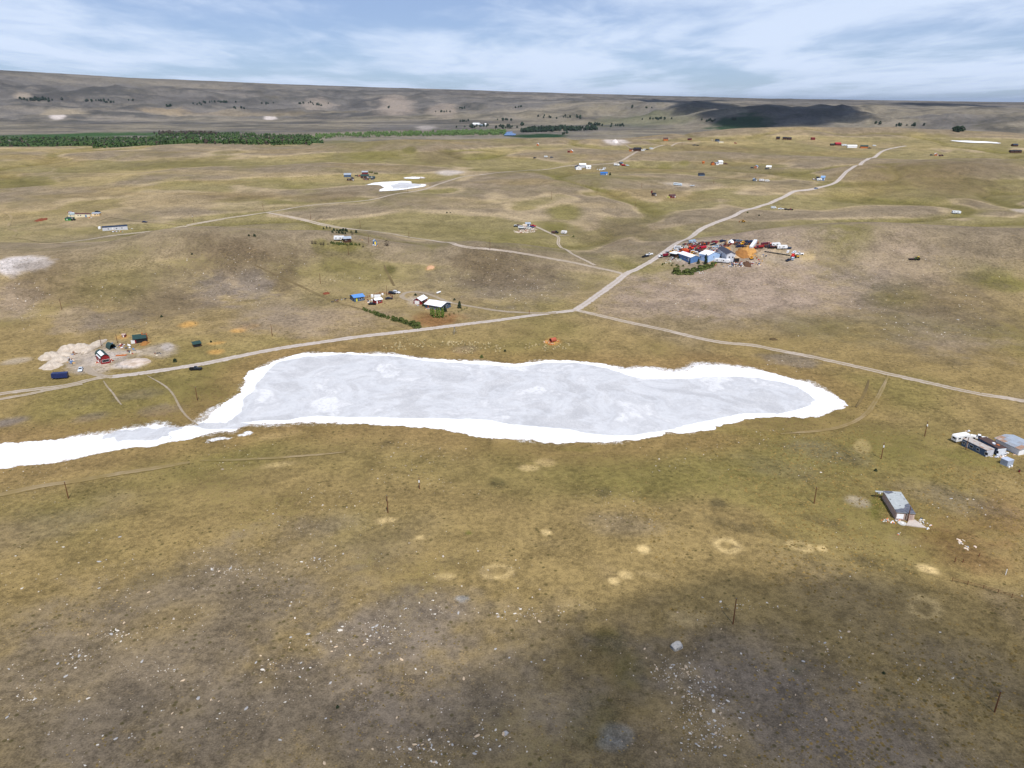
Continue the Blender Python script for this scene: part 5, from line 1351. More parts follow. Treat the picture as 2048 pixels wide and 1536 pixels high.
# ================================================================== MOBILE HOMES (upper left)
building('mobile_home', 'long grey mobile home with dark navy roof beside the upper road', 'mobile home', (205.5, 462), (256, 459.5), 4.8, 2.7, 'gx', .8, GREYWALL, NAVYROOF, [('f', -6.0, -5.0, .9, 1.7, 'window', None), ('f', .6, 1.6, .9, 1.7, 'window', None), ('f', 5.0, 6.0, .9, 1.7, 'window', None), ('f', -2.4, -1.4, .2, 2.2, 'door', None), ('f', -3.6, -.4, -.1, .2, 'porch', TANW)], over=.15)
building('mobile_home', 'cream mobile home with brown roof and side porch', 'mobile home', (150, 435), (180, 433.5), 4.5, 2.6, 'gx', .6, CREAM, mat('brown_roof', (92, 58, 52), .7), [('f', -4.6, -3.6, .9, 1.8, 'window', None), ('f', -2.0, -1.0, .9, 1.8, 'window', None), ('f', 3.0, 4.4, 0, 2.0, 'porch', BLUEWALL)], over=.15)
building('annex', 'cream lean-to with grey green roof left of the cream mobile home', 'lean-to', (137, 434.5), (149.5, 434.6), 5, 2.2, 'mf', .8, CREAM, mat('grey_green_roof', (150, 164, 164), .6), [('f', -1.5, -.5, .8, 1.5, 'window', None)], over=.2)
building('cottage', 'small tan cottage right of the cream mobile home', 'house', (183, 432.5), (199, 431.8), 4.2, 2.2, 'mf', .5, mat('yellow_tan', (226, 194, 140), .7), GREYTIN, [('f', -.8, .6, .8, 1.6, 'window', None), ('f', 1.9, 2.8, .8, 1.6, 'window', None), ('f', -2.6, -1.8, 0, 1.9, 'door', None)], over=.2)
building('stock_shelter', 'bright green box shelter with dark roof below the cream mobile home', 'shelter', (130.5, 441.5), (144, 441.2), 3.6, 1.8, 'mf', .7, mat('bright_green', (44, 128, 52), .6), GREENROOF, [('f', -2, -1, .2, 1.5, 'door', None)], over=.25)
vehicle('sedan', 'dark red car parked behind the cream lean-to', 141, 425.5, 5, (150, 26, 44))
vehicle('suv', 'white car parked beside the dark red car', 143, 427, 0, (228, 232, 236))
vehicle('suv', 'black car parked behind the tan cottage', 195.5, 425, 15, (20, 22, 28))
vehicle('sedan', 'dark blue car alone on the prairie above the long mobile home', 289.5, 445, -3, (52, 58, 84))
vehicle('tractor', 'dark tractor beside the bright green shelter', 147, 441, 0, (38, 40, 44), rgb2=(225, 220, 210))
tank('round white tank at the left end of the long mobile home', 199.5, 457.5, 1.3, 1.6, WHITE)
heap('scrap_heap', 'rusty scrap heap alone on the upper left prairie', 'scrap heap', 82, 440, 20, 4, 1.2, RUSTM, 31)
debris('porch clutter in front of the two mobile homes', [(232, 463, 16, .8, 20), (178, 435, 10, 1, 12), (263, 458, 4, 1, 4)], seed=29)
# ================================================================== METAL ROOFED HOUSE ON THE STONY KNOLL (centre)
building('tin_house', 'house with shiny tin roof on the stony knoll', 'house', (1051.5, 454), (1061, 453.8), 5, 2.6, 'gx', 1.0, SLATE, GREYTIN, [('f', -1.5, -.5, .8, 1.7, 'window', None), ('f', .8, 1.7, 0, 2, 'door', None)], over=.4)
building('tin_shed', 'low tan roofed annex before the shiny tin house', 'annex', (1046.5, 456), (1054, 456), 4, 2.0, 'mf', .6, PINKWALL, mat('tan_roof', (204, 186, 164), .6), [('f', -.5, .3, 0, 1.8, 'door', None)], over=.3)
vehicle('suv', 'white car parked before the shiny tin house', 1057.5, 457.5, 15, (240, 240, 230))
vehicle('pickup', 'red pickup truck right of the shiny tin house', 1066, 453, -25, (196, 20, 36))
vehicle('sedan', 'blue car tucked beside the red pickup truck', 1063.5, 455, -10, (48, 78, 130))
vehicle('suv', 'dark car with white hood left of the stony knoll house', 1032.5, 453.5, 10, (28, 38, 44), rgb2=(225, 230, 230))
vehicle('sedan', 'dark red car between the dark car and the white tarp', 1037, 452, -15, (88, 28, 34))
vehicle('flat', 'dark flat trailer at the foot of the stony knoll house', 1044.5, 459.5, 5, (30, 32, 36), length=6)
vehicle('van', 'white van beside the tan roofed annex', 1042, 456.5, 20, (232, 236, 238))
vehicle('truck', 'brown and black truck beside the winding drive', 1110, 467, 10, (88, 62, 52), rgb2=(30, 30, 32), length=6.5)
vehicle('camper', 'lone white camper at the end of the dirt spur', 1128, 468, -20, (240, 236, 238), length=5, rgb2=(120, 40, 60))
debris('stones and scrap spread below the stony knoll house', [(1050, 463, 24, 3, 80), (1036, 464, 8, 2, 16), (1068, 459, 8, 2, 14)], [(206, 192, 176), (186, 172, 158), (220, 208, 196), (150, 110, 80)], seed=33, hmax=.7)
plant('shrub', 'small dark green bush right of the lone white camper', g1(1147, 473.5), 1.2, LSHRUB, wide=1.5)
# ================================================================== THE SCRAPYARD (right of centre)
building('long_hall', 'long blue hall with white roof at the scrapyard', 'hall', (1356.5, 516), (1380.5, 527), 7.5, 3.0, 'gx', 1.2, BLUEWALL, WROOF, [('f', -5, -3.8, .9, 2, 'window', None), ('f', -1, .2, .9, 2, 'window', None), ('f', 2.4, 3.6, .9, 2, 'window', None), ('f', 5, 6.2, 0, 2.2, 'door', None)], over=.4)
building('square_hall', 'square pale blue hall with white gable roof at the scrapyard', 'hall', (1397.5, 520), (1415.5, 525), 13, 3.4, 'gx', 1.8, PALEBLUE, WROOF, [('f', -3.5, -2.3, .9, 2, 'window', None), ('f', .8, 2.0, .9, 2, 'window', None), ('r', -1, -.2, 1.2, 2.0, 'window', None)], over=.4)
building('workshop', 'large pale workshop with dark slate roof at the scrapyard', 'workshop', (1452, 526), (1469, 524), 22, 4.0, 'gy', 1.4, GREYWALL, DARKSH, [('f', -1.6, -.6, 1.1, 2.1, 'window', None), ('f', .9, 1.9, 1.1, 2.1, 'window', None), ('f', 3.2, 3.9, 1.2, 2.0, 'window', None)], over=.5)
building('carport', 'white roofed carport beside the long blue hall', 'carport', (1339.5, 514), (1351, 515.5), 5, 2.4, 'mf', .3, BROWNW, WROOF, [('f', -2.4, 1.6, 0, 2.2, 'bay_shade_panel', BLACK)], over=.7)  # black front panel stands for the shade under the carport
building('plank_shed', 'tan plank shed right of the slate roofed workshop', 'shed', (1470, 526), (1478, 525), 8, 2.6, 'mf', .5, BROWNW, TANW, [('f', -1.4, 1.0, 0, 2.2, 'bay_shade_panel', BLACK)], over=.4)  # shade of the open front painted as a black panel
vehicle('camper', 'long white camper with dark stripe before the slate roofed workshop', 1444, 525.5, -32, (238, 240, 244), rgb2=(24, 28, 40), length=11)
YARD = [ # kind, label, px, py, heading, colour, second colour, length, scale
    ('truck', 'dark red truck with white cab beside the scrapyard road', 1327, 514, 184, (120, 18, 40), (236, 240, 244), 7.5, 1),
    ('pickup', 'white pickup truck across the road from the scrapyard', 1299, 510.5, 176, (234, 236, 240), None, None, 1),
    ('pickup', 'black pickup truck across the road from the scrapyard', 1291.5, 514, 10, (26, 28, 36), None, None, 1),
    ('van', 'white van at the left corner of the scrapyard', 1357, 498.5, -30, (240, 242, 246), None, None, 1.15),
    ('pickup', 'pale silver pickup truck below the white van', 1350, 501.5, -28, (206, 212, 222), None, None, 1),
    ('suv', 'white car with dark glass below the silver pickup', 1355, 503.5, -20, (228, 232, 238), None, None, 1),
    ('flat', 'grey flatbed trailer at the left edge of the scrapyard', 1338.5, 505, -25, (150, 150, 156), None, 5.5, 1),
    ('loader', 'yellow loader beside the grey flatbed trailer', 1345.5, 506, -10, (226, 168, 50), None, None, 1),
    ('combine', 'bright orange harvester left of the red machine', 1368, 504, 150, (214, 92, 34), None, None, .9),
    ('combine', 'bright orange harvester right of the red machine', 1375, 506, -20, (206, 84, 30), None, None, .9),
    ('combine', 'bright red harvester between two orange machines', 1371, 509.5, 200, (176, 34, 38), None, None, .8),
    ('tractor', 'red tractor behind the orange harvesters', 1377.5, 502.5, 140, (190, 24, 40), None, None, 1.1),
    ('tractor', 'orange red tractor at the top of the machine row', 1382, 500, 20, (232, 60, 24), None, None, 1.2),
    ('suv', 'white car beside the machine row in the scrapyard', 1388.5, 506, -20, (232, 236, 244), None, None, 1.1),
    ('sedan', 'dark navy car right of the white car in the machine row', 1395.5, 504.5, -20, (44, 40, 66), None, None, 1),
    ('loader', 'amber loader at the lower end of the machine row', 1384, 509.5, 30, (220, 160, 30), None, None, .9),
    ('truck', 'bright red truck in the middle of the scrapyard', 1404, 498, 178, (190, 16, 44), None, 7.5, .9),
    ('truck', 'dark red truck behind the machine row', 1386, 496, 175, (150, 20, 40), None, 5.5, .8),
    ('flat', 'black flatbed trailer by the scrapyard entrance', 1373.5, 489.5, -12, (34, 34, 40), None, 6.5, 1),
    ('camper', 'pale blue grey camper by the scrapyard entrance', 1385, 486.5, 8, (150, 176, 200), None, 6, .9),
    ('tractor', 'small orange tractor behind the bright red truck', 1409, 491.5, 60, (230, 110, 30), None, None, .9),
    ('sedan', 'black car on the scrapyard drive', 1427, 490, 175, (22, 20, 26), None, None, 1),
    ('sedan', 'dark red car above the scrapyard drive', 1428.5, 484.5, 10, (120, 22, 40), None, None, 1),
    ('sedan', 'small red car right of the dark red car', 1434, 485, 60, (150, 36, 44), None, None, .9),
    ('suv', 'silver car in the middle lane of the scrapyard', 1431, 495, 170, (176, 196, 214), None, None, 1),
    ('suv', 'white car beside the golden hay heap', 1441, 497.5, 165, (226, 228, 234), None, None, 1),
    ('suv', 'first dark car of the upper row in the scrapyard', 1445.5, 483.5, 10, (36, 42, 66), None, None, 1),
    ('sedan', 'black car behind the white tarp pile', 1468.5, 482, 0, (28, 30, 44), None, None, 1),
    ('suv', 'slate grey car right of the white tarp pile', 1478, 483.5, 10, (92, 106, 124), None, None, 1),
    ('suv', 'navy car above the long white semi trailer', 1495, 484.5, 0, (34, 44, 70), None, None, 1),
    ('pickup', 'blue pickup truck above the long white semi trailer', 1503.5, 485, 5, (44, 62, 100), None, None, 1),
    ('box', 'long white semi trailer parked askew in the scrapyard', 1506.5, 492.5, 58, (226, 234, 246), None, 13, .95),
    ('pickup', 'navy pickup truck above the brown hay heap', 1480, 494, -6, (34, 46, 84), None, None, 1.05),
    ('flat', 'black flatbed right of the navy pickup truck', 1494, 495.5, -12, (24, 24, 28), None, 6.5, 1),
    ('loader', 'yellow loader behind the navy pickup truck', 1485, 489, 40, (232, 176, 40), None, None, .8),
    ('truck', 'rust red truck right of the white semi trailer', 1518, 496.5, 176, (150, 40, 42), None, 7, .95),
    ('truck', 'maroon truck with pink hood behind the rust red truck', 1533, 490.5, 0, (92, 26, 40), (216, 150, 136), 8, .95),
    ('pickup', 'navy pickup truck under the maroon truck', 1537, 494, 170, (44, 44, 76), None, None, 1),
    ('flat', 'black flatbed left of the two white campers', 1547, 496.5, -8, (22, 22, 26), None, 8, 1),
    ('camper', 'upper white camper at the right end of the scrapyard', 1552, 493, -6, (238, 240, 242), None, 6.5, .95),
    ('camper', 'lower white camper at the right end of the scrapyard', 1564.5, 498, -8, (240, 242, 246), None, 7.5, .95),
    ('pickup', 'dark blue pickup truck beside the lower white camper', 1575, 497.5, -10, (50, 66, 92), None, None, 1),
    ('sedan', 'white car alone below the two white campers', 1576, 504.5, 60, (236, 238, 242), None, None, .8),
    ('sedan', 'white car with dark nose above the white pickup', 1588, 505.5, 40, (222, 228, 236), None, None, .9),
    ('pickup', 'white pickup truck at the far right of the scrapyard', 1598.5, 509.5, -8, (242, 244, 248), None, None, 1.05),
    ('truck', 'bright red tipper truck at the right edge of the scrapyard', 1585.5, 513.5, 70, (200, 44, 36), None, 5.5, .85),
    ('suv', 'silver car below the red tipper truck', 1585.5, 518.5, 60, (176, 192, 208), None, None, 1),
    ('pickup', 'navy pickup truck at the lower right of the scrapyard', 1577.5, 521.5, 30, (38, 48, 70), None, None, .9),
    ('tractor', 'small yellow tractor right of the red tipper truck', 1592.5, 515.5, 0, (214, 160, 40), None, None, .9),
    ('digger', 'yellow excavator with raised boom in the scrapyard', 1503, 518.5, 10, (232, 160, 30), None, None, .8),
    ('suv', 'silver car half hidden behind the square pale blue hall', 1424, 511, 15, (206, 214, 226), None, None, 1),
    ('suv', 'white car behind the square pale blue hall', 1430, 510.5, 170, (230, 226, 230), None, None, 1),
    ('pickup', 'black pickup truck beside the dark workshop roof', 1434, 513.5, 20, (28, 32, 50), None, None, 1)]
for k, l, px, py, a, c, c2, ln, s in YARD:
    vehicle(k, l, px, py, a, c, rgb2=c2, length=ln, sc=s)
heap('hay_heap', 'big golden hay heap beside the slate roofed workshop', 'hay heap', 1452.5, 504, 24, 11, 2.2, HAY, 41)
heap('hay_heap', 'wide brown hay heap inside the pole fence', 'hay heap', 1485, 507, 26, 9, 1.6, HAYDK, 43)
heap('hay_heap', 'wide golden hay heap behind the brown one', 'hay heap', 1497, 502.5, 30, 9, 1.5, HAY, 47)
heap('brush_pile', 'dark brown brush pile before the scrapyard', 'brush pile', 1494, 529, 17, 6, 1.6, BRUSHM, 51)
heap('tarp_pile', 'crumpled white tarp pile in the upper row of the scrapyard', 'tarp pile', 1463, 485, 11, 4, 1.7, mat('white_tarp', (232, 236, 246), .5, .1, 1), 53)
heap('scrap_heap', 'long rusty brown timber heap along the scrapyard drive', 'scrap heap', 1406, 487, 22, 4, 1.3, mat('dark_rust', (98, 62, 54), .9, .3, 1.2), 57)
t = thing('lumber_stack', 'stack of fresh tan boards behind the workshop', 'lumber', g1(1466, 514.5), R(-28))
for k in range(8):
    part('plank', MB().box(-2.2, 2.3, -1.0 + (k % 4) * .52, -.54 + (k % 4) * .52, .05 + .5 * (k // 4), .5 + .5 * (k // 4)), mat('fresh_board', (226, 186, 138), .8, .15, 1), t)
blk = ground(spline([(1531, 503.5), (1545, 506), (1560, 508), (1578, 511)], 3.6))
for k, p in enumerate(blk):
    t = thing('feed_tyre', (ORD[k] + ' dark tractor tyre from the left in the scrapyard row') if k < 26 else 'dark tractor tyre at the right end of the scrapyard row', 'tyre', p, 0, 'row of old tractor tyres')
    part('tread', cached('feedtyre', lambda: MB().cyl((0, 0, -.05), .8, .5, 14).mesh('tread')), TYRE, t)
    part('rim', cached('feedrim', lambda: MB().cyl((0, 0, .45), .45, .06, 12).mesh('rim')), STEEL, t)
fence('pole fence round the hay heaps in the scrapyard', [(1470, 493), (1490, 496), (1520, 501), (1511, 508), (1500, 512)], 4.0, 1.5, WOOD, (.6, 1.2))
debris('rusty iron heaps between the machines of the scrapyard', [(1390, 491, 24, 2.5, 60), (1372, 503, 10, 3, 30), (1362, 502, 8, 3, 20), (1398, 500, 10, 2.5, 30), (1450, 491, 14, 2, 30), (1488, 488, 30, 2, 50), (1540, 494, 20, 2, 30), (1347, 509, 10, 2, 14), (1412, 488, 10, 2, 24)], [(92, 56, 42), (116, 74, 52), (74, 52, 46), (60, 54, 52), (140, 92, 60), (110, 44, 40), (150, 146, 142), (50, 54, 62)], seed=37, size=(.4, 1.4), hmax=1.6)
debris('mass of small scrap among the rows of the scrapyard', [(1395, 488, 26, 3, 50), (1428, 502, 14, 6, 130), (1372, 497, 12, 3, 20), (1440, 494, 12, 3, 30), (1453, 485, 16, 3, 24), (1480, 486, 10, 3, 24), (1400, 503, 10, 2, 12), (1343, 517, 8, 3, 14)], seed=38, size=(.2, .8), hmax=1.0)
debris('mass of small scrap lying in front of the slate roofed workshop', [(1478, 529, 18, 4, 110), (1460, 532, 18, 3, 30), (1500, 527, 14, 3, 26), (1518, 528, 8, 3, 14), (1525, 511, 10, 3, 8), (1428, 528, 14, 3, 16), (1520, 521, 8, 3, 6)], seed=39, size=(.2, .8), hmax=.9)
debris('rubbish along the hedge foot below the blue halls', [(1400, 545, 30, 2, 18), (1362, 520, 16, 3, 18), (1340, 524, 10, 3, 10)], [(230, 232, 236), (190, 220, 200), (210, 200, 180)], seed=40, size=(.15, .4))
hedge('large green shrub of the hedge below the blue halls', 'hedge below the blue halls', [(1350, 545), (1362, 548), (1378, 547), (1396, 541), (1412, 536.5), (1425, 532.5)], 24, 3.4, 2.6, LSHRUB, 1.3, 1.3)
hedge('low green shrub left of the hedge below the blue halls', 'low shrubs left of the scrapyard hedge', [(1320, 532), (1335, 528), (1350, 531), (1368, 533)], 10, 1.0, 1.2, LSHRUB, 1.3, 1.0)
for px, py, h, lb in ((1411, 528, 7.0, 'tall dark cypress before the square pale blue hall'), (1396.5, 527, 3.6, 'dark tree between the two blue halls'), (1378.5, 528, 2.6, 'dark little tree at the end of the long blue hall'), (1357, 517, 2.2, 'dark little tree at the left end of the long blue hall')):
    plant('conifer', lb, g1(px, py), h, LDARK, wide=.7 if h > 5 else 1.2, seed=int(px))
plant('shrub', 'bright green bush left of the long striped camper', g1(1431, 529), 1.8, LGREEN, wide=1.2)
# ================================================================== OLD HOMES AT THE RIGHT EDGE
vehicle('camper', 'white camper trailer above the old blue mobile home', 1921, 882, 15, (240, 240, 238), length=6.6, rgb2=(190, 186, 176))
b, rf, L_, W_ = building('mobile_home', 'old blue mobile home with rust streaked pale roof', 'mobile home', (1922, 891), (1970.5, 914), 3.6, 2.6, 'flat', 0, SLATE, RUSTROOF,
    [('f', -4.6, -3.8, 1.0, 1.9, 'window', None), ('f', -3.1, -2.4, .2, 2.1, 'door', None), ('f', -1.6, -.4, 1.0, 1.9, 'window', None), ('f', 1.2, 2.2, 1.0, 1.9, 'window', None), ('f', 4.6, 5.8, .9, 1.9, 'window', None)], over=.06, thick=.1)
n_ = int(L_ / .62)
for k in range(n_):
    part('siding_panel', MB().box(-L_ / 2 + k * L_ / n_ + .03, -L_ / 2 + (k + 1) * L_ / n_ - .03, -W_ / 2 - .03, -W_ / 2 + .0, .0, .85), SLATE, b)
for k in range(5):
    part('siding_panel', MB().box(L_ / 2, L_ / 2 + .03, -W_ / 2 + .05, W_ / 2 - .05, .1 + k * .5, .55 + k * .5), GREYWALL, b)
b, rf, L_, W_ = building('mobile_home', 'old dark mobile home with brown rusted roof behind the blue one', 'mobile home', (1953, 889), (1992.5, 911), 3.6, 2.7, 'flat', 0, SLATE, BROWNROOF,
    [('f', -4.0, -3.2, 1.0, 1.9, 'window', None), ('f', 0, 1.1, 1.0, 1.9, 'window', None), ('f', 4.2, 5.2, 1.0, 1.9, 'window', None)], over=.06, thick=.1)
for k in range(5):
    part('siding_panel', MB().box(L_ / 2, L_ / 2 + .03, -W_ / 2 + .05, W_ / 2 - .05, .1 + k * .5, .55 + k * .5), mat('white_siding', (214, 220, 228), .6, .1), b)
for k, (x, y) in enumerate(((.4, .3), (1.2, -.4), (2.2, .4))):
    part('roof_patch', MB().box(x - .5, x + .5, y - .4, y + .4, .12 + 2.7, .18 + 2.7 + .04 * k), (WHITE, GREYTIN, ORANGEW)[k], rf)
vehicle('pickup', 'white pickup truck behind the brown roofed mobile home', 1958, 878.5, -28, (238, 240, 242))
vehicle('pickup', 'black pickup truck beside the patched tin house', 2014, 886, 150, (24, 24, 30), rgb2=(60, 62, 66))
b, rf, L_, W_ = building('tin_house', 'old house with patched grey tin roof cut by the right edge', 'house', (2036, 911), (2072, 905), 9.5, 2.4, 'gy', .8, WHITE, GREYTIN, [('f', -1.6, -.6, .1, 2.0, 'door', WOOD), ('f', .8, 2.0, .9, 1.8, 'window', None)], over=.5)
k_ = .8 / (L_ / 2)
for i in range(5):
    for j in range(3):
        x0 = -L_ / 2 - .45 + j * (L_ / 2 + .45) / 3
        x1 = x0 + (L_ / 2 + .45) / 3 - .04
        y0 = -W_ / 2 - .45 + i * (W_ + .9) / 5
        y1 = y0 + (W_ + .9) / 5 - .05
        zz = lambda x: 2.4 + (x + L_ / 2) * k_ + .02 + .16 + .03
        m_ = (GREYTIN, mat('dull_tin', (150, 154, 162), .55, .2, 1), RUSTROOF, GREYTIN, mat('rust_tin', (158, 128, 108), .7, .2, 1))[(i * 3 + j * 2) % 5 if i > 1 else 4 if i == 0 and j < 2 else (i + j) % 2]
        part('roof_sheet', MB().add([(x0, y0, zz(x0)), (x1, y0, zz(x1)), (x1, y1, zz(x1)), (x0, y1, zz(x0)), (x0, y0, zz(x0) - .04), (x1, y0, zz(x1) - .04), (x1, y1, zz(x1) - .04), (x0, y1, zz(x0) - .04)],
            [(0, 1, 2, 3), (7, 6, 5, 4), (0, 4, 5, 1), (1, 5, 6, 2), (2, 6, 7, 3), (3, 7, 4, 0)]), m_, rf)
building('shed', 'small cube-like grey shed with two white drums', 'shed', (2013.5, 933.5), (2025.5, 930.5), 2.6, 2.0, 'flat', 0, mat('cool_grey_metal', (158, 168, 184), .5, .12), mat('pale_grey_lid', (178, 188, 206), .5, .1), [('f', -.8, .1, .1, 1.7, 'door', mat('cool_grey_door', (168, 178, 192), .5))], over=.08)
tank('left white drum before the small grey shed', 2018, 935.2, .32, .55, WHITE, 'drum', 'drum')
tank('right white drum before the small grey shed', 2023, 933.4, .32, .55, WHITE, 'drum', 'drum')
debris('torn sheets and junk between the old mobile homes and tin house', [(2003, 911, 14, 4, 40), (1983, 913, 4, 1.5, 6), (2012, 903, 8, 3, 10), (2030, 907, 3, 3, 4), (1936, 862, 6, 1, 3)], [(190, 196, 206), (160, 166, 178), (206, 176, 150), (230, 232, 236), (90, 94, 100)], seed=45, size=(.2, .7), hmax=.25)
t = thing('oil_drum', 'small dark red drum standing right of the grey shed', 'drum', g1(2038, 944), 0)
part('shell', MB().cyl((0, 0, -.1), .3, .95, 12), DKRED, t); part('rim', MB().cyl((0, 0, .84), .32, .05, 12), BLACK, t)
# ================================================================== THE ABANDONED SHED (near right)
b, rf, L_, W_ = building('old_shed', 'weathered shed with torn grey flat roof and concrete apron', 'shed', (1790.5, 1039.5), (1827, 1042), 13.2, 2.5, 'flat', 0, PINKWALL, TORNROOF, [('r', -3, -2, .8, 1.7, 'window', None)], over=.12, thick=.14)
root_ = b
for k in range(9):                                      # boards of the front wall
    x0 = -L_ / 2 + k * L_ / 9
    part('board', MB().box(x0 + .02, x0 + L_ / 9 - .02, -W_ / 2 - .04 - .01 * (k % 2), -W_ / 2, .0, 2.45), mat('board_%d' % (k % 3), ((182, 158, 146), (168, 146, 136), (190, 168, 152))[k % 3], .85, .2, 2), b)
part('white_door', MB().box(-L_ / 2 + .15, -L_ / 2 + 2.1, -W_ / 2 - .12, -W_ / 2 - .06, .5, 2.1), WHITE, b)
part('gap_shade_strip', MB().box(.05, .3, -W_ / 2 - .08, -W_ / 2 - .03, .2, 2.3), BLACK, b)  # black strip painted over the boards as the shade in a gap
part('gutter', MB().box(-L_ / 2 - .1, L_ / 2 + .12, -W_ / 2 - .2, -W_ / 2 - .13, 2.42, 2.52), BLACK, b)
zr = 2.5 + .01 + .14
def flat_patch(pts, z, th, m, nm):
    n = len(pts)
    mb = MB().add([(p[0], p[1], z) for p in pts] + [(p[0], p[1], z + th) for p in pts], [tuple(range(n - 1, -1, -1)), tuple(range(n, 2 * n))] + [(i, (i + 1) % n, n + (i + 1) % n, n + i) for i in range(n)])
    part(nm, mb, m, rf)
x, y = L_ / 2 + .12, W_ / 2 + .12
flat_patch([(-x, -y), (x, -y), (x, -y + 6.2), (x - .9, -y + 5.6), (x - 1.6, -y + 4.9), (x - 2.0, -y + 3.6), (x - 2.6, -y + 2.7), (x - 3.6, -y + 2.5), (-x + .9, -y + 1.9), (-x, -y + 1.7)], zr, .03, TARP, 'torn_felt')
flat_patch([(-x, y - .2), (-x + .3, y - 1.6), (-x + 1.0, y - 2.1), (-x + 1.8, y - 1.5), (-x + 3.0, y - .8), (-x + 2.6, y - .05), (-x + .8, y - .05)], zr, .03, TARP, 'torn_felt')
for i, (px_, py_, s) in enumerate(((1.9, 4.6, .22), (2.2, 2.0, .2), (-.4, -2.3, .22), (-2.2, 1.2, .25), (.6, 5.5, .18), (2.3, -4.6, .3), (1.2, -5.4, .2))):
    flat_patch([(px_ + s * math.cos(a) * (1 + .4 * math.sin(3 * a + i)), py_ + s * .8 * math.sin(a)) for a in np.linspace(0, 2 * math.pi, 8, endpoint=False)], zr + .032, .02, BLACK if i % 2 else TARP, 'felt_hole')
for j in range(4):
    part('roof_seam', MB().box(-x + .05, x - .05, -y + 2.6 + j * 2.7, -y + 2.66 + j * 2.7, zr - .01, zr + .015), TORNROOF, rf)
part('porch_roof', MB().box(-x - 2.4, -x - .02, y - .9, y, 2.35, 2.47), TORNROOF, b)
for xx in (-x - 2.3, -x - 1.2):
    part('porch_post', MB().box(xx, xx + .12, y - .8, y - .68, -.5, 2.35), WOOD, b)
pts = ground([(1812, 1051.5), (1817, 1042), (1829, 1040), (1854, 1056.5)])
zc_ = max(float(H(p[0], p[1])) for p in pts) + .06
cpt = pts.mean(0)
ap = thing('concrete_apron', 'pale concrete apron at the front corner of the weathered shed', 'slab', (cpt[0], cpt[1], zc_), 0)
n = 4
q = [tuple(p[:2] - cpt[:2]) for p in pts]
part('slab', MB().add([(a[0], a[1], -.6) for a in q] + [(a[0], a[1], .06) for a in q], [(3, 2, 1, 0), (4, 5, 6, 7)] + [(i, (i + 1) % 4, 4 + (i + 1) % 4, 4 + i) for i in range(4)]), CONC, ap)
t = thing('round_cover', 'grey round tank cover lying at the shed front', 'tank cover', g1(1804, 1047), 0)
part('disc', MB().cyl((0, 0, -.2), 1.25, .38, 20), mat('worn_grey_disc', (186, 184, 178), .8, .2, 1.5), t); part('lid', MB().cyl((.1, 0, .18), .35, .1, 12), WHITE, t)
t = thing('white_drum', 'white round drum behind the left corner of the weathered shed', 'drum', g1(1759, 987), 0)
part('shell', MB().cyl((0, 0, -.1), .42, .8, 14), WHITE, t); part('lid', MB().cyl((0, 0, .7), .44, .06, 14), WFRAME, t)
debris('rubbish strewn in front of the weathered shed', [(1772, 1041, 11, 3, 26), (1786, 1045, 5, 3, 12), (1797, 1040, 7, 2.5, 12), (1842, 1043, 9, 6, 30), (1856, 1057, 3, 2, 5), (1862, 1050, 5, 1.5, 5), (1797, 1068, 4, 2, 3)], [(236, 238, 240), (206, 214, 222), (210, 120, 70), (200, 190, 170), (230, 220, 200), (80, 90, 100)], seed=46, size=(.12, .38), hmax=.3)
debris('pale boards and scrap lying on the brown slope right of the shed', [(1922, 1083, 8, 4, 8), (1935, 1097, 6, 3, 6), (1951, 1094, 3, 1, 2)], [(206, 190, 170), (220, 200, 184), (150, 160, 170)], seed=47, size=(.2, .7), hmax=.15)
# ================================================================== RUSTY TANK AND TUSSOCKS ABOVE THE LAKE
t = thing('rusty_tank', 'rusty open-ended tank lying on rubble above the lake', 'tank', g1(1105.5, 683.5), R(38))
shell = MB()
for i in range(16):
    a0, a1 = 2 * math.pi * i / 16, 2 * math.pi * (i + 1) / 16
    shell.prism([(1.15 * math.cos(a0), 1.05 + 1.15 * math.sin(a0)), (1.15 * math.cos(a1), 1.05 + 1.15 * math.sin(a1)), (1.06 * math.cos(a1), 1.05 + 1.06 * math.sin(a1)), (1.06 * math.cos(a0), 1.05 + 1.06 * math.sin(a0))], -1.7, 1.7, 'x')
part('shell', shell, mat('tank_rust', (172, 88, 66), .8, .2, 1), t); part('end_plate', MB().cyl((1.6, 0, 1.05), 1.12, .1, 16, 'x'), RUSTM, t); part('inner_shade_plate', MB().cyl((-.6, 0, 1.05), 1.05, .05, 16, 'x'), BLACK, t)  # black plate inside stands for the shaded interior of the open tank
debris('orange rubble heaped round the rusty tank', [(1094, 684, 7, 2.5, 40), (1104, 688, 8, 2, 40), (1115, 682, 4, 1.5, 10)], [(206, 146, 70), (214, 170, 110), (170, 90, 50), (190, 180, 170)], seed=48, size=(.15, .45), hmax=.4)
tus = []
for cx_, cy_, rx, ry, n in ((800, 694, 18, 6, 18), (790, 699, 28, 4, 6), (845, 690, 26, 6, 12), (905, 686, 22, 6, 20), (935, 690, 30, 8, 26), (930, 705, 24, 4, 10), (975, 694, 24, 7, 12), (1000, 700, 12, 6, 8), (1060, 694, 22, 8, 10), (1105, 699, 20, 6, 18), (1135, 693, 8, 7, 6), (815, 677, 40, 4, 4), (885, 672, 4, 2, 1)):
    tus += [(cx_ + rng.normal(0, rx * .55), cy_ + rng.normal(0, ry * .55)) for _ in range(n)]
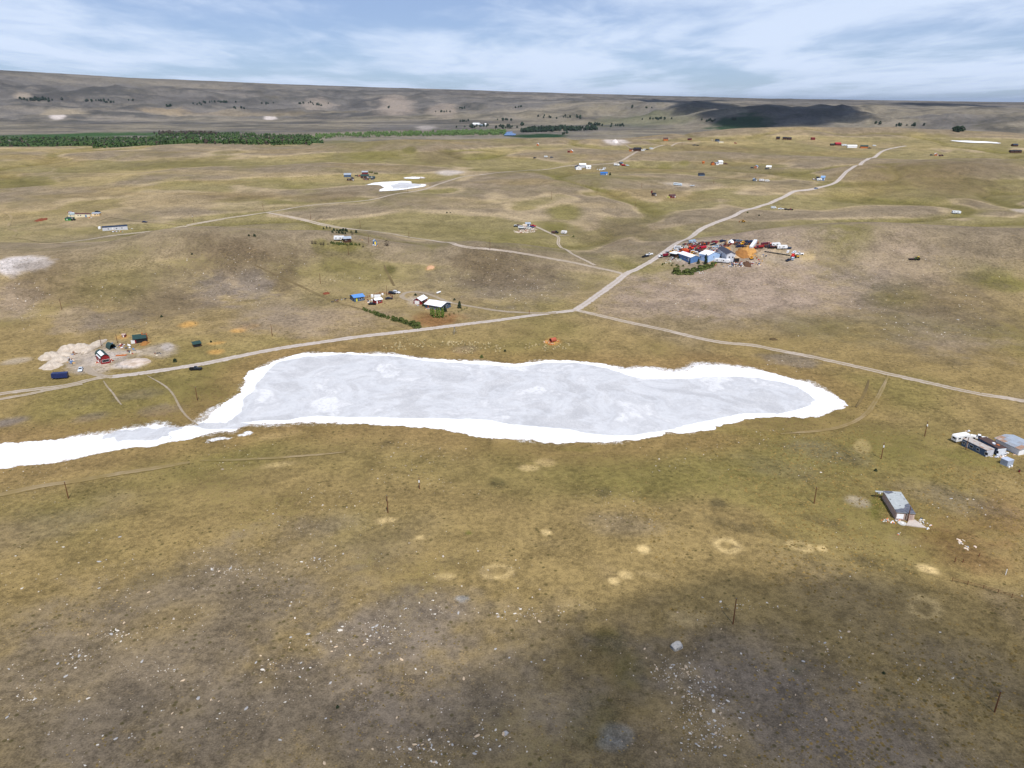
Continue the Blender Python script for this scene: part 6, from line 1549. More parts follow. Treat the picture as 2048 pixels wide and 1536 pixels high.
for k, p in enumerate(ground([q for q in tus if q[1] > 668])):
    s = random.uniform(.55, 1.05)
    wh = 'beside the rusty tank' if p[0] > 9 else 'in the middle cluster above the far shore' if p[0] > -45 else 'in the left cluster above the far shore'
    t = thing('tussock', ('large' if s > .88 else 'middling' if s > .7 else 'small') + ' pale dry tussock ' + wh, 'tussock', p, random.uniform(0, 6), 'dry tussocks ' + wh)
    t.scale = (s * 1.1, s * 1.1, s * .9)
    part('dry_top', crown_mesh('tussock', k % 4), LTUSS, t)
    o = part('green_base', crown_mesh('tussock', (k + 1) % 4), LSHRUB, t); o.scale = (.85, .85, .4)
# ================================================================== FAR HOMESTEADS
def hut(label, x0, x1, y, depth, h, roof, rise, wm, rm, ops=None, name='cabin', cat='cabin', slope=0.0):
    a, b = ground([(x0, y), (x1, y - slope)])
    LL = float(np.hypot(*(b[:2] - a[:2])))
    if ops is None:
        k = max(1, int(LL / 4))
        ops = wrow('f', k, LL * .8, .8, 1.7, .9) + [('f', LL * .34, LL * .34 + .9, 0, 1.9, 'door', None)]
    return building(name, label, cat, (x0, y), (x1, y - slope), depth, h, roof, rise, wm, rm, ops, over=.3)
hut('white house with slate gable beside the far dirt road', 1152, 1163, 339.5, 9, 2.8, 'gy', 1.8, WHITE, NAVYROOF, name='house', cat='house')
hut('long white roofed barn behind the far white house', 1159, 1172, 335.5, 9, 3.0, 'gx', 1.6, GREYWALL, WROOF, [], 'barn', 'barn')
hut('white shed right of the far white house', 1172, 1182, 338, 6, 2.4, 'gx', 1.2, WHITE, WROOF, None, 'shed', 'shed')
hut('far cabin with bright blue roof beside a dark tree', 1201, 1215, 350, 6, 2.2, 'gx', 1.2, BLUEWALL, mat('strong_blue_roof', (40, 108, 186), .5, .15))
plant('conifer', 'dark tree right of the far blue roofed cabin', g1(1220, 350.5), 3.6, LDARK, wide=1.5)
vehicle('camper', 'far white camper in the row beside the dirt road', 1233, 331.5, 0, (236, 238, 240), length=8)
vehicle('truck', 'far red truck at the end of the camper row', 1247, 332, 0, (190, 34, 40), length=6)
hut('far slate roofed cabin in the camper row', 1240, 1246, 330, 4, 2.2, 'gx', .8, BROWNW, SLATE)
vehicle('suv', 'far white car right of the camper row', 1254.5, 331.5, 0, (214, 232, 240))
debris('white clutter below the far camper row', [(1202, 339, 9, 1.5, 22), (1209, 336, 4, 1, 5)], [(232, 234, 238), (206, 212, 220), (120, 120, 120)], seed=50, size=(.4, 1.2), hmax=1.0)
hut('long black roofed barn beside the far dirt road', 1266.5, 1281, 302.5, 10, 2.6, 'gx', 2.2, BROWNW, BLKROOF, [], 'barn', 'barn')
hut('orange wooden annex left of the long black barn', 1258.5, 1266, 302.5, 6, 2.4, 'gx', 1.2, ORANGEW, BROWNROOF, None, 'annex', 'annex')
vehicle('van', 'far white van right of the long black barn', 1285.5, 302, 0, (232, 234, 238))
vehicle('pickup', 'far white pickup right of the long black barn', 1289.5, 299.5, 10, (226, 228, 232))
vehicle('suv', 'far dark car between the white pickup and pale van', 1295, 300, 0, (44, 44, 52))
vehicle('van', 'far pale van at the road right of the black barn', 1302.5, 298, 0, (220, 230, 240))
hut('left dark cabin of the pair on the middle prairie', 1305.5, 1312, 392, 4.5, 1.9, 'gx', .9, BROWNW, BLKROOF)
hut('right dark cabin with cream end of the pair on the middle prairie', 1340, 1351, 396, 5, 2.0, 'gx', 1.1, DKRED, mat('brown_tin', (82, 54, 56), .6, .2))
hut('tiny red privy behind the left dark cabin', 1302.6, 1304.8, 387, 1.6, 2.3, 'ml', .4, DKRED, DKRED, [], 'privy', 'privy')
vehicle('suv', 'pale yellow car left of the right dark cabin', 1338.5, 395.5, 10, (226, 222, 120))
vehicle('bus', 'pale blue white bus on the middle prairie', 1355, 371, -6, (212, 226, 240), length=10)
vehicle('flat', 'pale flat trailer right of the pale bus', 1384, 372.5, 0, (196, 212, 226), length=5)
hut('lone hut with black roof and blue wall on the middle prairie', 1398.5, 1409.5, 352, 4.5, 1.9, 'mf', 1.2, SLATE, BLKROOF, [], 'hut', 'hut')
hut('far orange shed left of the white farmstead', 1405, 1409, 327, 3, 2.0, 'gx', .6, ORANGEW, ORANGEW, [], 'shed', 'shed')
hut('far brown barn left of the white farmstead', 1423, 1429, 330.5, 6, 2.6, 'gy', 1.4, ORANGEW, BROWNROOF, [], 'barn', 'barn')
hut('far white farmhouse between the brown barn and red car', 1438, 1446, 328.5, 6, 2.6, 'gx', 1.6, WHITE, WROOF, None, 'house', 'house')
hut('far white porch building left of the far white farmhouse', 1432.5, 1437.5, 330, 5, 2.0, 'mf', .6, WHITE, GREYTIN, None, 'annex', 'annex')
vehicle('pickup', 'far dark red pickup beside the far white farmhouse', 1451, 328.5, 0, (92, 24, 36))
hut('far little house with blue and orange sides', 1508.5, 1515, 336.5, 5, 2.2, 'gy', 1.4, ORANGEW, mat('sky_roof', (150, 186, 226), .5, .1), None, 'house', 'house')
vehicle('suv', 'far dark car left of the little orange house', 1504.5, 336.5, 0, (50, 52, 64))
hut('far house with pale round-looking roof right of the orange house', 1532, 1542, 337, 6, 2.0, 'gx', 1.4, CREAM, WROOF, None, 'house', 'house')
vehicle('pickup', 'far dark pickup before the pale roofed house', 1534, 338.3, 0, (44, 52, 66))
hut('grey gable shed in the middle of the far prairie', 1506.5, 1513, 362.5, 5, 2.2, 'gy', 1.2, SLATE, GREYTIN, None, 'shed', 'shed')
vehicle('camper', 'far white and rust camper right of the grey gable shed', 1523, 363, 0, (214, 214, 218), rgb2=(140, 80, 70), length=6)
vehicle('van', 'far white van right of the rust striped camper', 1534.5, 363, 0, (236, 236, 236))
hut('blue grey farm shed near the wide road', 1641, 1649, 361, 8, 2.6, 'gx', 1.8, BLUEWALL, mat('steel_blue_roof', (128, 160, 196), .5, .12), None, 'shed', 'shed')
hut('dark low shed left of the blue grey farm shed', 1632, 1638, 359.5, 5, 2.0, 'mf', .6, BROWNW, BLKROOF, [], 'shed', 'shed')
vehicle('camper', 'pale camper before the blue grey farm shed', 1638.5, 361.5, 5, (228, 234, 238), length=6)
debris('scattered clutter left of the blue grey farm shed', [(1627, 359, 6, 1.5, 22)], seed=55, size=(.4, 1.1), hmax=.8)
vehicle('sedan', 'small blue car on the wide road', 1632, 377.5, 20, (60, 100, 140))
vehicle('van', 'leftmost pale van of four vehicles beside the wide road', 1547, 417, 10, (222, 230, 238))
vehicle('pickup', 'second white pickup of four vehicles beside the wide road', 1561.5, 419, -10, (226, 230, 240))
vehicle('suv', 'small black car of four vehicles beside the wide road', 1572.5, 419.8, 0, (18, 20, 26), sc=.85)
vehicle('pickup', 'dark pickup with red nose beside the wide road', 1580.5, 420.5, 180, (30, 28, 32), rgb2=(170, 50, 40))
vehicle('camper', 'lone pale camper on the empty prairie at the right', 1912, 427.5, 0, (226, 232, 240), length=8)
hut('far red roofed barn near the right rim', 1671, 1682, 291, 8, 2.4, 'gx', 1.6, DKRED, mat('red_roof', (176, 36, 58), .6, .15), [], 'barn', 'barn')
hut('far dark shed left of the red roofed barn', 1662, 1669, 291.5, 6, 2.0, 'gx', 1.0, BROWNW, GREENROOF, [], 'shed', 'shed')
vehicle('camper', 'far white camper right of the red roofed barn', 1688, 292, 0, (222, 228, 234), length=8)
hut('far long white shed near the right rim', 1695, 1714, 295.5, 7, 2.4, 'gx', 1.4, WHITE, WROOF, [], 'shed', 'shed')
hut('far tan barn with green roof near the right rim', 1721, 1736, 296.5, 8, 2.4, 'gx', 1.8, ORANGEW, GREENROOF, [], 'barn', 'barn')
vehicle('pickup', 'far black pickup right of the green roofed barn', 1738.5, 297, 0, (28, 30, 40))
vehicle('van', 'far white van right of the green roofed barn', 1748.5, 292.5, 0, (226, 232, 238))
for k, (x0, x1, y) in enumerate(((1552, 1559, 279), (1565, 1573, 279.5), (1575, 1583, 280))):
    hut('%s of three dark sheds in a row near the far rim' % ('leftmost', 'middle one', 'rightmost')[k], x0, x1, y, 6, 2.4, 'gx', 1.4, BROWNW, BLKROOF, [], 'shed', 'shed')
hut('far small dark red shed near the rim', 1623, 1630, 280, 5, 2.4, 'gx', 1.2, DKRED, DKRED, [], 'shed', 'shed')
hut('far dark hut beside the orange soil near the rim', 1433, 1439, 283, 5, 2.4, 'gx', 1.2, SLATE, BLKROOF, [], 'hut', 'hut')
hut('far low white slab-like shed near the rim', 1438, 1447, 286, 3, 1.6, 'flat', 0, CREAM, WROOF, [], 'shed', 'shed')
hut('far brown barn standing on the skyline edge of the prairie', 1327, 1336, 281.5, 8, 2.6, 'gx', 2.0, ORANGEW, BROWNROOF, [], 'barn', 'barn')
hut('far maroon shed right of the brown skyline barn', 1375, 1380.5, 280.5, 5, 2.2, 'gx', 1.2, DKRED, BROWNROOF, [], 'shed', 'shed')
vehicle('pickup', 'far dark blue pickup above the far dirt road', 1388.5, 291, 0, (40, 56, 84))
vehicle('sedan', 'far black car right of the dark blue pickup', 1395.5, 291.5, 0, (30, 32, 38))
vehicle('suv', 'far red car near the far rim', 1471, 287, 0, (150, 34, 40))
for k, (x0, x1, y) in enumerate(((2021, 2028, 306), (2029, 2036, 306), (2037, 2043, 306))):
    hut('%s of three dark cabins near the right edge of the rim' % ('leftmost', 'middle', 'rightmost')[k], x0, x1, y, 5, 2.2, 'gx', 1.2, BROWNW, BLKROOF, [], 'cabin', 'cabin')
hut('far dark house with blue roof near the right edge', 2027, 2036, 293, 6, 2.4, 'gx', 1.4, BROWNW, NAVYROOF, [], 'house', 'house')
hut('far white gable cabin on the right prairie', 1869, 1876, 311.5, 5, 2.2, 'gy', 1.4, ORANGEW, WROOF, None, 'cabin', 'cabin')
vehicle('suv', 'far dark car left of the white gable cabin', 1863, 311, 0, (40, 48, 44))
vehicle('truck', 'far brown truck right of the white gable cabin', 1882, 312.5, 0, (92, 52, 44), length=7)
hut('far white tent-roofed cabin on the upper prairie', 1073.5, 1077, 291.5, 5, 2.0, 'gy', 1.6, ORANGEW, WROOF, [], 'cabin', 'cabin')
hut('far orange cabin with white roof on the upper prairie', 1140, 1145, 305.5, 5, 2.2, 'gy', 1.6, ORANGEW, WROOF, [], 'cabin', 'cabin')
hut('far maroon shed left of the orange cabin', 1135, 1139, 305, 3, 1.6, 'gx', .6, DKRED, DKRED, [], 'shed', 'shed')
vehicle('van', 'far white van on the upper prairie', 1092, 314.5, 0, (228, 236, 244))
vehicle('suv', 'far slate car right of the far white van', 1103.5, 315.5, 0, (70, 84, 96))
vehicle('suv', 'far dark car left of the far white van', 1070, 316.5, 0, (50, 44, 50))
hut('tin roofed shed left of the small salt pan', 688, 702, 354.5, 7, 2.4, 'mf', 1.4, SLATE, GREYTIN, [], 'shed', 'shed')
hut('dark brown trailer house below the tin roofed shed', 694, 708, 361.5, 4, 2.0, 'flat', 0, BROWNW, BLKROOF, None, 'mobile_home', 'mobile home')
hut('dark green cluster house behind the small salt pan', 722, 738, 357, 8, 2.6, 'gx', 1.6, BROWNW, GREENROOF, None, 'house', 'house')
hut('pale roofed shed with red end above the dark green house', 724, 735.5, 348.5, 6, 2.2, 'gx', 1.2, DKRED, GREYTIN, [], 'shed', 'shed')
vehicle('camper', 'white topped camper right of the dark green house', 744, 357, 0, (40, 70, 76), rgb2=(225, 230, 235), length=8)
debris('dark junk spread round the dark green house', [(717, 352, 10, 1.5, 22), (733, 359, 12, 1, 20), (704, 356, 4, 1, 8), (745, 358.5, 5, .8, 8)], [(40, 44, 54), (60, 60, 66), (140, 60, 50), (80, 90, 100)], seed=58, size=(.4, 1.2), hmax=1.2)
for k, (px, py) in enumerate(((740, 345.5), (744, 346), (750, 348), (754, 348))):
    plant('shrub', ORD[k] + ' dark bush in the line right of the pale roofed shed', g1(px, py), 2.0, LSHRUB, 'bushes behind the small salt pan', 1.4, seed=k)
heap('gravel_heap', 'white gravel heap at the far gravel pit', 'gravel heap', 1231, 284, 12, 3, 3.5, mat('white_gravel', (214, 206, 200), .95, .12, .5), 66)
# far white farm in the river valley
hut('large white farm shed far off in the river valley', 944, 957, 250, 22, 5, 'gx', 4, WHITE, WROOF, [], 'farm_shed', 'farm shed')
hut('pale blue farm shed far off in the river valley', 961, 968, 252, 20, 4, 'gx', 3, PALEBLUE, GREYTIN, [], 'farm_shed', 'farm shed')
tank('round white silo beside the far valley farm', 971, 252, 7, 9, WHITE, 'silo', 'silo')
# little machines and dark objects on the prairie
vehicle('tractor', 'green and yellow tractor alone on the right hillside', 1834, 520, 180, (52, 96, 36), rgb2=(220, 190, 40))
vehicle('flat', 'dark harrow-like trailer behind the green tractor', 1825, 519.5, 0, (60, 40, 40), length=5)
heap('scrap_heap', 'rusty scrap pile with yellow top near the right road', 'scrap heap', 1546, 679, 18, 4, .9, mat('dark_scrap', (86, 70, 44), .9, .35, 2), 71)
heap('boulder_pile', 'pair of orange boulders on the middle hill', 'boulder pile', 860, 535.5, 18, 4, 1.3, mat('orange_rock', (190, 150, 116), .9, .2, 1), 73)
vehicle('loader', 'yellow machine alone above the scrapyard road', 1486, 444.5, 160, (190, 140, 40), sc=.9)
# ================================================================== UTILITY POLES AND FENCES
POLES = [ # base x, y, top y, label
    (137, 997, 963, 'bare utility pole at the left beside the near track'), (776, 1026, 992, 'nearer utility pole of the pair on the near prairie'), (839, 978, 955, 'farther utility pole of the pair on the near prairie'),
    (1466, 1248, 1199, 'rusty brown pole standing among the foreground stones'), (1989, 1424, 1382, 'utility pole in the dim lower right corner'), (1628, 1007, 974, 'utility pole left of the weathered shed'),
    (1815, 1042.5, 1012, 'utility pole at the front of the weathered shed'), (1762, 918, 885, 'utility pole right of the lake end'), (1849, 873, 843, 'utility pole left of the white camper trailer'), (1931.5, 899.5, 874, 'dark pole before the old blue mobile home'),
    (395, 801, 774, 'utility pole left of the lake bend'), (544.5, 672.5, 648, 'utility pole above the lake road'), (123.5, 619, 598, 'utility pole on the slope above the dirt mounds'), (203, 692, 674, 'left of two poles in the red barn yard'), (235, 686, 668, 'right of two poles in the red barn yard'),
    (641, 567, 547, 'utility pole on the hillside above the scrap row'), (697, 510, 495, 'utility pole below the log cabin hedge'), (737.5, 486.5, 470, 'pole between the log cabin and the tiny blue shed'), (774, 592, 571, 'pole behind the rusty pens'), (526.5, 421, 407, 'utility pole at the upper fork'), (387, 444, 430, 'utility pole right of the long mobile home'),
    (621.5, 440, 425, 'utility pole right of the upper fork'), (720.5, 455, 441, 'utility pole above the juniper rows'), (980, 499, 481, 'utility pole beside the two-rut linking track'), (1103, 399.5, 384, 'utility pole on the middle prairie'), (1427, 367, 359, 'far utility pole right of the pale bus'), (1283, 376, 366, 'far utility pole left of the pale bus'),
    (860, 373, 363, 'far utility pole by the small salt pan'), (816, 386, 374, 'far utility pole below the small salt pan'), (1452, 492, 478, 'dark pole between the hay heaps in the scrapyard'), (1194, 387, 377, 'far utility pole on the middle prairie left of the dark cabins'), (1364, 290, 282, 'far utility pole beside the far dirt road'), (818, 475, 463, 'pole above the linking track'), (1270, 418, 404, 'utility pole below the dark cabins')]
XARM = mat('crossarm_wood', (92, 70, 52), .85, .2)
for px, py, ty, lb in POLES:
    p = g1(px, py); pm, fs = ppm(p)
    h = (py - ty) / (pm * math.sqrt(max(.05, 1 - fs * fs)))
    t = thing('utility_pole', lb, 'utility pole', p, R(20 + (px * 7) % 60))
    part('pole', MB().cyl((0, 0, -.5), .17, h + .5, 8, 'z', .11), POLEW, t)
    if px in (776, 1849, 1762, 839, 387):
        part('transformer', MB().cyl((-.3, -.1, h - 1.7), .2, .7, 10), WHITE if px != 776 else XARM, t)
    part('bracket', MB().bar((0, 0, h - .7), (-.35, -.1, h - .6), .08), XARM, t)
    part('cap', MB().cyl((0, 0, h), .12, .18, 6, 'z', .04), STEEL, t)
fence('sagging wire fence with thin posts at the right edge', [(1904, 1163), (1925, 1168), (1951, 1174), (1982, 1182), (2014, 1193), (2047, 1203), (2090, 1216)], 3.2, 1.3, WOOD, (.55, 1.0), w=.11)
for px, py, h, lb in ((1909, 1124, 1.5, 'left leaning post above the wire fence'), (1925, 1125, 1.1, 'right short post above the wire fence'), (1957, 1113, 1.0, 'dark stump post on the brown slope')):
    t = thing('fence_post', lb, 'post', g1(px, py), 0)
    part('post', MB().bar((0, 0, -.3), (.15, .05, h), .16), WOOD, t); part('stub', MB().bar((0, 0, .2), (.5, .2, .35), .12), WOOD, t)
t = thing('marker_post', 'thin white marker post right of the wire fence', 'post', g1(2011, 1150), 0)
part('post', MB().cyl((0, 0, -.3), .09, 2.0, 8), WHITE, t); part('cap', MB().cyl((0, 0, 1.7), .11, .1, 8), WHITE, t)
t = thing('marker_post', 'short red marker post where the driveway meets the road', 'post', g1(1058.5, 627.5), 0)
part('post', MB().cyl((0, 0, -.3), .12, 2.2, 8), DKRED, t); part('cap', MB().box(-.3, .3, -.06, .06, 1.6, 1.95), DKRED, t)
# dark bushes dotted on the slopes, some standing in for unclear dark dots
for px, py, h, lb in ((323, 634, 1.1, 'small black bush standing in for an unclear dot above the orange soil'), (422, 684.5, .9, 'small dark bush beside the low field shelter'), (350, 723.5, 1.5, 'dark green bush beside the lake road near the barn'), (384, 509, 1.0, 'dark bush at the crest of the stony left hill'), (498, 472, 1.2, 'dark bush left of two near the middle fork'), (509, 472.5, 1.6, 'dark bush right of two near the middle fork'), (1751, 942, .8, 'small dark red bush below the lake end'), (1767, 1347, .5, 'small black tuft in the dim lower right'), (675, 1415, .5, 'small black tuft among the foreground stones'), (894, 426, 1.2, 'small dark bush on the middle prairie'), (900.5, 426, .9, 'tiny dark bush beside another on the middle prairie'), (1518, 431.5, 1.2, 'low dark bush above the scrapyard'), (1495, 426, 1.3, 'low green bush below the four vehicles'), (1010, 703, 1.0, 'dark green bush at the far lake shore'), (963, 715, 1.3, 'olive bush at the far lake shore')):
    plant('shrub', lb, g1(px, py), h, LDARK if 'dark' in lb or 'black' in lb else LSHRUB, wide=1.4, seed=int(px))

# ================================================================== ROCKS
ROCKM = [mat('pale_fieldstone', (206, 200, 190), .9, .18, 1.5), mat('grey_fieldstone', (170, 168, 166), .9, .22, 1.5), mat('tan_fieldstone', (200, 178, 150), .9, .2, 1.5)]
RM = [rock_mesh(k) for k in range(6)]
PLACES = [(1353, 1291, 'beside the largest boulder'), (1395, 1395, 'in the dense stony patch below the largest boulder'), (1466, 1248, 'near the foot of the rusty brown pole'), (760, 1270, 'in the stony patch left of the shade'), (840, 1500, 'at the bottom edge left of the shade'), (640, 1125, 'in the middle of the near slope'), (470, 1142, 'in the stone line left of the middle'), (240, 1270, 'in the stone line on the left slope'), (60, 1390, 'at the lower left edge'), (195, 1490, 'in the bottom left corner'), (422, 1400, 'on the lower left slope'), (660, 1366, 'below the middle stony patch'), (990, 1298, 'left of the dark hollow'), (1050, 1228, 'above the dark hollow'), (31, 1112, 'at the left edge of the slope'), (240, 1074, 'high on the left slope'), (1420, 1470, 'at the bottom edge below the boulder'), (1680, 1280, 'right of the rusty brown pole'), (1720, 1400, 'in the shade right of the boulder'), (1850, 1370, 'in the shade near the right edge'), (866, 1201, 'above the stony patch left of the shade'), (1650, 930, 'between the lake end and the weathered shed'), (1920, 1010, 'on the slope right of the weathered shed'), (1560, 880, 'just below the right end of the lake'),
          (520, 530, 'on the crest of the left hill'), (400, 570, 'on the face of the left hill'), (1000, 560, 'on the middle hill above the crossroads'), (1550, 560, 'on the pale hill below the scrapyard'), (1850, 560, 'on the far right hillside'), (60, 600, 'on the bare slope at the left edge'), (1580, 730, 'between the track and the lake end'), (1400, 590, 'on the slope right of the crossroads'), (1750, 640, 'on the slope above the right track'), (700, 560, 'on the slope above the blue roofed cabin'), (1520, 480, 'on the slope above the scrapyard')]
_pg = ground([(a, b) for a, b, _ in PLACES])
def place_of(p):
    return PLACES[int(np.argmin(np.hypot(_pg[:, 0] - p[0], _pg[:, 1] - p[1])))][2]
def rock(p, r, label, group, k, cat='rock'):
    tone = ('pale', 'grey', 'tan')[(k * 5 + k // 3) % 3]
    where = place_of(p)
    label = '%s %s stone lying %s' % ('large' if r > .34 else 'middling' if r > .22 else 'small', tone, where)
    group = 'stones ' + where
    o = bpy.data.objects.new('rock', RM[k % 6])
    if not RM[k % 6].materials:
        RM[k % 6].materials.append(ROCKM[0])
    COL.objects.link(o)
    o.material_slots[0].link = 'OBJECT'; o.material_slots[0].material = ROCKM[(k * 5 + k // 3) % 3]
    o.location = (p[0], p[1], p[2] + r * .02); o.rotation_euler = (0, 0, (k * 2.4) % 6.28); o.scale = (r * (1 + .3 * ((k * 7) % 5) / 5), r * (.75 + .3 * ((k * 3) % 5) / 5), r * (.7 + .3 * ((k * 11) % 5) / 5))
    return tag(o, label, cat, group)
# the big boulder
bm = bmesh.new(); bmesh.ops.create_icosphere(bm, subdivisions=3, radius=1.0)
for v in bm.verts:
    q = v.co.copy()
    k = 1 + .22 * float(fbm(np.array(q.x * 2 + 5), np.array(q.y * 2 + q.z * 3), 1.2, 4, 9)) 
    v.co = Vector((max(-.8, min(.85, q.x * k)) * 1.55, max(-.7, min(.75, q.y * k)) * 1.25, max(-.4, min(.62, q.z * k)) * 1.35))
me = bpy.data.meshes.new('boulder'); bm.to_mesh(me); bm.free()
me.materials.append(mat('blotched_boulder', (196, 190, 180), .9, .25, 1.2, stain=(110, 116, 122), stain_amt=.45))  # dark grey blotches mixed at random over the pale stone
o = bpy.data.objects.new('boulder', me); COL.objects.link(o); bp = g1(1353, 1296)
o.location = (bp.x, bp.y, bp.z + .35); o.rotation_euler = (.1, -.12, .5)
tag(o, 'largest pale boulder with dark blotches in the foreground', 'boulder')
BIG = [(31, 1112), (176, 1269), (284, 1323), (131, 1353), (151, 1336), (80, 1219), (422, 1400), (493, 1417), (195, 1490), (170, 1531), (360, 1464), (661, 1366), (617, 1268), (525, 1339), (649, 1527), (248, 1246), (240, 1074), (127, 1094), (852, 1345), (927, 1358), (991, 1298), (1033, 1242), (820, 1499), (1314, 1338), (1289, 1298), (812, 1217), (866, 1201), (1680, 1262), (1655, 1299), (1650, 1286), (1607, 1323), (1719, 1365), (1652, 1440), (1831, 1434), (1450, 1511), (1456, 1402), (1482, 1307), (1442, 1258), (1444, 1215), (1405, 1195), (1877, 1016), (1840, 1330), (1560, 1450), (745, 1260), (700, 1310), (1395, 1240), (1355, 1225), (560, 1480), (905, 1490), (965, 1440)]
for k, p in enumerate(ground(BIG)):
    rock(p, random.uniform(.26, .48) if k < 36 else random.uniform(.2, .34), 'pale fieldstone, among the larger ones lying on the near slope', 'larger stones on the near slope', k)
CLUST = [(760, 1270, 70, 45, 110), (1340, 1345, 60, 30, 90), (1395, 1395, 55, 75, 210), (840, 1500, 110, 30, 100), (640, 1125, 30, 16, 34), (470, 1142, 75, 12, 60), (240, 1270, 40, 14, 40), (160, 1312, 45, 14, 44), (60, 1390, 30, 22, 30), (560, 1340, 70, 24, 40), (980, 1480, 60, 24, 50), (1050, 1228, 60, 12, 40), (1420, 1470, 70, 45, 110), (1850, 1360, 70, 34, 30), (650, 1290, 60, 30, 40), (900, 1220, 60, 14, 30), (330, 1350, 60, 24, 30), (1500, 1210, 60, 12, 26), (1700, 1320, 200, 100, 60), (350, 1420, 300, 90, 110), (200, 1160, 180, 60, 60), (1000, 1380, 180, 90, 50),
         (520, 530, 120, 50, 110), (400, 570, 120, 50, 90), (480, 580, 60, 26, 40), (1000, 560, 120, 46, 150), (1060, 575, 60, 30, 60), (1550, 560, 200, 44, 150), (1400, 590, 140, 36, 70), (1850, 560, 180, 70, 110), (1900, 650, 120, 40, 60), (60, 600, 56, 60, 90), (230, 610, 90, 40, 60), (1580, 730, 60, 18, 30), (1560, 880, 60, 16, 24), (1650, 930, 80, 30, 30), (1920, 1010, 90, 40, 30), (700, 560, 80, 40, 40), (1750, 640, 120, 60, 60), (1520, 480, 90, 14, 50)]
pts, siz = [], []
for cx_, cy_, rx, ry, n in CLUST:
    for _ in range(n):
        q = rng.normal(0, .55, 2)
        pts.append((cx_ + rx * q[0], cy_ + ry * q[1])); siz.append(min(.42, .07 + .065 * rng.exponential()) * (1.6 if cy_ < 700 else 1.25 if cy_ < 950 else 1.2))
gp = ground([(min(max(a, -20), 2068), max(b, 300)) for a, b in pts]); siz = np.array(siz)
ok = (lake_dist(gp[:, 0], gp[:, 1]) < -3)
gp, siz = gp[ok], siz[ok]
app = siz * np.array([ppm(p)[0] for p in gp])
order = np.argsort(-app)
for k in order[:250]:
    near_ = gp[k][1] < 260
    rock(gp[k], siz[k], 'pale small stone scattered on the near slope' if near_ else 'pale stone scattered on the stony hillsides beyond the lake', 'small stones on the near slope' if near_ else 'stones on the hillsides beyond the lake', int(k))
mb, tint = MB(), []
base = [(-1, -.6, -.3), (.9, -.8, -.3), (1, .7, -.3), (-.8, .8, -.3), (-.5, -.4, .6), (.5, -.3, .75), (.4, .5, .6), (-.4, .4, .5)]
bf = [(4, 5, 6, 7), (0, 1, 5, 4), (1, 2, 6, 5), (2, 3, 7, 6), (3, 0, 4, 7)]
scol = [A(*c, k=1.05) for c in ((206, 196, 182), (190, 180, 168), (214, 204, 190), (176, 160, 140), (200, 190, 180))]
def stone(p, r):
    a = random.uniform(0, 6.28); c, s = math.cos(a), math.sin(a)
    mb.add([(p[0] + r * (x * c - y * s), p[1] + r * (x * s + y * c), p[2] + r * z) for x, y, z in base], bf)
    tint.extend([random.choice(scol) * random.uniform(.75, 1.1)] * 8)
for k in order[250:]:
    stone(gp[k], siz[k])
# thin sprinkle everywhere on the near and middle ground
sx = rng.uniform(-210, 210, 9000); sy = rng.uniform(85, 250, 9000)
dens = fbm(sx, sy, 34, 4, 505) + .25 * fbm(sx, sy, 9, 2, 507)
for x_, y_, d_ in zip(sx, sy, dens):
    if abs(x_) < y_ * .9 + 12 and d_ > .06 + .40 * random.random():
        stone((x_, y_, float(H(x_, y_))), .05 + .06 * random.expovariate(1))
me = mb.mesh('stones', False); attr(me, 'tint', np.clip(np.array(tint), 0, .9))
tag(link(me, 'stones', colour_material('small_stone', .9)), 'countless small pale stones strewn over the slopes', 'stones', kind='stuff')

# ================================================================== TURF TUSSOCKS (uncountable)
def tufts(n, xr, yr, sizes, cols, seed, thr, wave, label, sdmin=-4):
    rs = np.random.default_rng(seed)
    x_ = rs.uniform(*xr, n); y_ = rs.uniform(*yr, n)
    m = (np.abs(x_) < y_ * .82 + 15) & (fbm(x_, y_, wave, 4, seed) + .35 * rs.normal(0, .5, n) > thr) & (lake_dist(x_, y_) < sdmin)
    x_, y_ = x_[m], y_[m]; z_ = H(x_, y_); k = len(x_)
    s = rs.uniform(*sizes, k); a = rs.uniform(0, 6.28, k)
    V = np.zeros((k, 7, 3)); 
    for i in range(6):
        rr = s * rs.uniform(.7, 1.2, k)
        V[:, i, 0] = x_ + rr * np.cos(a + i * 1.047); V[:, i, 1] = y_ + rr * np.sin(a + i * 1.047); V[:, i, 2] = z_ - .03
    V[:, 6, 0] = x_ + s * rs.normal(0, .2, k); V[:, 6, 1] = y_ + s * rs.normal(0, .2, k); V[:, 6, 2] = z_ + s * rs.uniform(.5, .9, k)
    F = np.array([[i, (i + 1) % 6, 6] for i in range(6)])[None] + (np.arange(k) * 7)[:, None, None]
    me = new_mesh('grass', V.reshape(-1, 3), F.reshape(-1, 3), False)
    c = np.array(cols)[rs.integers(0, len(cols), k)] * rs.uniform(.75, 1.2, (k, 1))
    attr(me, 'tint', np.repeat(np.clip(c, 0, .9), 7, 0))
    return tag(link(me, 'grass', TUFTM), label, 'grass', kind='stuff')
TUFTM = colour_material('dry_grass_tuft', .95)
tufts(42000, (-230, 230), (85, 260), (.10, .30), [A(150, 128, 82), A(132, 112, 66), A(120, 104, 60), A(170, 146, 96)], 601, .05, 26, 'rough dry turf tussocks covering the near slope')
tufts(16000, (40, 230), (100, 260), (.18, .45), [A(150, 126, 70), A(164, 136, 78), A(128, 108, 58)], 607, .0, 30, 'coarse yellowish tussocks on the right of the near slope')
tufts(12000, (-420, 420), (250, 520), (.2, .5), [A(140, 120, 76), A(120, 104, 62), A(104, 92, 54), A(172, 150, 104)], 611, .18, 30, 'scattered turf tussocks round the salt lake')

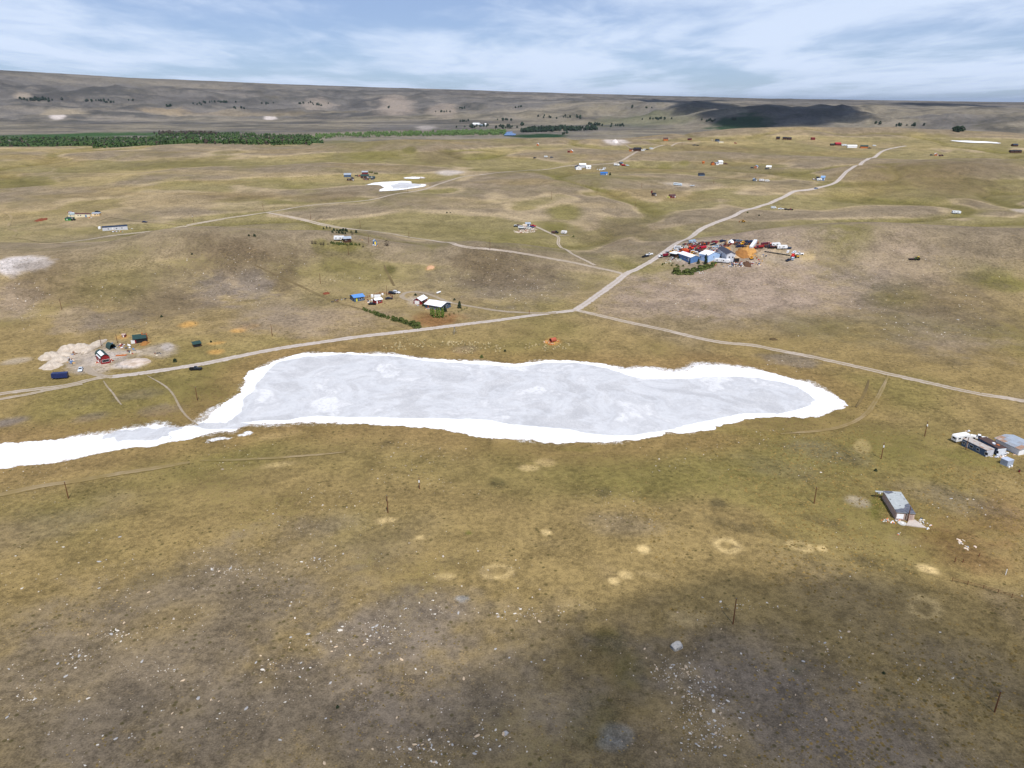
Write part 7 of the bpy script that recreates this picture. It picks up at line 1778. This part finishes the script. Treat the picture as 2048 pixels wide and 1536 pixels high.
# ================================================================== RIVER WOOD AND FAR TREES
def wood(label, px, n, h, leafm, seed):
    poly = ground(px)[:, :2]
    rs = random.Random(seed)
    x0, y0 = poly.min(0); x1, y1 = poly.max(0)
    q = np.column_stack([np.random.default_rng(seed).uniform(x0, x1, n * 6), np.random.default_rng(seed + 1).uniform(y0, y1, n * 6)])
    q = q[poly_sd(poly, q[:, 0], q[:, 1]) + 25 * fbm(q[:, 0], q[:, 1], 120, 3, seed) > 0]
    q = q[fbm(q[:, 0], q[:, 1], 160, 3, seed + 9) > -.42][:n]
    zz = H(q[:, 0], q[:, 1])
    tm = []
    for i in range(4):
        V, F = leaf_cloud(random.Random(seed + i), 42, .24, lambda t: .48 * math.sqrt(max(.02, 1 - abs(2 * t - .9) ** 2.2)))
        tm.append((np.array(V), np.array(F)))
    VV, FF, off = [], [], 0
    for k in range(len(q)):
        V, F = tm[k % 4]
        hh = rs.uniform(*h); w = hh * rs.uniform(.75, 1.15)
        VV.append(V * [w, w, hh] + [q[k, 0], q[k, 1], zz[k] + hh * .05]); FF.append(F + off); off += len(V)
    me = new_mesh('forest', np.vstack(VV), np.vstack(FF), False)
    return tag(link(me, 'forest', leafm), label, 'wood', kind='stuff')
wood('grey leafless trees mixed into the left river belt', [(-120, 291), (-120, 280), (300, 279), (620, 274), (630, 283), (622, 291), (300, 292)], 500, (4, 8), LGREY, 721)
wood('dense green cottonwood belt along the river at the left', [(-120, 291), (-120, 276), (60, 277), (300, 276), (330, 267), (420, 268), (620, 272), (640, 279), (622, 291), (300, 292)], 5200, (4, 8), LCOTTON, 701)
wood('greyer riverside trees on the low bluff behind the belt', [(305, 268), (330, 264), (420, 266), (440, 270), (330, 271)], 160, (5, 9), LGREY, 705)
wood('narrow green tree belt along the river in the middle', [(622, 279), (640, 271), (760, 267), (900, 264), (1010, 262), (1010, 270), (900, 271.5), (760, 274)], 760, (5, 10), LCOTTON, 709)
wood('far strip of trees along the river right of the blue pond', [(1035, 266), (1060, 259), (1130, 257), (1195, 257), (1200, 261), (1130, 262.5)], 260, (8, 15), LRIVER, 713)
# blue pond
pw = ground([(1009, 266.5), (1016, 263.8), (1026, 263.5), (1024, 266), (1033, 268.5), (1030, 272), (1008, 272)])
mp_, nt_, b_ = nodes_of('pond_water'); b_.inputs['Base Color'].default_value = (.05, .14, .34, 1); b_.inputs['Roughness'].default_value = .25
zq = float(np.max([H(p[0], p[1]) for p in pw])) + .6
pc = pw.mean(0)
mb = MB(); mb.add([(p[0], p[1], zq) for p in pw], [tuple(range(len(pw)))])
tag(link(mb.mesh('water'), 'water', mp_), 'small bright blue pond among the river trees', 'water', kind='structure')
FAR = [ # px, py, spread x, spread y, count, height, where
    (85, 200, 30, 2.5, 26, 13, 'far trees on the left foot of the escarpment'), (45, 198, 8, 1.5, 5, 11, 'far trees on the left foot of the escarpment'), (195, 202, 26, 1.5, 12, 11, 'far tree line left of the pale cliff patch'), (222, 205, 8, 1, 5, 10, 'far tree line left of the pale cliff patch'), (265, 201, 6, 1, 3, 10, 'far tree line left of the pale cliff patch'), (337, 213, 7, 1.2, 5, 12, 'far tree clump below the left slope'),
    (430, 205, 30, 2, 12, 10, 'far trees on the middle left slope'), (450, 206, 6, 1, 4, 11, 'far trees on the middle left slope'), (395, 209, 10, 1.5, 4, 9, 'far trees on the middle left slope'), (475, 217, 8, 1.5, 6, 12, 'far dark clump in the middle left valley'), (535, 208, 8, 1.5, 5, 10, 'far trees left of the pale cliffs'), (610, 208, 30, 2, 12, 10, 'far trees left of the pale cliffs'), (635, 210, 10, 1.5, 6, 9, 'far trees left of the pale cliffs'),
    (778, 216, 4, 1.2, 3, 10, 'far trees under the pale cliffs'), (880, 224, 12, 1.5, 6, 9, 'far trees under the pale cliffs'), (925, 216, 8, 2.5, 6, 9, 'far trees right of the pale cliffs'), (1005, 240, 12, 2, 9, 9, 'far valley trees behind the white farm'), (930, 243, 10, 2, 7, 9, 'trees beside the far valley farm'), (1010, 255, 30, 3, 18, 10, 'trees between the valley farm and the pond'), (1043, 252, 4, 2, 4, 13, 'tall trees right of the valley farm'), (950, 254, 24, 2, 14, 9, 'trees before the far valley farm'),
    (1110, 236, 26, 3, 12, 9, 'far trees in the middle of the valley'), (1155, 235, 10, 2.5, 6, 10, 'far trees in the middle of the valley'), (1190, 251, 14, 2, 9, 11, 'tree clump right of the river strip'), (1310, 239, 26, 1.5, 12, 9, 'far tree row in the right valley'), (1420, 241, 20, 1.2, 9, 8, 'far tree row below the dark plain'), (1470, 239, 4, 1.5, 3, 9, 'far tree row below the dark plain'), (1290, 215, 16, 1.5, 5, 9, 'far trees on the right slope'), (1755, 248, 6, 1.5, 4, 9, 'far trees right of the badlands'), (1810, 252, 26, 1.2, 12, 8, 'far trees right of the badlands'), (1920, 262, 16, 2, 7, 8, 'far trees below the right badlands'), (1040, 216, 8, 2, 4, 9, 'far trees on the middle slope'), (1230, 252, 24, 2, 9, 9, 'tree clump right of the river strip'), (1130, 268, 16, 1.5, 4, 8, 'trees beside the dark green river field')]
for px, py, sx_, sy_, n, h, where in FAR:
    for k, p in enumerate(ground([(px + rng.normal(0, sx_ * .6), py + rng.normal(0, sy_ * .6)) for _ in range(n)])):
        hh = h * random.uniform(.7, 1.25)
        plant('far', ('tall' if hh > h * 1.08 else 'low' if hh < h * .86 else 'middling') + ' dark tree, one of the ' + where, p, hh, LRIVER, where, random.uniform(.9, 1.3), seed=k)

# ================================================================== CLOUDS OUT OF FRAME WHOSE SHADOWS FALL ON THE GROUND
def cloud(label, px, rx, ry, alt, thick, density, seed, lumps, power=1.6):
    p = np.mean(ground(px), 0)
    c = Vector(p) + to_sun * ((alt - p[2]) / to_sun.z)
    mb = MB()
    n, m_ = 40, 10
    V, F = [(0, 0, thick)], []
    for side in (1, -1):
        for j in range(1, m_ + (1 if side == 1 else 0)):
            t_ = j / m_ if side == 1 else 1 - j / m_
            for i in range(n):
                a = 2 * math.pi * i / n
                k = 1 + lumps * float(fbm(np.array(2 * math.cos(a) + seed), np.array(2 * math.sin(a)), .8, 5, seed, .7))
                z = thick * (1 - t_ ** 2) ** power * (1 + .6 * lumps * float(fbm(np.array(3 * t_ * math.cos(a)), np.array(3 * t_ * math.sin(a)), .9, 3, seed + 2)))
                V.append((rx * t_ * k * math.cos(a), ry * t_ * k * math.sin(a), z if side == 1 else -.25 * z))
    V.append((0, 0, -.25 * thick))
    R_ = (len(V) - 2) // n
    F += [(0, 1 + i, 1 + (i + 1) % n) for i in range(n)]
    for j in range(R_ - 1):
        for i in range(n):
            a, b = 1 + j * n + i, 1 + j * n + (i + 1) % n
            F.append((a, a + n, b + n, b))
    F += [(len(V) - 1, 1 + (R_ - 1) * n + (i + 1) % n, 1 + (R_ - 1) * n + i) for i in range(n)]
    mb.add(V, F)
    m, nt, b = nodes_of('cloud_vapour')
    nt.nodes.remove(b)
    v = N(nt, 'ShaderNodeVolumePrincipled'); v.inputs['Density'].default_value = density; v.inputs['Color'].default_value = (.98, .98, .98, 1); v.inputs['Anisotropy'].default_value = .3
    nt.links.new(v.outputs[0], nt.nodes['Material Output'].inputs['Volume'])
    o = link(mb.mesh('cloud'), 'cloud', m); o.location = c
    return tag(o, label, 'cloud', kind='stuff')
cloud('low fair-weather cloud overhead that shades the near right slope', [(2150, 1930)], 150, 100, 620, 110, .0082, 5, .30, 1.5)
cloud('thin unseen cloud wisp added to dim the lower left slope', [(500, 1720)], 170, 50, 640, 50, .006, 23, .2, 2.6)  # unseen cloud, put in only to darken the lower left ground
cloud('fair-weather cloud over the far plain, casting the dark shadow', [(1570, 217)], 400, 430, 1500, 260, .05, 11, .6)

cloud('small ragged cloud left of the far one, shading the plain', [(1420, 209)], 190, 330, 1500, 150, .03, 31, .9)
cloud('small ragged cloud far off over the left end of the plain', [(1345, 203)], 260, 420, 1600, 150, .03, 37, .9)
cloud('small ragged cloud added out of view to shade the right of the plain', [(1880, 208.5)], 260, 330, 1500, 150, .03, 41, .9)  # unseen cloud, put in to make the far shadow more ragged
# ================================================================== THE AIR
hz = MB().box(-95000, 95000, -95000, 95000, float(GZ.min()) - 1.0, float(GZ.max()) + 15.0)
m, nt, b = nodes_of('thin_haze'); nt.nodes.remove(b)
v = N(nt, 'ShaderNodeVolumePrincipled'); v.inputs['Density'].default_value = 1.7e-5; v.inputs['Color'].default_value = (.66, .80, 1.0, 1); v.inputs['Anisotropy'].default_value = 0.2
nt.links.new(v.outputs[0], nt.nodes['Material Output'].inputs['Volume'])
tag(link(hz.mesh('haze'), 'haze', m), 'thin pale haze over the whole valley', 'haze', kind='stuff')
